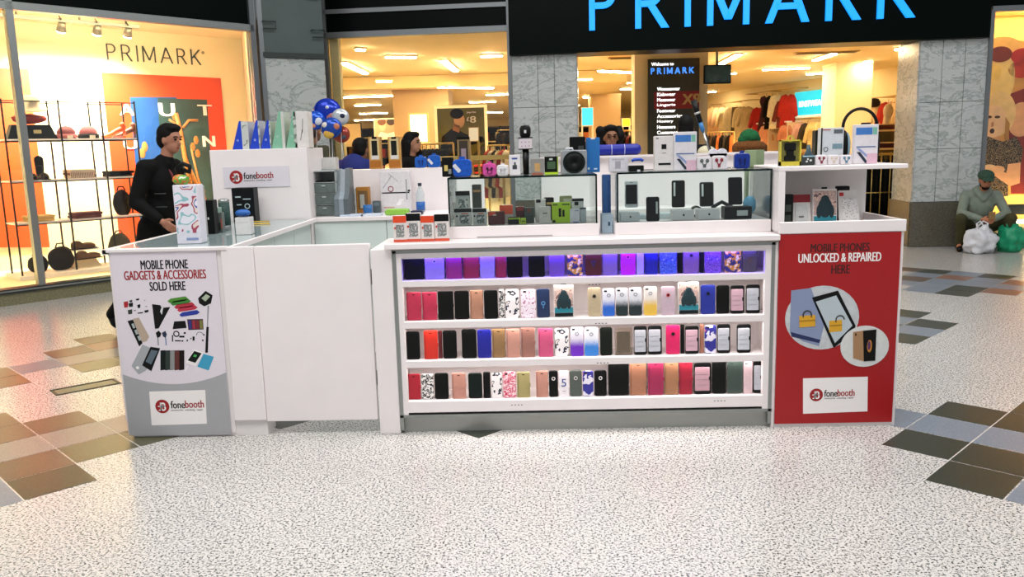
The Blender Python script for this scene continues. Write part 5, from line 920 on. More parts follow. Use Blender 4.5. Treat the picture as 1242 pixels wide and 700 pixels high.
def human(label,at,rz,H,top,bot,skin='#c08a6a',hair='#120d0b',style='short',J=None,head=(0,0,0),vox=.011,shoes='#17130f',coat=.88,hood=False,hands=(.5,.5),extra=None,group=None):
    k=H/1.75; j=dict(pel=(0,0,.95),waist=(0,0,1.07),chest=(0,0,1.29),neck=(0,0,1.455),head=(.03,0,1.632))
    for s,n in ((1,'l'),(-1,'r')):
        j.update({'sho'+n:(0,s*.185,1.41),'elb'+n:(-.03,s*.24,1.13),'wri'+n:(.05,s*.25,.89),'hip'+n:(0,s*.09,.91),'kne'+n:(.02,s*.10,.50),'ank'+n:(-.02,s*.10,.085),'toe'+n:(.12,s*.12,.03)})
    j.update(J or {}); j={a:V(b)*k for a,b in j.items()}
    R=Matrix.Rotation(head[0],3,'Z')@Matrix.Rotation(head[1],3,'Y')@Matrix.Rotation(head[2],3,'X'); hc=j['head']; h=lambda x,y,z: hc+R@V((x*k,y*k,z*k))
    up=(j['chest']-j['pel']).normalized()
    B=[('e',j['chest'],(.105*k,.15*k,.19*k)),('e',j['waist'],(.10*k,.135*k,.15*k)),('e',j['pel'],(.115*k,.15*k,.13*k)),('c',j['chest'],j['neck'],.09*k,.055*k),('c',j['neck'],h(-.015,0,-.05),.053*k,.05*k),('c',j['shol'],j['shor'],.06*k,.06*k),
       ('e',h(-.008,0,.02),(.096*k,.074*k,.098*k),R),('e',h(.02,0,-.045),(.068*k,.056*k,.068*k),R),('e',h(.045,0,-.082),(.033*k,.034*k,.026*k),R),('c',h(.082,0,.008),h(.103,0,-.026),.009*k,.0135*k),('e',h(.0,.074,-.012),(.018*k,.010*k,.03*k),R),('e',h(.0,-.074,-.012),(.018*k,.010*k,.03*k),R),('c',h(.072,-.016,-.062),h(.072,.016,-.062),.0115*k,.0115*k),('c',h(.082,-.03,.028),h(.082,.03,.028),.011*k,.011*k)]
    To=[('e',j['chest'],(.135*k,.175*k,.205*k)),('e',j['waist'],(.128*k,.162*k,.17*k)),('e',j['pel'],(.135*k,.168*k,.12*k)),('c',j['chest'],j['neck'],.115*k,.066*k),('c',j['shol'],j['shor'],.073*k,.073*k)]
    Tr=[('e',j['pel'],(.128*k,.16*k,.13*k))]; Sh=[]; Ha=[]
    for n,s in (('l',1),('r',-1)):
        sh,el,wr,hi,kn,an,to=[j[a+n] for a in ('sho','elb','wri','hip','kne','ank','toe')]
        B+= [('c',sh,el,.05*k,.04*k),('c',el,wr,.041*k,.027*k),('c',hi,kn,.082*k,.055*k),('c',kn,an,.052*k,.036*k),('c',an,to,.036*k,.032*k)]
        fd=(wr-el).normalized(); B+=hand_prims(wr+fd*.01*k,fd,V((.35,-s,-.15)) if (J or {}).get('palm') is None else V(J['palm']),V((1,0,.15)),hands[0],k)
        To+= [('c',sh,el,.069*k,.06*k),('c',el,wr-fd*.02*k,.06*k,.043*k)]; Tr+= [('c',hi,kn,.102*k,.073*k),('c',kn,an+V((0,0,.02*k)),.07*k,.058*k)]; Sh.append([('c',an+V((0,0,-.005)),an+(to-an)*.3-V((0,0,.02*k)),.047*k,.05*k),('c',an+(to-an)*.1+V((0,0,-.04*k)),to+(to-an)*.35*0+V((.03*k,0,.008*k)),.042*k,.036*k)])
    j.pop('palm',None)
    t=thing('person',label,'person',at,rz,group)
    bd=part(t,'body',fused_mesh(B,vox*.72,3,'body'),mat(skin,.55,var=.04,scale=30))
    if hood: To+= [('e',j['neck']+V((-.045,0,.02))*k,(.10*k,.125*k,.075*k)),('c',j['neck']+V((.0,.075,-.0))*k,j['neck']+V((.05,0,-.10))*k,.04*k,.03*k),('c',j['neck']+V((.0,-.075,-.0))*k,j['neck']+V((.05,0,-.10))*k,.04*k,.03*k)]
    elif style!='collarless': To+= [('c',j['neck']+V((-.03,.045,.01))*k,j['neck']+V((.045,.03,-.035))*k,.034*k,.028*k),('c',j['neck']+V((-.03,-.045,.01))*k,j['neck']+V((.045,-.03,-.035))*k,.034*k,.028*k)]
    part(t,'jacket',fused_mesh(To,vox*1.15,4,'jacket'),mat(top,.8,var=.12,scale=14,bump=.35))
    part(t,'trousers',fused_mesh(Tr,vox*1.3,4,'trousers'),mat(bot,.85,var=.12,scale=14,bump=.3))
    for s_ in Sh: part(t,'shoe',fused_mesh(s_,vox*1.1,2,'shoe'),mat(shoes,.5))
    hp=[('e',h(-.022,0,.045),(.098*k,.084*k,.092*k),R),('e',h(-.05,0,-.005),(.068*k,.079*k,.085*k),R),('e',h(.03,0,.098),(.062*k,.068*k,.034*k),R)]
    if style=='long': hp+= [('c',h(-.06,.03,0),h(-.085,.03,-.22),.07*k,.05*k),('c',h(-.06,-.03,0),h(-.085,-.03,-.22),.07*k,.05*k),('c',h(-.01,.08,0),h(-.03,.085,-.16),.03*k,.025*k),('c',h(-.01,-.08,0),h(-.03,-.085,-.16),.03*k,.025*k)]
    if style=='curly': hp+= [('e',h(-.03+.1*cos(a)*.6,.11*sin(a),.02+.05*(i%2)),(.05*k,.05*k,.055*k)) for i,a in enumerate([2*pi*q/9 for q in range(9)]) if cos(a)<.6]+[('c',h(-.03,.095,.02),h(-.02,.095,-.11),.04*k,.035*k),('c',h(-.03,-.095,.02),h(-.02,-.095,-.11),.04*k,.035*k)]
    if style!='cap': part(t,'hair',fused_mesh(hp,vox*.8,2,'hair'),mat(hair,.65,var=.3,scale=90,bump=.5))
    else: part(t,'hair',fused_mesh([('e',h(-.03,0,.0),(.085*k,.081*k,.075*k),R)],vox*.8,2,'hair'),mat(hair,.7))
    for s in (-1,1):
        q=MB(); q.ell(h(.083,s*.031,.006),(.009*k,.012*k,.008*k)); part(bd,'eye',q,mat('#1a1210',.2)); q=MB(); q.tube([h(.090,s*.014,.026),h(.091,s*.032,.032),h(.078,s*.05,.026)],.0045*k,6); part(bd,'eyebrow',q,mat(hair,.8))
    q=MB(); q.ell(h(.082,0,-.063),(.006*k,.022*k,.0055*k),rot=R); part(bd,'mouth',q,mat('#8a4038',.5))
    return t,j,h,k
# man in black walking past the left end of the kiosk, in profile to the right
JM=dict(pel=(-.08,0,.94),waist=(-.05,0,1.07),chest=(-.02,0,1.28),neck=(.045,0,1.46),head=(.10,0,1.625),shor=(-.03,-.19,1.40),shol=(.0,.19,1.40),elbr=(-.10,-.26,1.13),wrir=(.10,-.25,.98),elbl=(.02,.25,1.14),wril=(.22,.2,1.02),
 hipr=(-.10,-.09,.91),kner=(-.22,-.10,.50),ankr=(-.52,-.10,.15),toer=(-.42,-.10,.035),hipl=(-.06,.09,.91),knel=(.10,.10,.52),ankl=(.10,.10,.085),toel=(.24,.11,.03))
t,j,h,k=human('man in a black jacket with short dark hair walking past the left counter','' or (-3.12,7.02,0),radians(-8),1.77,'#0b0f0e','#0e1210','#b07a60','#120c0a','short',JM,(-.2,.10,0),.011,'#0c0c0c')
q=MB()
for zz in (.98,1.09,1.2): q.box(.03,.12,-.19,-.165,zz,zz+.008)
part(t,'pocket_trim',q,mat('#3a3f40',.4)); q=MB(); q.tube([(.06,-.05,1.44),(.10,-.03,1.36),(.12,-.02,1.28)],.012,6); part(t,'lanyard',q,mat('#7a2a34',.6))
# man seated at the pier, head bowed, hands together
JS=dict(pel=(0,0,.30),waist=(.03,0,.42),chest=(.12,0,.60),neck=(.20,0,.775),head=(.295,0,.938),shol=(.13,.19,.72),shor=(.13,-.19,.72),elbl=(.30,.27,.50),elbr=(.30,-.27,.50),wril=(.50,.075,.44),wrir=(.50,-.075,.44),
 hipl=(.02,.10,.28),hipr=(.02,-.10,.28),knel=(.43,.30,.44),kner=(.43,-.30,.44),ankl=(.33,.27,.085),ankr=(.33,-.27,.085),toel=(.46,.31,.03),toer=(.46,-.31,.03))
SX,SY=5.96,11.34
t,j,h,k=human('man in a grey hooded jacket and green flat cap sitting hunched by the granite base','' or (SX,SY,0),radians(-104),1.72,'#7f8a7c','#3d3a1c','#b87a58','#241812','cap',JS,(0,.36,0),.011,'#2a2418',.3,True,(.75,.75))
R_=Matrix.Rotation(.36,3,'Y'); q=MB(); q.ell((0,0,0),(.112,.098,.055),rot=R_); 
me=fused_mesh([('e',h(-.02,0,.068),(.112,.098,.055),R_),('e',h(-.015,0,.045),(.116,.10,.035),R_),('e',h(.095,0,.045),(.06,.075,.014),R_)],.008,3,'cap'); part(t,'flat_cap',me,mat('#2d4a38',.85,var=.15,scale=60,bump=.3))
part(t,'beard',fused_mesh([('e',h(.045,0,-.088),(.042,.048,.034),R_),('e',h(.01,0,-.07),(.05,.063,.034),R_)],.008,2,'beard'),mat('#2e1c14',.9))
q=MB(); q.rbox(.42,.21,.34,.05,T(0,0,0),4,.03); solo('rucksack','dark rucksack the seated man is sitting on','bag',q,mat('#1e1f18',.8,bump=.3),(SX+.02,SY-.12,0.001),radians(-14))
q=MB(); q.rbox(.075,.10,.012,.006,None,2,.002); solo('food_packet','small brown packet in the seated man’s hands'.replace('’',"'"),'packet',q,mat('#8a6a3c',.5,var=.3,scale=80),(SX-.13,SY-.60,.435),radians(-14))
# carrier bags in front of him
def carrier(label,x,y,r,seed,c,lift):
    t=thing('carrier_bag',label,'bag',(x,y,0)); me=blob(r,.30,2.2,seed,4)
    for v in me.vertices: v.co.z=max(v.co.z,-r[2]*.8)
    part(t,'bag',me,mat(c,.45,var=.06,scale=18,bump=.6),(0,0,r[2]*.8+.001))
    for s in (-1,1):
        q=MB(); q.tube([(s*.05,-.03,r[2]*1.5),(s*.07,-.02,r[2]*1.5+lift),(s*.02,0,r[2]*1.5+lift*1.3),(-s*.04,.01,r[2]*1.5+lift*.6),(-s*.05,.02,r[2]*1.5)],[.016,.011,.009,.011,.016],7); part(t,'handle',q,mat(c,.5))
    return t
bx_,by_=PZ(1186,306,0); carrier('white plastic carrier bag on the floor in front of the seated man',bx_-.03,by_-.10,(.20,.15,.19),1,'#dfe0e4',.10)
bx_,by_=PZ(1220,305,0); carrier('green plastic carrier bag on the floor beside the white one',bx_+.03,by_-.03,(.16,.15,.20),2,'#159a6c',.06)
# shoppers behind the kiosk
def fit(pxh,pyh,Y): x,z=PX(pxh,pyh,Y); return x,z
def shopper(label,px,py,Y,rz,*a,**kw):
    x,z=fit(px,py,Y); return human(label,(x,Y,0),rz,z/1.0,*a,vox=.015,**kw)
shopper('woman with curly black hair, glasses and red coat behind the kiosk',740,153,8.6,radians(-85),'#b8321f','#23201e',skin='#9a6a4c',hair='#0d0a0a',style='curly')
tW=[o for o in COL.objects if o.get('label','').startswith('woman with curly')][0]
kz=PX(740,153,8.6)[1]/1.75; q=MB()
for s in (-1,1): q.ring(s*.034*kz,1.638*kz,.019*kz,.023*kz,-.145*kz,-.138*kz,16)
q.box(-.012,.012,-.145*kz,-.138*kz,1.64*kz,1.645*kz); part(tW,'glasses',q,mBlack,rot=(0,0,radians(90)))
shopper('person with black hair, white collar and dark jacket behind the white phone boxes',832,141,8.2,radians(80),'#101413','#15181a',skin='#8a5a40',hair='#0a0908',style='short')
tW=[o for o in COL.objects if o.get('label','').startswith('person with black hair, white')][0]; kz=PX(832,141,8.2)[1]/1.75
q=MB(); q.lathe([(.075*kz,1.47*kz),(.085*kz,1.49*kz),(.07*kz,1.535*kz),(.06*kz,1.50*kz)],16); part(tW,'collar',q,mat('#dedcd6',.6))
for s_ in (-1,1): q=MB(); q.ell((-.02,s_*.19*kz,1.40*kz),(.10*kz,.10*kz,.07*kz)); part(tW,'shoulder_panel',q,mat('#d6cfae',.7))
shopper('person with a long dark plait seen from behind beside the gold boxes',497,161,9.4,radians(-20),'#0d0f0e','#15181a',skin='#a8785c',hair='#0a0908',style='long')
shopper('person in a blue padded jacket with black hair seen from behind',426,166,8.6,radians(75),'#12236e','#1a1c24',skin='#8a6048',hair='#0b0a09',style='short',J=dict(chest=(.02,0,1.37),neck=(.12,0,1.50),head=(.21,0,1.61),shol=(.04,.17,1.44),shor=(.04,-.17,1.44)))
shopper('person in a green bobble hat and brown coat behind the right glass case',909,159,10.2,radians(100),'#7a4420','#23201c',skin='#a8785c',hair='#2a1a10',style='cap')
tW=[o for o in COL.objects if o.get('label','').startswith('person in a green')][0]; kz=PX(909,159,10.2)[1]/1.75
part(tW,'bobble_hat',fused_mesh([('e',(.0,0,1.685*kz),(.125,.115,.085)),('c',(0,-.07,1.64*kz),(0,.07,1.64*kz),.07,.07),('e',(-.01,0,1.755*kz),(.03,.03,.025))],.011,2,'hat'),mat('#1f6b3c',.95,var=.4,scale=60,bump=.6))
shopper('person in an olive patterned coat standing behind the balloons',377,146,9.8,radians(60),'#4a4a34','#2a2418',skin='#8a6048',hair='#3a2a20',style='short')
part(tW,'fur_hood',fused_mesh([('c',(0,-.13,1.53*kz),(0,.13,1.53*kz),.085,.085),('e',(-.04,0,1.56*kz),(.12,.2,.07))],.014,2,'hood'),mat('#7a4a20',.95,var=.4,scale=60,bump=.7))
# foil balloons
def balloon(label,px,py,Y,r,m1,spots,wx):
    x,z=PX(px,py,Y); t=thing('foil_balloon',label,'balloon',(wx,Y+.02,0),0,'bunch of foil balloons'); q=MB(); q.cyl((0,0,0),(0,0,.05),.05,.04,14); part(t,'weight',q,mat('#b0302c',.4))
    q=MB(); q.tube([(0,0,.05),((x-wx)*.4,0,z*.5),(x-wx,-.02,z-r*.95)],.003,5); part(t,'string',q,mat('#d8d8d8',.4))
    b=MB(); b.ell((x-wx,-.02,z),(r,r*.45,r*.96),n=24,m=14); part(t,'foil',b,mat(m1,.15,.35,var=.02))
    for (dx,dz,rr,c) in spots: b=MB(); b.ell((x-wx+dx*r,-.02-r*.36*sqrt(max(.05,1-dx*dx-dz*dz)),dz*r+z),(rr*r,r*.13,rr*r*.9)); part(t,'printed_spot',b,mat(c,.25))
wx0=PX(398,190,9.2)[0]
balloon('large royal blue foil balloon at the top of the bunch',397,136,9.2,.155,'#1538b8',[(.3,-.35,.42,'#b8786a'),(-.45,-.3,.35,'#d8dce4'),(.1,.3,.16,'#d8dce4')],wx0)
balloon('small blue foil balloon at the left of the bunch',383,146,9.12,.105,'#1a56c8',[(.3,-.1,.45,'#d8e0ec'),(-.2,-.5,.3,'#c8886a')],wx0-.14)
balloon('white foil balloon with a dark spot at the right of the bunch',413,142,9.08,.095,'#d4dce0',[(.25,.1,.34,'#14203c'),(-.4,-.5,.3,'#5a9a6a')],wx0+.14)
balloon('blue and yellow foil balloon low in the bunch',402,155,9.04,.115,'#2450b4',[(-.2,-.55,.5,'#d8b04a'),(.5,.1,.35,'#c87a5a'),(-.5,.25,.3,'#e4e0d8')],wx0+.04)
balloon('red and brown foil balloon at the lower right of the bunch',414,163,9.15,.095,'#a84838',[(-.3,.2,.4,'#d8a878'),(.3,-.3,.3,'#4a5a6a')],wx0+.22)
# ================================================================= LEFT DISPLAY WINDOW
def fl_poly(parent,F,v,pts,m,name,lay=1):
    q=MB(); q.prism([F.px(x,y,v) for x,y in pts][::-1],v-.004*lay,v-.0005); return part(parent,name,q,m)
def fl_text(parent,F,v,txt,px0,px1,pyt,pyb,m,lay=1,bold=.02,depth=.004,name='lettering'):
    u0,z0=F.px(px0,pyb,v); u1,_=F.px(px1,pyb,v); _,z1=F.px(px0,pyt,v); return lettering(parent,txt,u0,v-.003*lay,z0,u1-u0,z1-z0,m,name,depth,0,bold)
sg=thing('wall_sign','thin dark capital letters on the cream wall of the left display window','sign',at(FL,0,0),LAng)
u0,z0=FL.px(131,75,VB); u1,_=FL.px(243,75,VB); zt_=FL.px(131,55,VB)[1]
stroke_word(sg,u0,u1,FL.px(187,76,VB)[1],zt_-z0,.014,.015,mat('#33453c',.5,var=0),VB-.001)
rg=MB(); uu,zz=FL.px(246,64,VB); rg.ring(uu,zz,.012,.018,VB-.01,VB,12); part(sg,'trademark_ring',rg,mat('#33453c',.5,var=0))
# autumn poster
po=thing('autumn_poster','large orange-bordered seasonal poster with white letters in the left window','poster',at(FL,0,0),LAng)
fl_poly(po,FL,VB-.02,[(123,88),(267,95),(285,300),(146,300)],mat('#d8471c',.5,var=.02),'orange_board',4)
fl_poly(po,FL,VB-.022,[(157,118),(213,118),(228,300),(172,300)],mat('#1c4f94',.5,var=.05,scale=4),'blue_panel',5); fl_poly(po,FL,VB-.022,[(190,119),(250,121),(262,300),(203,300)],mat('#2c4a4a',.5,var=.25,scale=3),'teal_panel',6)
for ch,a,b,c,d in (('A',145,162,126,140),('U',193,211,125,141),('T',240,256,127,140),('U',150,166,169,181),('M',196,216,170,182),('N',246,260,165,178)): fl_text(po,FL,VB-.045,ch,a,b,c,d,mWhiteInk,1,.03)
mW=mat('#b8783c',.6,var=.2,scale=30)
for pts,wd in (([(213,137),(219,160),(224,190),(232,228)],4),([(222,155),(229,146),(240,146)],2.5),([(219,160),(228,200),(240,232)],2),([(224,190),(236,215),(248,240)],2),([(232,180),(240,215),(252,250)],2),([(205,145),(213,150),(217,165)],2),([(228,200),(236,245),(240,270)],2)):
    q=MB(); q.tube([(FL.px(x,y,VB-.05)[0],VB-.045,FL.px(x,y,VB-.05)[1]) for x,y in pts],wd*.009,6); part(po,'pictured_stalk',q,mW)
for x,y in ((238,170),(234,178),(240,186),(173,186),(176,178),(246,232),(241,228),(212,141)):
    u,z=FL.px(x,y,VB-.05); q=MB(); q.ell((u,VB-.04,z),(.045,.012,.07)); part(po,'pictured_seed_head',q,mW)
po=thing('orange_poster','plain orange poster at the left edge of the left window','poster',at(FL,0,0),LAng); fl_poly(po,FL,VB-.02,[(-30,82),(34,84),(60,300),(-10,300)],mat('#e0521a',.5,var=.03),'board',4)
# track spotlights
uA,zA=FL.px(16,26,.75); uB,zB=FL.px(168,34,.75); zA=ZC-.10
t=thing('track_light','silver track with three warm spot heads at the top of the left window','light',at(FL,0,0),LAng)
q=MB(); q.box(uA-.6,uB,.72,.76,zA-.02,zA+.02); part(t,'track',q,mSteel)
for px in (20,96,152):
    q=MB(); q.cyl((FL.px(px,24,.75)[0],.74,zA),(FL.px(px,24,.75)[0],.74,ZC),.012); part(t,'hanger',q,mSteel)
for i,px in enumerate((75,118,155)):
    u=FL.px(px,27,.75)[0]; q=MB(); q.cyl((u,.74,zA-.02),(u,.80,zA-.11),.035,.055,14); hd=part(t,'spot_head',q,mat('#8c8a80',.4,.5)); q=MB(); q.cyl((u,.80,zA-.11),(u,.804,zA-.116),.05,n=14); part(hd,'lens',q,mat('#fff0cc',.4,emit=60,var=0))
    q=MB(); q.tube([(u-.02,.70,zA),(u-.06,.68,zA+.06),(u+.04,.70,zA+.08)],.008,6); part(t,'cable',q,pk)
    l=bpy.data.lights.new('window_spot','SPOT'); l.energy=230; l.color=(1,.88,.66); l.spot_size=radians(105); l.spot_blend=.6; l.shadow_soft_size=.05
    o=bpy.data.objects.new('window_spot',l); COL.objects.link(o); x,y=FL.w(u,.83); o.location=(x,y,zA-.14); dv=FL.v*.55; o.rotation_euler=Vector((dv.x,dv.y,-.9)).to_track_quat('-Z','Y').to_euler()
# added fill strip, out of sight behind the header, brightens the whole bay
q=MB(); q.box(UL+.2,LL-.2,.12,.2,ZC-.06,ZC-.01); solo('added_header_strip','long warm fill strip added out of sight behind the left window header','light',q,mat('#ffe6b8',.4,emit=24,var=0),at(FL,0,0),LAng)
# shelf stand
VS0,VS1=.62,.98; mW_=mat('#131615',.4)
t=thing('shelf_stand','black wire display stand with white shelves of shoes and clothes','shelf',at(FL,0,0),LAng)
zs=[FL.px(80,py,VS0)[1] for py in (168,217,267,316)]; ztop=FL.px(80,121,VS0)[1]
usx=[FL.px(px,220,VS0)[0] for px in (13,81,131,172)]
zf=zsill-.01
for u in usx:
    for v in (VS0,VS1): q=MB(); q.box(u-.008,u+.008,v-.008,v+.008,zf,ztop); part(t,'post',q,mW_)
for z in zs[:3]: q=MB(); q.box(usx[0],usx[-1],VS0+.01,VS1-.01,z-.018,z); part(t,'shelf_board',q,mWhite)
for z in zs[:3]+[ztop]:
    for v in (VS0,VS1): q=MB(); q.box(usx[0],usx[-1],v-.006,v+.006,z-.03,z-.018) ; part(t,'rail',q,mW_)
q=MB(); q.rbox(usx[-1]-usx[0]+.1,.05,VS1-VS0+.14,.01,T((usx[0]+usx[-1])/2,VS0-.07,zf),2,.005); part(t,'base',q,mWhite)
zbase=zf+.05
def onshelf(px,row,dv=.1):
    z=(zs[:3]+[zbase])[row]; py=(160,212,262,312)[row]; u=FL.px(px,py,VS0+dv)[0]; return at(FL,u,VS0+dv,z+.001)
def folded(label,px,row,cols,w=.30,d=.24):
    t=thing('folded_clothes',label,'clothes',onshelf(px,row,.06),LAng)
    for i,c in enumerate(cols): q=MB(); q.rbox(w-random.uniform(0,.03),.034,d,.016,T(random.uniform(-.008,.008),0,i*.034),3,.006); part(t,'folded_layer',q,c if not isinstance(c,str) else mat(c,.85,bump=.3))
stripe=pattern('knit_stripe',[(0,'#d8ccc0'),(.5,'#5a2a2c')],22,'wave','X',.85)
folded('pile of maroon and white striped jumpers on the window stand',101,1,[stripe,stripe,'#c8bcb0']); folded('black folded jeans at the right of the window stand',148,1,['#16181a','#1e2022']); folded('beige folded trousers on the window stand',50,2,['#b89858','#c4a468']); folded('dark maroon folded trousers on the window stand',108,2,['#4a1c26','#58222e'],.34)
def shoe_prims(L,h0,boot=0):
    P=[('c',(-L*.4,0,.03),(L*.38,0,.025),.036,.032),('e',(-L*.28,0,.055),(L*.24,.04,.05)),('e',(L*.15,0,.04),(L*.28,.042,.035))]
    if boot: P+= [('c',(-L*.28,0,.06),(-L*.28,0,boot),.045,.052)]
    return P
def shoe(label,px,row,c,L=.28,boot=0,rz=0,cat='shoe',dv=.12,lift=0):
    x,y,z=onshelf(px,row,dv); t=thing('ankle_boot' if boot else 'shoe',label,cat,(x,y,z+lift),LAng+rz); me=fused_mesh(shoe_prims(L,0,boot),.012,2,'shoe')
    zm=min(v.co.z for v in me.vertices)
    for v in me.vertices: v.co.z-=zm
    part(t,'upper',me,mat(c,.5)); q=MB(); q.prism([(-L*.5,0),(L*.5,0),(L*.5,.012),(-L*.5,.012)],-.036,.036); part(t,'sole',q,mat('#1d120c',.6)); return t
shoe('black ankle boot, left of the pair on the window stand',37,1,'#1a1512',.24,.22,-1.5); shoe('black ankle boot, right of the pair on the window stand',52,1,'#201a16',.24,.22,-1.5)
q=MB(); q.add([(-.16,0,0),(.16,0,0),(.16,.2,.10),(-.16,.2,.10),(-.16,.2,0),(.16,.2,0)],[(0,1,2,3),(0,3,4),(1,5,2),(3,2,5,4),(0,4,5,1)]); x,y,z=onshelf(106,3,.10); solo('shoe_ramp','white sloping shoe ramp at the foot of the window stand','shoe stand',q,mat('#e8dcb8',.5),(x,y,z),LAng)
shoe('brown loafer, upper one of the pair above the shoe ramp',103,3,'#5a3a24',.30,0,.1,dv=.26,lift=.21); shoe('brown loafer, lower one of the pair on the shoe ramp',108,3,'#6a4428',.30,0,.1,dv=.16,lift=.095)
q=MB(); q.box(-.17,.17,-.06,.06,-.012,0); x,y,z=onshelf(103,3,.26); solo('shoe_riser','thin white ledge holding the upper brown loafer','shoe stand',q,mWhite,(x,y,z+.209),LAng)
def ball_bag(label,px,row,r,c,hd=True):
    x,y,z=onshelf(px,row,.16); t=thing('round_bag',label,'bag',(x,y,z),LAng); me=blob(r,.10,2,px); 
    for v in me.vertices: v.co.z=max(v.co.z,-r[2]*.86)
    part(t,'bag',me,mat(c,.7,bump=.3),(0,0,r[2]*.86)); q=MB(); q.tube([(-.05,0,r[2]*1.75),(-.03,0,r[2]*1.75+.05),(.03,0,r[2]*1.75+.05),(.05,0,r[2]*1.75)],.009,6); part(t,'handle',q,mat(c,.7))
ball_bag('small black round bag at the left foot of the window stand',45,3,(.11,.09,.11),'#14100f'); ball_bag('larger black round bag at the foot of the window stand',74,3,(.145,.10,.15),'#171314'); ball_bag('olive bag low at the right of the window stand',147,3,(.14,.10,.2),'#3c3a1e'); ball_bag('dark pointed bag on the third shelf of the window stand',150,2,(.11,.09,.17),'#2a241c')
def hat(label,px,row,c1,c2):
    x,y,z=onshelf(px,row,.14); t=thing('peaked_hat',label,'hat',(x,y,z),LAng); q=MB(); q.lathe([(.10,0),(.105,.03),(.095,.09),(.06,.135),(.005,.15)],18); part(t,'crown',q,mat(c1,.8)); q=MB(); q.lathe([(.105,0),(.118,.01),(.115,.05),(.106,.052)],18); part(t,'band',q,mat(c2,.8)); q=MB(); q.box(-.03,.03,-.125,-.10,.0,.035); part(t,'tag',q,mat('#efe6d8',.6))
hat('maroon knitted hat, left of the pair on the top shelf of the stand',80,0,'#6a2a30','#8a4a4c'); hat('maroon hat with a black band, right of the pair on the top shelf',107,0,'#7a3a40','#15181a')
x,y,z=onshelf(37,0,.15); t=thing('black_handbag','black handbag at the left end of the top shelf of the stand','bag',(x,y,z),LAng); q=MB(); q.add([(-.26,-.07,0),(.26,-.07,0),(.20,-.05,.16),(-.20,-.05,.16),(-.26,.07,0),(.26,.07,0),(.20,.05,.16),(-.20,.05,.16)],[(0,1,2,3),(7,6,5,4),(0,4,5,1),(3,2,6,7),(0,3,7,4),(1,5,6,2)]); part(t,'body',q,mat('#131514',.4)); q=MB(); q.rbox(.08,.04,.01,.006,T(.05,-.076,.06),2); part(t,'clasp',q,mat('#c8b88a',.3,.7))
zz=z+.162; me=blob((.19,.07,.055),.15,3,8); 
solo('red_clutch','red clutch bag lying on the black handbag','bag',me,mat('#8a1c1e',.5),(x,y,zz+.064),LAng); q=MB(); q.lathe([(.17,0),(.165,.012),(.10,.02),(.095,.10),(.07,.13),(.005,.14)],20,T(0,0,0,.35)); solo('sun_hat','cream brimmed hat on top of the red clutch','hat',q,mat('#e4d8c0',.8),(x+.03,y,zz+.185),LAng)
# orange high-heeled pair, top right
for i,(px,c) in enumerate(((140,'#c8501c'),(153,'#5a2c18'))):
    x,y,z=onshelf(px,0,.1+.1*i); t=thing('heeled_shoe',('orange' if i==0 else 'brown')+' high-heeled shoe at the right end of the top shelf','shoe',(x,y,z),LAng+pi)
    me=fused_mesh([('c',(-.09,0,.115),(-.02,0,.085),.034,.034),('c',(-.02,0,.085),(.08,0,.03),.034,.034),('c',(.08,0,.03),(.16,0,.018),.034,.018),('c',(-.10,0,.12),(-.09,0,.16),.034,.034)],.01,3,'upper'); part(t,'upper',me,mat(c,.4)); q=MB(); q.cyl((-.105,0,.10),(-.10,0,0),.022,.010,8); part(t,'heel',q,mat(c,.4))
# ================================================================= RIGHT WINDOW POSTER
VP=.32
t=thing('window_poster','tall warm-toned fashion poster of two women in the right shop window','poster',at(FM,0,0),FA)
q=MB(); uu0=ur0+.03; q.box(uu0,uu0+3.2,VP,VP+.03,zpb,zpt); part(t,'board',q,mat('#f0ac58',.45,var=.25,scale=1.6))
def rp(name,pts,c,lay): 
    q=MB(); q.prism([FM.px(x,y,VP) for x,y in pts][::-1],VP-.004*lay,VP); return part(t,name,q,mat(c,.5,var=.08,scale=12))
def rd(name,x,y,rx,rz,c,lay,n=24):
    k=11.7/FPX; u,z=FM.px(x,y,VP); q=MB(); q.disc(u,z,rx*k,VP-.004*lay,VP,n,rz*k); return part(t,name,q,mat(c,.5,var=.08,scale=12))
rd('pictured_hair',1215,66,26,20,'#e8b468',1); rd('pictured_face',1212,95,17,32,'#f8d488',2); rd('pictured_sunglass',1213,66,13,9,'#6e1f12',3); rd('pictured_sunglass',1241,68,14,9,'#a81c18',3); rd('pictured_shirt',1240,84,16,10,'#c0301c',2); rd('pictured_ear',1206,88,7,9,'#f0cc70',4)
rp('pictured_maroon',[(1222,115),(1262,100),(1300,235),(1226,235)],'#8e241a',1); rd('pictured_face',1238,145,15,20,'#f0b488',2)
rd('pictured_hair',1211,138,19,26,'#f4d092',3); rd('pictured_face',1205,147,13.5,19,'#f8cca4',4); rp('pictured_neck',[(1201,158),(1211,158),(1213,176),(1199,176)],'#dca27a',3)
for x in (1199,1209): rd('pictured_eyelid',x,142,3.2,1.6,'#4a2a1c',5,12)
rd('pictured_mouth',1202.5,159,2.6,3,'#3a0d0c',5,14); rd('pictured_nose',1203,151,1.5,3,'#c98860',5,12); rp('pictured_hair_lock',[(1219,142),(1224,150),(1222,172),(1218,168)],'#b8823c',5)
tp=pattern('sequin',[(0,'#0f0c0a'),(.52,'#c8a878'),(.57,'#1a1410'),(.66,'#8a6a44')],60)
q=MB(); q.prism([FM.px(x,y,VP) for x,y in [(1192,172),(1198,166),(1216,172),(1232,166),(1240,180),(1238,200),(1222,200),(1222,238),(1192,238)]][::-1],VP-.016,VP); part(t,'pictured_top',q,tp)
rp('pictured_arm',[(1222,199),(1237,197),(1236,222),(1224,226),(1204,212),(1206,204),(1220,210)],'#f0b488',5); rd('pictured_hand',1209,206,8,5,'#f4bc90',6); rd('pictured_hand',1199,203,7,3.5,'#f8cca4',6)
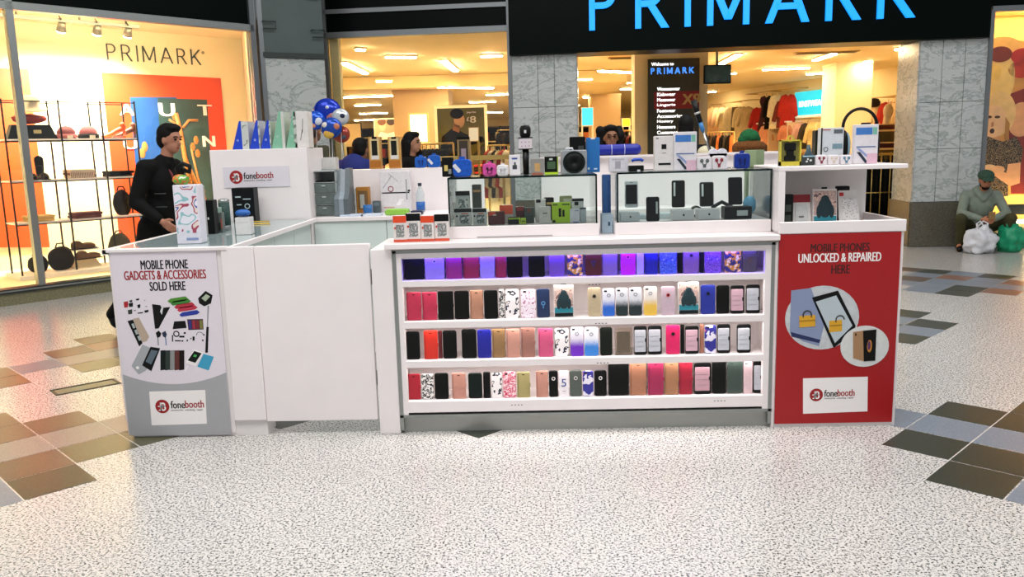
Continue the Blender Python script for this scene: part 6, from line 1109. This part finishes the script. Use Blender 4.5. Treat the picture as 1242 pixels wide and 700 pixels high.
# ================================================================= INSIDE THE SHOP
# directory board on the big column
Yd=14.6; x0,_=PX(786,130,Yd); x1,_=PX(848,130,Yd); zt_=PX(817,71,Yd)[1]
t=thing('directory_board','dark olive directory board with white list and blue name on the shop column','sign',((x0+x1)/2,Yd,0)); wd=x1-x0
q=MB(); q.box(-wd/2,wd/2,0,.05,.02,zt_); part(t,'board',q,mat('#3c3a24',.4,var=.05)); 
def dt(txt,px0,px1,py0,py1,m,name='lettering',bold=.012):
    a,zb=PX(px0,py1,Yd); b,_=PX(px1,py1,Yd); _,zc=PX(px0,py0,Yd); lettering(t,txt,a-(x0+x1)/2,-.001,zb,b-a,zc-zb,m,name,.004,0,bold)
bx0=PX(793,120,Yd)[0]-(x0+x1)/2; q=MB(); q.box(bx0,wd/2,-.003,0,PX(817,132,Yd)[1],PX(817,111,Yd)[1]); part(t,'red_band',q,mat('#8e1a16',.45))
dt('X9',827,848,114,127,mat('#c8a464',.5,var=.1),'gold_numeral',.03)
mLit=mat('#ffffff',.5,emit=1.2,var=0); dt('Welcome to',790,817,76,80,mLit); 
a=PX(790,88,Yd)[0]-(x0+x1)/2; b=PX(841,88,Yd)[0]-(x0+x1)/2; zz=PX(815,89.5,Yd)[1]; stroke_word(t,a,b,zz,PX(815,82,Yd)[1]-zz,.018,.006,mat('#3a7ae0',.5,emit=1.3,var=0),-.001)
for i,wd_ in enumerate(('Womenswear','Kidswear','Menswear','Lingerie','Footwear','Accessories','Hosiery','Homeware','Customer Service')):
    y=106+i*6.6; dt(wd_,797,797+len(wd_)*2.75,y,y+4.2,mLit)
# television hanging from the ceiling
Yt=14.4; x0,z1=PX(854,79,Yt); x1,z0=PX(887,101,Yt); t=thing('hanging_television','dark television screen hanging from the shop ceiling','television',((x0+x1)/2,Yt,(z0+z1)/2),radians(4))
hw=(x1-x0)/2; hh=(z1-z0)/2; q=MB(); q.rbox(2*hw,2*hh,.06,.012,T(0,0,-hh),2,.006); part(t,'casing',q,mat('#0c0f0e',.4)); q=MB(); q.box(-hw+.02,hw-.02,-.003,.002,-hh+.025,hh-.02); part(t,'screen',q,mat('#2c3a36',.2,emit=.25,var=.5,scale=8)); q=MB(); q.cyl((0,.05,hh),(0,.05,ZI-(z0+z1)/2),.02); part(t,'pole',q,mSteel)
# framed poster of a man with a price
def framed(name,label,px0,px1,py0,py1,Y,base,frame,fw=.05,legs=True):
    x0,_=PX(px0,(py0+py1)/2,Y); x1,_=PX(px1,(py0+py1)/2,Y); z1=PX((px0+px1)/2,py0,Y)[1]; z0=PX((px0+px1)/2,py1,Y)[1]; t=thing(name,label,'poster',((x0+x1)/2,Y,0)); w=(x1-x0)/2
    q=MB(); q.box(-w,w,0,.05,z0,z1); part(t,'print',q,base); q=MB()
    for b in ((-w-fw,-w,z0-fw,z1+fw),(w,w+fw,z0-fw,z1+fw),(-w,w,z1,z1+fw),(-w,w,z0-fw,z0)): q.box(b[0],b[1],-.02,.06,b[2],b[3])
    part(t,'frame',q,frame)
    if legs:
        q=MB()
        for s in (-1,1): q.box(s*w-.02,s*w+.02,0,.05,0,z0-fw); 
        q.box(-w-.05,w+.05,-.15,.2,0,.03); part(t,'stand',q,frame)
    return t,lambda px,py:(PX(px,py,Y)[0]-(x0+x1)/2,PX(px,py,Y)[1])
def shape(t,f,name,pts,c,lay=1): q=MB(); q.prism([f(*p) for p in pts][::-1],-.004*lay,.001); part(t,name,q,mat(c,.5,var=.05))
def oval(t,f,name,px,py,rx,ry,c,Y,lay=1): x,z=f(px,py); k=Y/FPX; q=MB(); q.disc(x,z,rx*k,-.004*lay,.001,20,ry*k); part(t,name,q,mat(c,.5,var=.05))
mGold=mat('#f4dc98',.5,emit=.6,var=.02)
t,f=framed('price_poster','olive framed poster of a dark-haired man with a price in the middle window',531,588,131,190,15.5,mat('#6e6a2c',.5,var=.03),mGold)
shape(t,f,'pictured_jumper',[(534,190),(536,166),(548,156),(556,158),(566,163),(586,166),(588,172),(562,178),(560,190)],'#191a17'); oval(t,f,'pictured_face',557,146,6.5,9,'#e8b488',15.5,2); oval(t,f,'pictured_hair',554,138,8,6,'#1a120c',15.5,3); shape(t,f,'pictured_neck',[(550,150),(558,153),(557,161),(549,158)],'#b87c4c',2); shape(t,f,'pictured_shadow',[(572,190),(588,172),(588,190)],'#39401f',2)
def ft(t,f,txt,px0,px1,py0,py1,m):
    a,zb=f(px0,py1); b,_=f(px1,py1); _,zc=f(px0,py0); lettering(t,txt,a,-.006,zb,b-a,zc-zb,m,'lettering',.004,0,.02)
ft(t,f,'8',570,577,141,149,mWhiteInk); ft(t,f,'£',566,569,142,147,mWhiteInk); ft(t,f,'Jumper from',566,577,135,138,mWhiteInk)
t,f=framed('couple_poster','warm poster of a couple farther back behind the middle window',455,480,145,168,22,mat('#c89a72',.5,var=.15,scale=3),mat('#e8d0a0',.5),.03)
oval(t,f,'pictured_face',464,153,4,6,'#e0b088',22,2); oval(t,f,'pictured_face',473,153,4,6,'#d89a70',22,2); oval(t,f,'pictured_hair',463,148,5,4,'#6a3a20',22,3); oval(t,f,'pictured_hair',474,148,5,4,'#3a2418',22,3); shape(t,f,'pictured_shirt',[(457,168),(462,160),(470,162),(478,160),(480,168)],'#e8dcc8',2)
t,f=framed('light_panel','bright cream lit panel beside the shop column behind the middle window',498,518,139,172,18.8,mat('#fff0c4',.5,emit=2.2,var=0),mat('#b89a5a',.5),.04)
t,f=framed('cyan_screen','cyan screen poster seen left of the directory column',706,719,131,152,21,mat('#28b4d8',.5,emit=1.2,var=.15,scale=2),mat('#d8d0b8',.5),.02)
t,f=framed('yellow_ticket','small bright yellow price ticket on a rail near the directory column',755,764,144,153,18,mat('#e0e028',.5,emit=.5,var=0),mat('#d8d0b8',.5),.01)
# turquoise department sign on the right wall
a,za=FR.px(965,138,-.06); b,zb=FR.px(1008,110,-.06); z0_=FR.px(986,139,-.06)[1]; z1_=FR.px(986,110,-.06)[1]
t=thing('department_sign','lit turquoise department sign with white letters on the right shop wall','sign',at(FR,0,0),FR.a)
q=MB(); q.box(a,b,-.10,-.02,z0_,z1_); part(t,'panel',q,mat('#18a8bc',.4,emit=1.1,var=.06,scale=2)); q=MB(); q.box(a-.03,b+.03,-.11,-.02,z0_-.06,z0_); part(t,'ledge',q,mat('#f6ecd0',.5,emit=.5,var=0)); lettering(t,'KNITWEAR',a+(b-a)*.14,-.101,z0_+(z1_-z0_)*.36,(b-a)*.72,(z1_-z0_)*.24,mat('#ffffff',.5,emit=2.5,var=0),depth=.004,bold=.02)
# ---- garments
def garment_mesh(kind='jumper'):
    L={'jumper':[(-.07,1.0),(-.20,.95),(-.27,.80),(-.36,.36),(-.27,.32),(-.20,.66),(-.21,.30),(-.22,.14),(.22,.14),(.21,.30),(.20,.66),(.27,.32),(.36,.36),(.27,.80),(.20,.95),(.07,1.0),(0,.96)],
       'dress':[(-.06,1.0),(-.18,.96),(-.22,.82),(-.16,.62),(-.28,-.1),(.28,-.1),(.16,.62),(.22,.82),(.18,.96),(.06,1.0),(0,.93)],
       'coat':[(-.06,1.0),(-.20,.95),(-.26,.80),(-.31,.34),(-.23,.30),(-.20,.5),(-.24,-.05),(.24,-.05),(.20,.5),(.23,.30),(.31,.34),(.26,.80),(.20,.95),(.06,1.0),(0,.94)],
       'trousers':[(-.17,1.0),(-.20,.6),(-.20,-.05),(-.05,-.05),(0,.65),(.05,-.05),(.20,-.05),(.20,.6),(.17,1.0)]}[kind]
    q=MB(); n=len(L); cx=0; cz=.5; d=.03
    ins=[(x*.86,cz+(z-cz)*.93) for x,z in L]
    v=[(x,-d,z-1) for x,z in ins]+[(x,0,z-1) for x,z in L]+[(x,d,z-1) for x,z in ins]
    f=[tuple(range(n)),tuple(range(3*n-1,2*n-1,-1))]+[(k*n+i,(k+1)*n+i,(k+1)*n+(i+1)%n,k*n+(i+1)%n) for k in (0,1) for i in range(n)]
    q.add(v,f,True); q.cyl((0,0,-.04),(0,0,.07),.006,n=6); return q.mesh('garment_'+kind)
GM={k:garment_mesh(k) for k in ('jumper','dress','coat','trousers')}
for g in GM.values(): g.materials.append(mWhite)
def garment(kind,label,x,y,z,rz,c,s=1,group=None,cat='clothes'):
    m=c if not isinstance(c,str) else mat(c,.9,var=.12,scale=20,bump=.3); o=part(None,'hanging_'+kind,GM[kind],m,(x,y,z),(0,0,rz)); o.scale=(s,s,s); return tag(o,label,cat,group)
def rail_fr(name,label,px0,px1,py,v=-.42):
    u0,z0=FR.px(px0,py,v); u1,_=FR.px(px1,py,v); z0=FR.px((px0+px1)/2,py,v)[1]; t=thing(name,label,'rail',at(FR,0,0),FR.a); q=MB(); q.cyl((u0,v,z0),(u1,v,z0),.018,n=8); part(t,'bar',q,mat('#c8a868',.4,.6))
    for u in (u0,(u0+u1)/2,u1): q=MB(); q.box(u-.015,u+.015,v,0,z0-.015,z0+.015); part(t,'bracket',q,mat('#c8a868',.4,.6))
    return u0,u1,z0
def hang(px,py,v,kind,c,desc,s=1,turn=0):
    u,z=FR.px(px,py,v); x,y,_=at(FR,u,v); return garment(kind,desc,x,y,z-.075*s,FR.a+turn,c,s,'clothes on the right shop wall')
rail_fr('wall_rail','upper clothes rail high on the right shop wall',905,964,110.5); rail_fr('wall_rail','clothes rail on the right wall left of the turquoise sign',862,912,124); rail_fr('wall_rail','lower clothes rail below the turquoise sign',968,1012,143); rail_fr('wall_rail','clothes rail at the right end near the pier',1040,1096,118)
TF=.9
for px,py,kind,c,l in ((921,127,'jumper','#a81c1e','red jumper at the left of the upper right-wall rail'),(930,113,'dress','#3c1420','dark maroon dress on the upper right-wall rail'),(937,113,'coat','#1c1412','black-brown coat beside the maroon dress on the right wall'),(943,112,'coat','#efe2c4','cream coat on the upper right-wall rail'),(951,118,'jumper','#7a2a24','brown-red jumper between the cream and the red coats'),(956,111,'coat','#b8241c','red coat at the right end of the upper right-wall rail'),
  (866,127,'coat','#d8a878','tan coat at the left end of the right wall'),(872,128,'coat','#e8b890','peach coat with dark fur neck on the right wall'),(879,127,'jumper','#ecd2a0','cream jumper hung beside the peach coat'),(887,127,'coat','#e8d8b4','ivory coat on the rail left of the sign'),(894,127,'trousers','#5a4a38','dark trousers beside the ivory coat'),(899,127,'coat','#d8c496','beige coat on the rail left of the sign'),(905,126,'jumper','#c8b088','sand jumper at the end of the rail left of the sign'),
  (972,146,'jumper','#d8a8a0','pink jumper below the turquoise sign'),(980,146,'jumper','#3a3026','dark jumper below the turquoise sign'),(988,145,'jumper','#e8cc8c','cream knit below the turquoise sign'),(998,145,'jumper','#ecd49c','pale yellow knit below the turquoise sign'),(1006,144,'jumper','#d8b070','gold knit at the end of the rail below the sign'),
  (1044,122,'jumper','#f0c898','peach top at the left of the pier rail'),(1056,121,'coat','#e0a888','rose coat on the pier rail'),(1068,121,'jumper','#f0d8a8','cream top on the pier rail'),(1078,120,'jumper','#b82a20','red top on the pier rail'),(1086,120,'coat','#e8c090','tan coat on the pier rail'),(1092,120,'coat','#f0d0a4','pale coat at the end of the pier rail')):
    hang(px,py,-.42,kind,c,l,.95 if px<965 else .85,TF)
# lower wall shelving with folded clothes
uA_,zz=FR.px(918,147,-.3); uB_,_=FR.px(962,147,-.3); t=thing('wall_shelf','white shelf under the upper clothes rail on the right wall','shelf',at(FR,0,0),FR.a); z_=FR.px(940,148,-.3)[1]
q=MB(); q.box(uA_,uB_,-.5,0,z_-.04,z_); part(t,'board',q,mWhite); q=MB(); q.box(uA_,uB_,-.02,0,z_-1.2,z_-.04); part(t,'back',q,mat('#3a2c20',.7))
for k in range(3): q=MB(); u=uA_+(uB_-uA_)*k/2; q.box(u-.03,u+.03,-.5,0,0,z_-.04); part(t,'upright',q,mat('#e8c49a',.6))
hang(929,150,-.52,'jumper','#e09a78','salmon jumper on the front of the white wall shelf',.7,TF); hang(953,149,-.52,'jumper','#d88a6a','coral jumper in the right bay of the wall shelf',.7,TF)
# tables with folded piles
def table(label,px,py,Y,w,d,h,cols,seed):
    random.seed(seed); x,_=PX(px,py,Y); t=thing('display_table',label,'table',(x,Y,0)); q=MB(); q.rbox(w,.05,d,.01,T(0,0,h-.05),2,.005); part(t,'top',q,mat('#c8a878',.5))
    for sx in (-1,1):
        for dy in (.05,d-.05): q=MB(); q.box(sx*(w/2-.05)-.025,sx*(w/2-.05)+.025,dy-.025,dy+.025,0,h-.05); part(t,'leg',q,mat('#8a6a40',.5))
    n=max(2,int(w/.36))
    for i in range(n):
        for jj in range(2):
            lay=random.randint(3,7); c=cols[(i*2+jj)%len(cols)]; g=thing('folded_pile','%s pile from the left, %s row, %s'%(ORD[i],'front' if jj==0 else 'back',label),'clothes',(x-w/2+(i+.5)*w/n,Y+.08+jj*d*.45,h+.001),0,'folded piles on the '+label)
            for l in range(lay): q=MB(); q.rbox(.28,.035,d*.38,.016,T(random.uniform(-.01,.01),0,l*.035),2,.005); part(g,'folded_layer',q,mat(cols[(i+jj+l)%len(cols)] if random.random()<.4 else c,.9,bump=.3))
table('shop table right of the directory board',892,175,16.2,2.0,.8,.95,['#e8d8a8','#3a2a22','#d8a848','#c87a3a','#e0c890','#5a1c20'],1)
table('shop table under the red wall shelf',958,175,17.2,1.8,.8,1.0,['#b83a34','#d8584a','#c8a070','#8a2a28'],2)
table('shop table left of the directory column',718,170,17.0,1.3,.8,1.05,['#d87a1c','#e89a2c','#2a2420','#c83a28'],3)
table('shop table behind the middle window',560,185,17.5,2.6,.8,.95,['#16181a','#b8302a','#e8dcc0','#3a2c20'],4)
table('shop table far behind the blue-jacketed shopper',440,175,19.0,2.4,.8,.95,['#e8d0a0','#a83a2c','#c8a878','#3a2a20'],5)
# rails on stands
def stand_rail(label,px0,px1,Y,h,cols,kind,rz=0,n=8,group=None,s=1):
    x0,_=PX(px0,180,Y); x1,_=PX(px1,180,Y); w=x1-x0; t=thing('clothes_rail',label,'rail',((x0+x1)/2,Y,0),rz); mG=mat('#c8aa62',.35,.7)
    q=MB(); q.cyl((-w/2,0,h),(w/2,0,h),.016,n=8); part(t,'bar',q,mG)
    for sx in (-1,1): q=MB(); q.cyl((sx*w/2,0,0),(sx*w/2,0,h),.016,n=8); q.box(sx*w/2-.02,sx*w/2+.02,-.25,.25,0,.03); part(t,'upright',q,mG)
    for i in range(n):
        u=-w/2+(i+.5)*w/n; garment(kind,'%s %s from the left on the %s'%(ORD[i],{'jumper':'knit','coat':'coat','dress':'dress','trousers':'trousers'}[kind],label),(x0+x1)/2+u*cos(rz),Y+u*sin(rz),h-.075*s,rz+1.1,cols[i%len(cols)],s,'garments on the '+label)
    return mG
mG=stand_rail('rail of black clothes behind the right shelf tray',1042,1091,13.3,1.25,['#10140f','#161a14','#0c100c','#1c2018','#12140e'],'coat',0,9)
x0,_=PX(1047,200,13.0); x1,_=PX(1091,200,13.0); t=thing('gold_grid','gold wire grid panel in front of the black clothes rail','grid',((x0+x1)/2,13.0,0)); w=x1-x0
for i in range(5): q=MB(); q.cyl((-w/2+w*i/4,0,0),(-w/2+w*i/4,0,1.28),.009,n=6); part(t,'wire',q,mG)
for i in range(3): q=MB(); q.cyl((-w/2,0,.1+i*.57),(w/2,0,.1+i*.57),.009,n=6); part(t,'cross_wire',q,mG)
stand_rail('rail of dark clothes behind the middle window',510,550,14.2,1.60,['#0e120e','#16181a','#141e14','#0c0e0c'],'jumper',0,8); stand_rail('red and white rail behind the middle window',592,618,15.2,1.55,['#a82a28','#e4dcc8','#2a2420','#c8b89a'],'jumper',0,6)
stand_rail('dark rail left of the directory column',752,770,15.6,1.75,['#16181a','#8a1c24','#141412','#6a1820'],'coat',0,5); stand_rail('rail of dark dresses far down the shop',604,640,24,2.0,['#1a1614','#2a1c18','#14110f'],'dress',0,7); stand_rail('brown coat rail far down the shop',410,450,25,1.9,['#4a3020','#8a5a38','#2a1c14'],'coat',0,7)
stand_rail('dark rail right of the directory board',858,890,21.5,1.75,['#1a1512','#3a2a1c','#241a12','#c86a2c'],'coat',0,8); stand_rail('rail of dark red clothes behind the heart box',868,898,14.0,1.30,['#4a1018','#2a1210','#141210','#5a141c'],'jumper',.1,9)
t,f=framed('far_white_board','pale board on the far wall behind the balloons',412,438,150,178,24,mat('#e8c898',.6,var=.03),mat('#2a2018',.6),.02); t,f=framed('rail_ticket','white price ticket standing over the red and white rail',569,580,155,171,14.4,mat('#f4e4c0',.5,emit=.4,var=0),mat('#c8aa62',.4),.01)
# gold rail along the window, the dark plant and the torso form
x0,_=PX(520,194,12.6); x1,z_=PX(655,192,12.6); t=thing('window_rail','bright gold barrier rail inside the middle window','rail',((x0+x1)/2,12.75,0)); w=x1-x0; q=MB(); q.box(-w/2,w/2,-.03,.03,1.33,1.40); part(t,'bar',q,mat('#e8cc7a',.35,.5))
for i in range(4): q=MB(); q.cyl((-w/2+w*i/3,0,0),(-w/2+w*i/3,0,1.33),.02); part(t,'post',q,mat('#c8aa62',.35,.6))
x_,z_=PX(646,152,13.6); t=thing('display_torso','tan wrapped torso form at the right edge of the middle window','mannequin',(x_,13.6,0)); me=fused_mesh([('c',(0,0,1.25),(.05,0,1.72),.16,.13),('c',(.05,0,1.72),(.10,0,1.88),.10,.07),('c',(-.05,0,.95),(0,0,1.3),.14,.16)],.03,3,'torso'); part(t,'torso',me,mat('#b8782c',.7,var=.2,scale=8)); q=MB(); q.cyl((-.05,0,0),(-.05,0,.95),.03); q.cyl((-.05,0,0),(-.05,0,.02),.2); part(t,'pole',q,mSteel)
# striped-jumper mannequin near the pier
xs,_=PX(1075,180,14.2); zt_=PX(1075,118,14.2)[1]
t=thing('mannequin','headless-looking mannequin in a brown striped jumper near the pier'.replace('headless-looking ',''),'mannequin',(xs,14.2,0)); st=pattern('jumper_stripes',[(0,'#5a4a22'),(.35,'#e0c084'),(.45,'#4a1a14'),(.7,'#d8b478'),(.78,'#5a4a22')],1.05,'wave','Z',.9)
me=fused_mesh([('e',(0,0,1.48),(.16,.21,.26)),('e',(0,0,1.22),(.16,.21,.26)),('c',(0,-.22,1.62),(.02,-.32,1.05),.085,.06),('c',(0,.22,1.62),(.02,.32,1.05),.085,.06),('c',(0,-.2,1.64),(0,.2,1.64),.09,.09)],.022,4,'jumper'); part(t,'jumper',me,st,rot=(0,0,-pi/2)); me=fused_mesh([('c',(0,0,1.68),(0,0,1.84),.055,.055),('e',(.01,0,1.93),(.10,.08,.125))],.02,2,'head'); part(t,'head',me,mat('#e8c89a',.6),rot=(0,0,-pi/2))
me=fused_mesh([('e',(0,0,1.0),(.17,.2,.16)),('c',(0,-.09,.95),(0,-.09,.1),.10,.07),('c',(0,.09,.95),(0,.09,.1),.10,.07)],.025,3,'trousers'); part(t,'trousers',me,mat('#14120f',.8),rot=(0,0,-pi/2)); q=MB(); q.cyl((0,0,0),(0,0,.02),.22,n=20); part(t,'base',q,mSteel)
q=MB(); q.lathe([(.06,0),(.13,.03),(.15,.12),(.10,.2),(.01,.22)],14); x_,z_=PX(1066,112,16); solo('display_bag','black round bag hung on the pier rail','bag',q,mat('#15120f',.6),at(FR,FR.px(1062,128,-.55)[0],-.6,FR.px(1062,130,-.55)[1]))

# dark shelving far down the shop
def shelving(label,px0,px1,Y,h,cols):
    x0,_=PX(px0,175,Y); x1,_=PX(px1,175,Y); w=x1-x0; t=thing('wall_shelving',label,'shelf',((x0+x1)/2,Y,0)); q=MB(); q.box(-w/2,w/2,.45,.5,0,h); part(t,'backing',q,mat('#1c1611',.7))
    for k in range(4): q=MB(); u=-w/2+w*k/3; q.box(u-.03,u+.03,0,.45,0,h); part(t,'upright',q,mat('#2a2018',.6))
    for k in range(5): q=MB(); q.box(-w/2,w/2,0,.45,.15+k*(h-.2)/4,.19+k*(h-.2)/4); part(t,'board',q,mat('#d8c090' if k%2 else '#3a2c20',.6))
    for k in range(4):
        for i in range(9):
            c=cols[(i*3+k*2)%len(cols)]; q=MB(); q.rbox(w/11,(h-.2)/4*.6,.3,.02,T(-w/2+(i+.5)*w/9,.06,.19+k*(h-.2)/4),2,.01); o=part(t,'folded_stock',q,mat(c,.85))
shelving('dark shelving at the far left behind the middle window',398,476,31,2.35,['#2a1c16','#b83a2c','#e0c8a0','#14110f','#6a4a30','#1a1512'])
shelving('dark shelving far back at the right of the middle window',588,645,31,2.3,['#1a1512','#8a2a20','#d8c8a0','#2a2018','#14110f'])
shelving('dark shelving far back left of the directory column',700,770,31,2.2,['#1a1512','#c86a2c','#d8c8a0','#2a2018'])
shelving('dark shelving far back beside the right shop wall',852,880,33,2.2,['#1a1512','#c86a2c','#e8d8b0','#2a2018'])
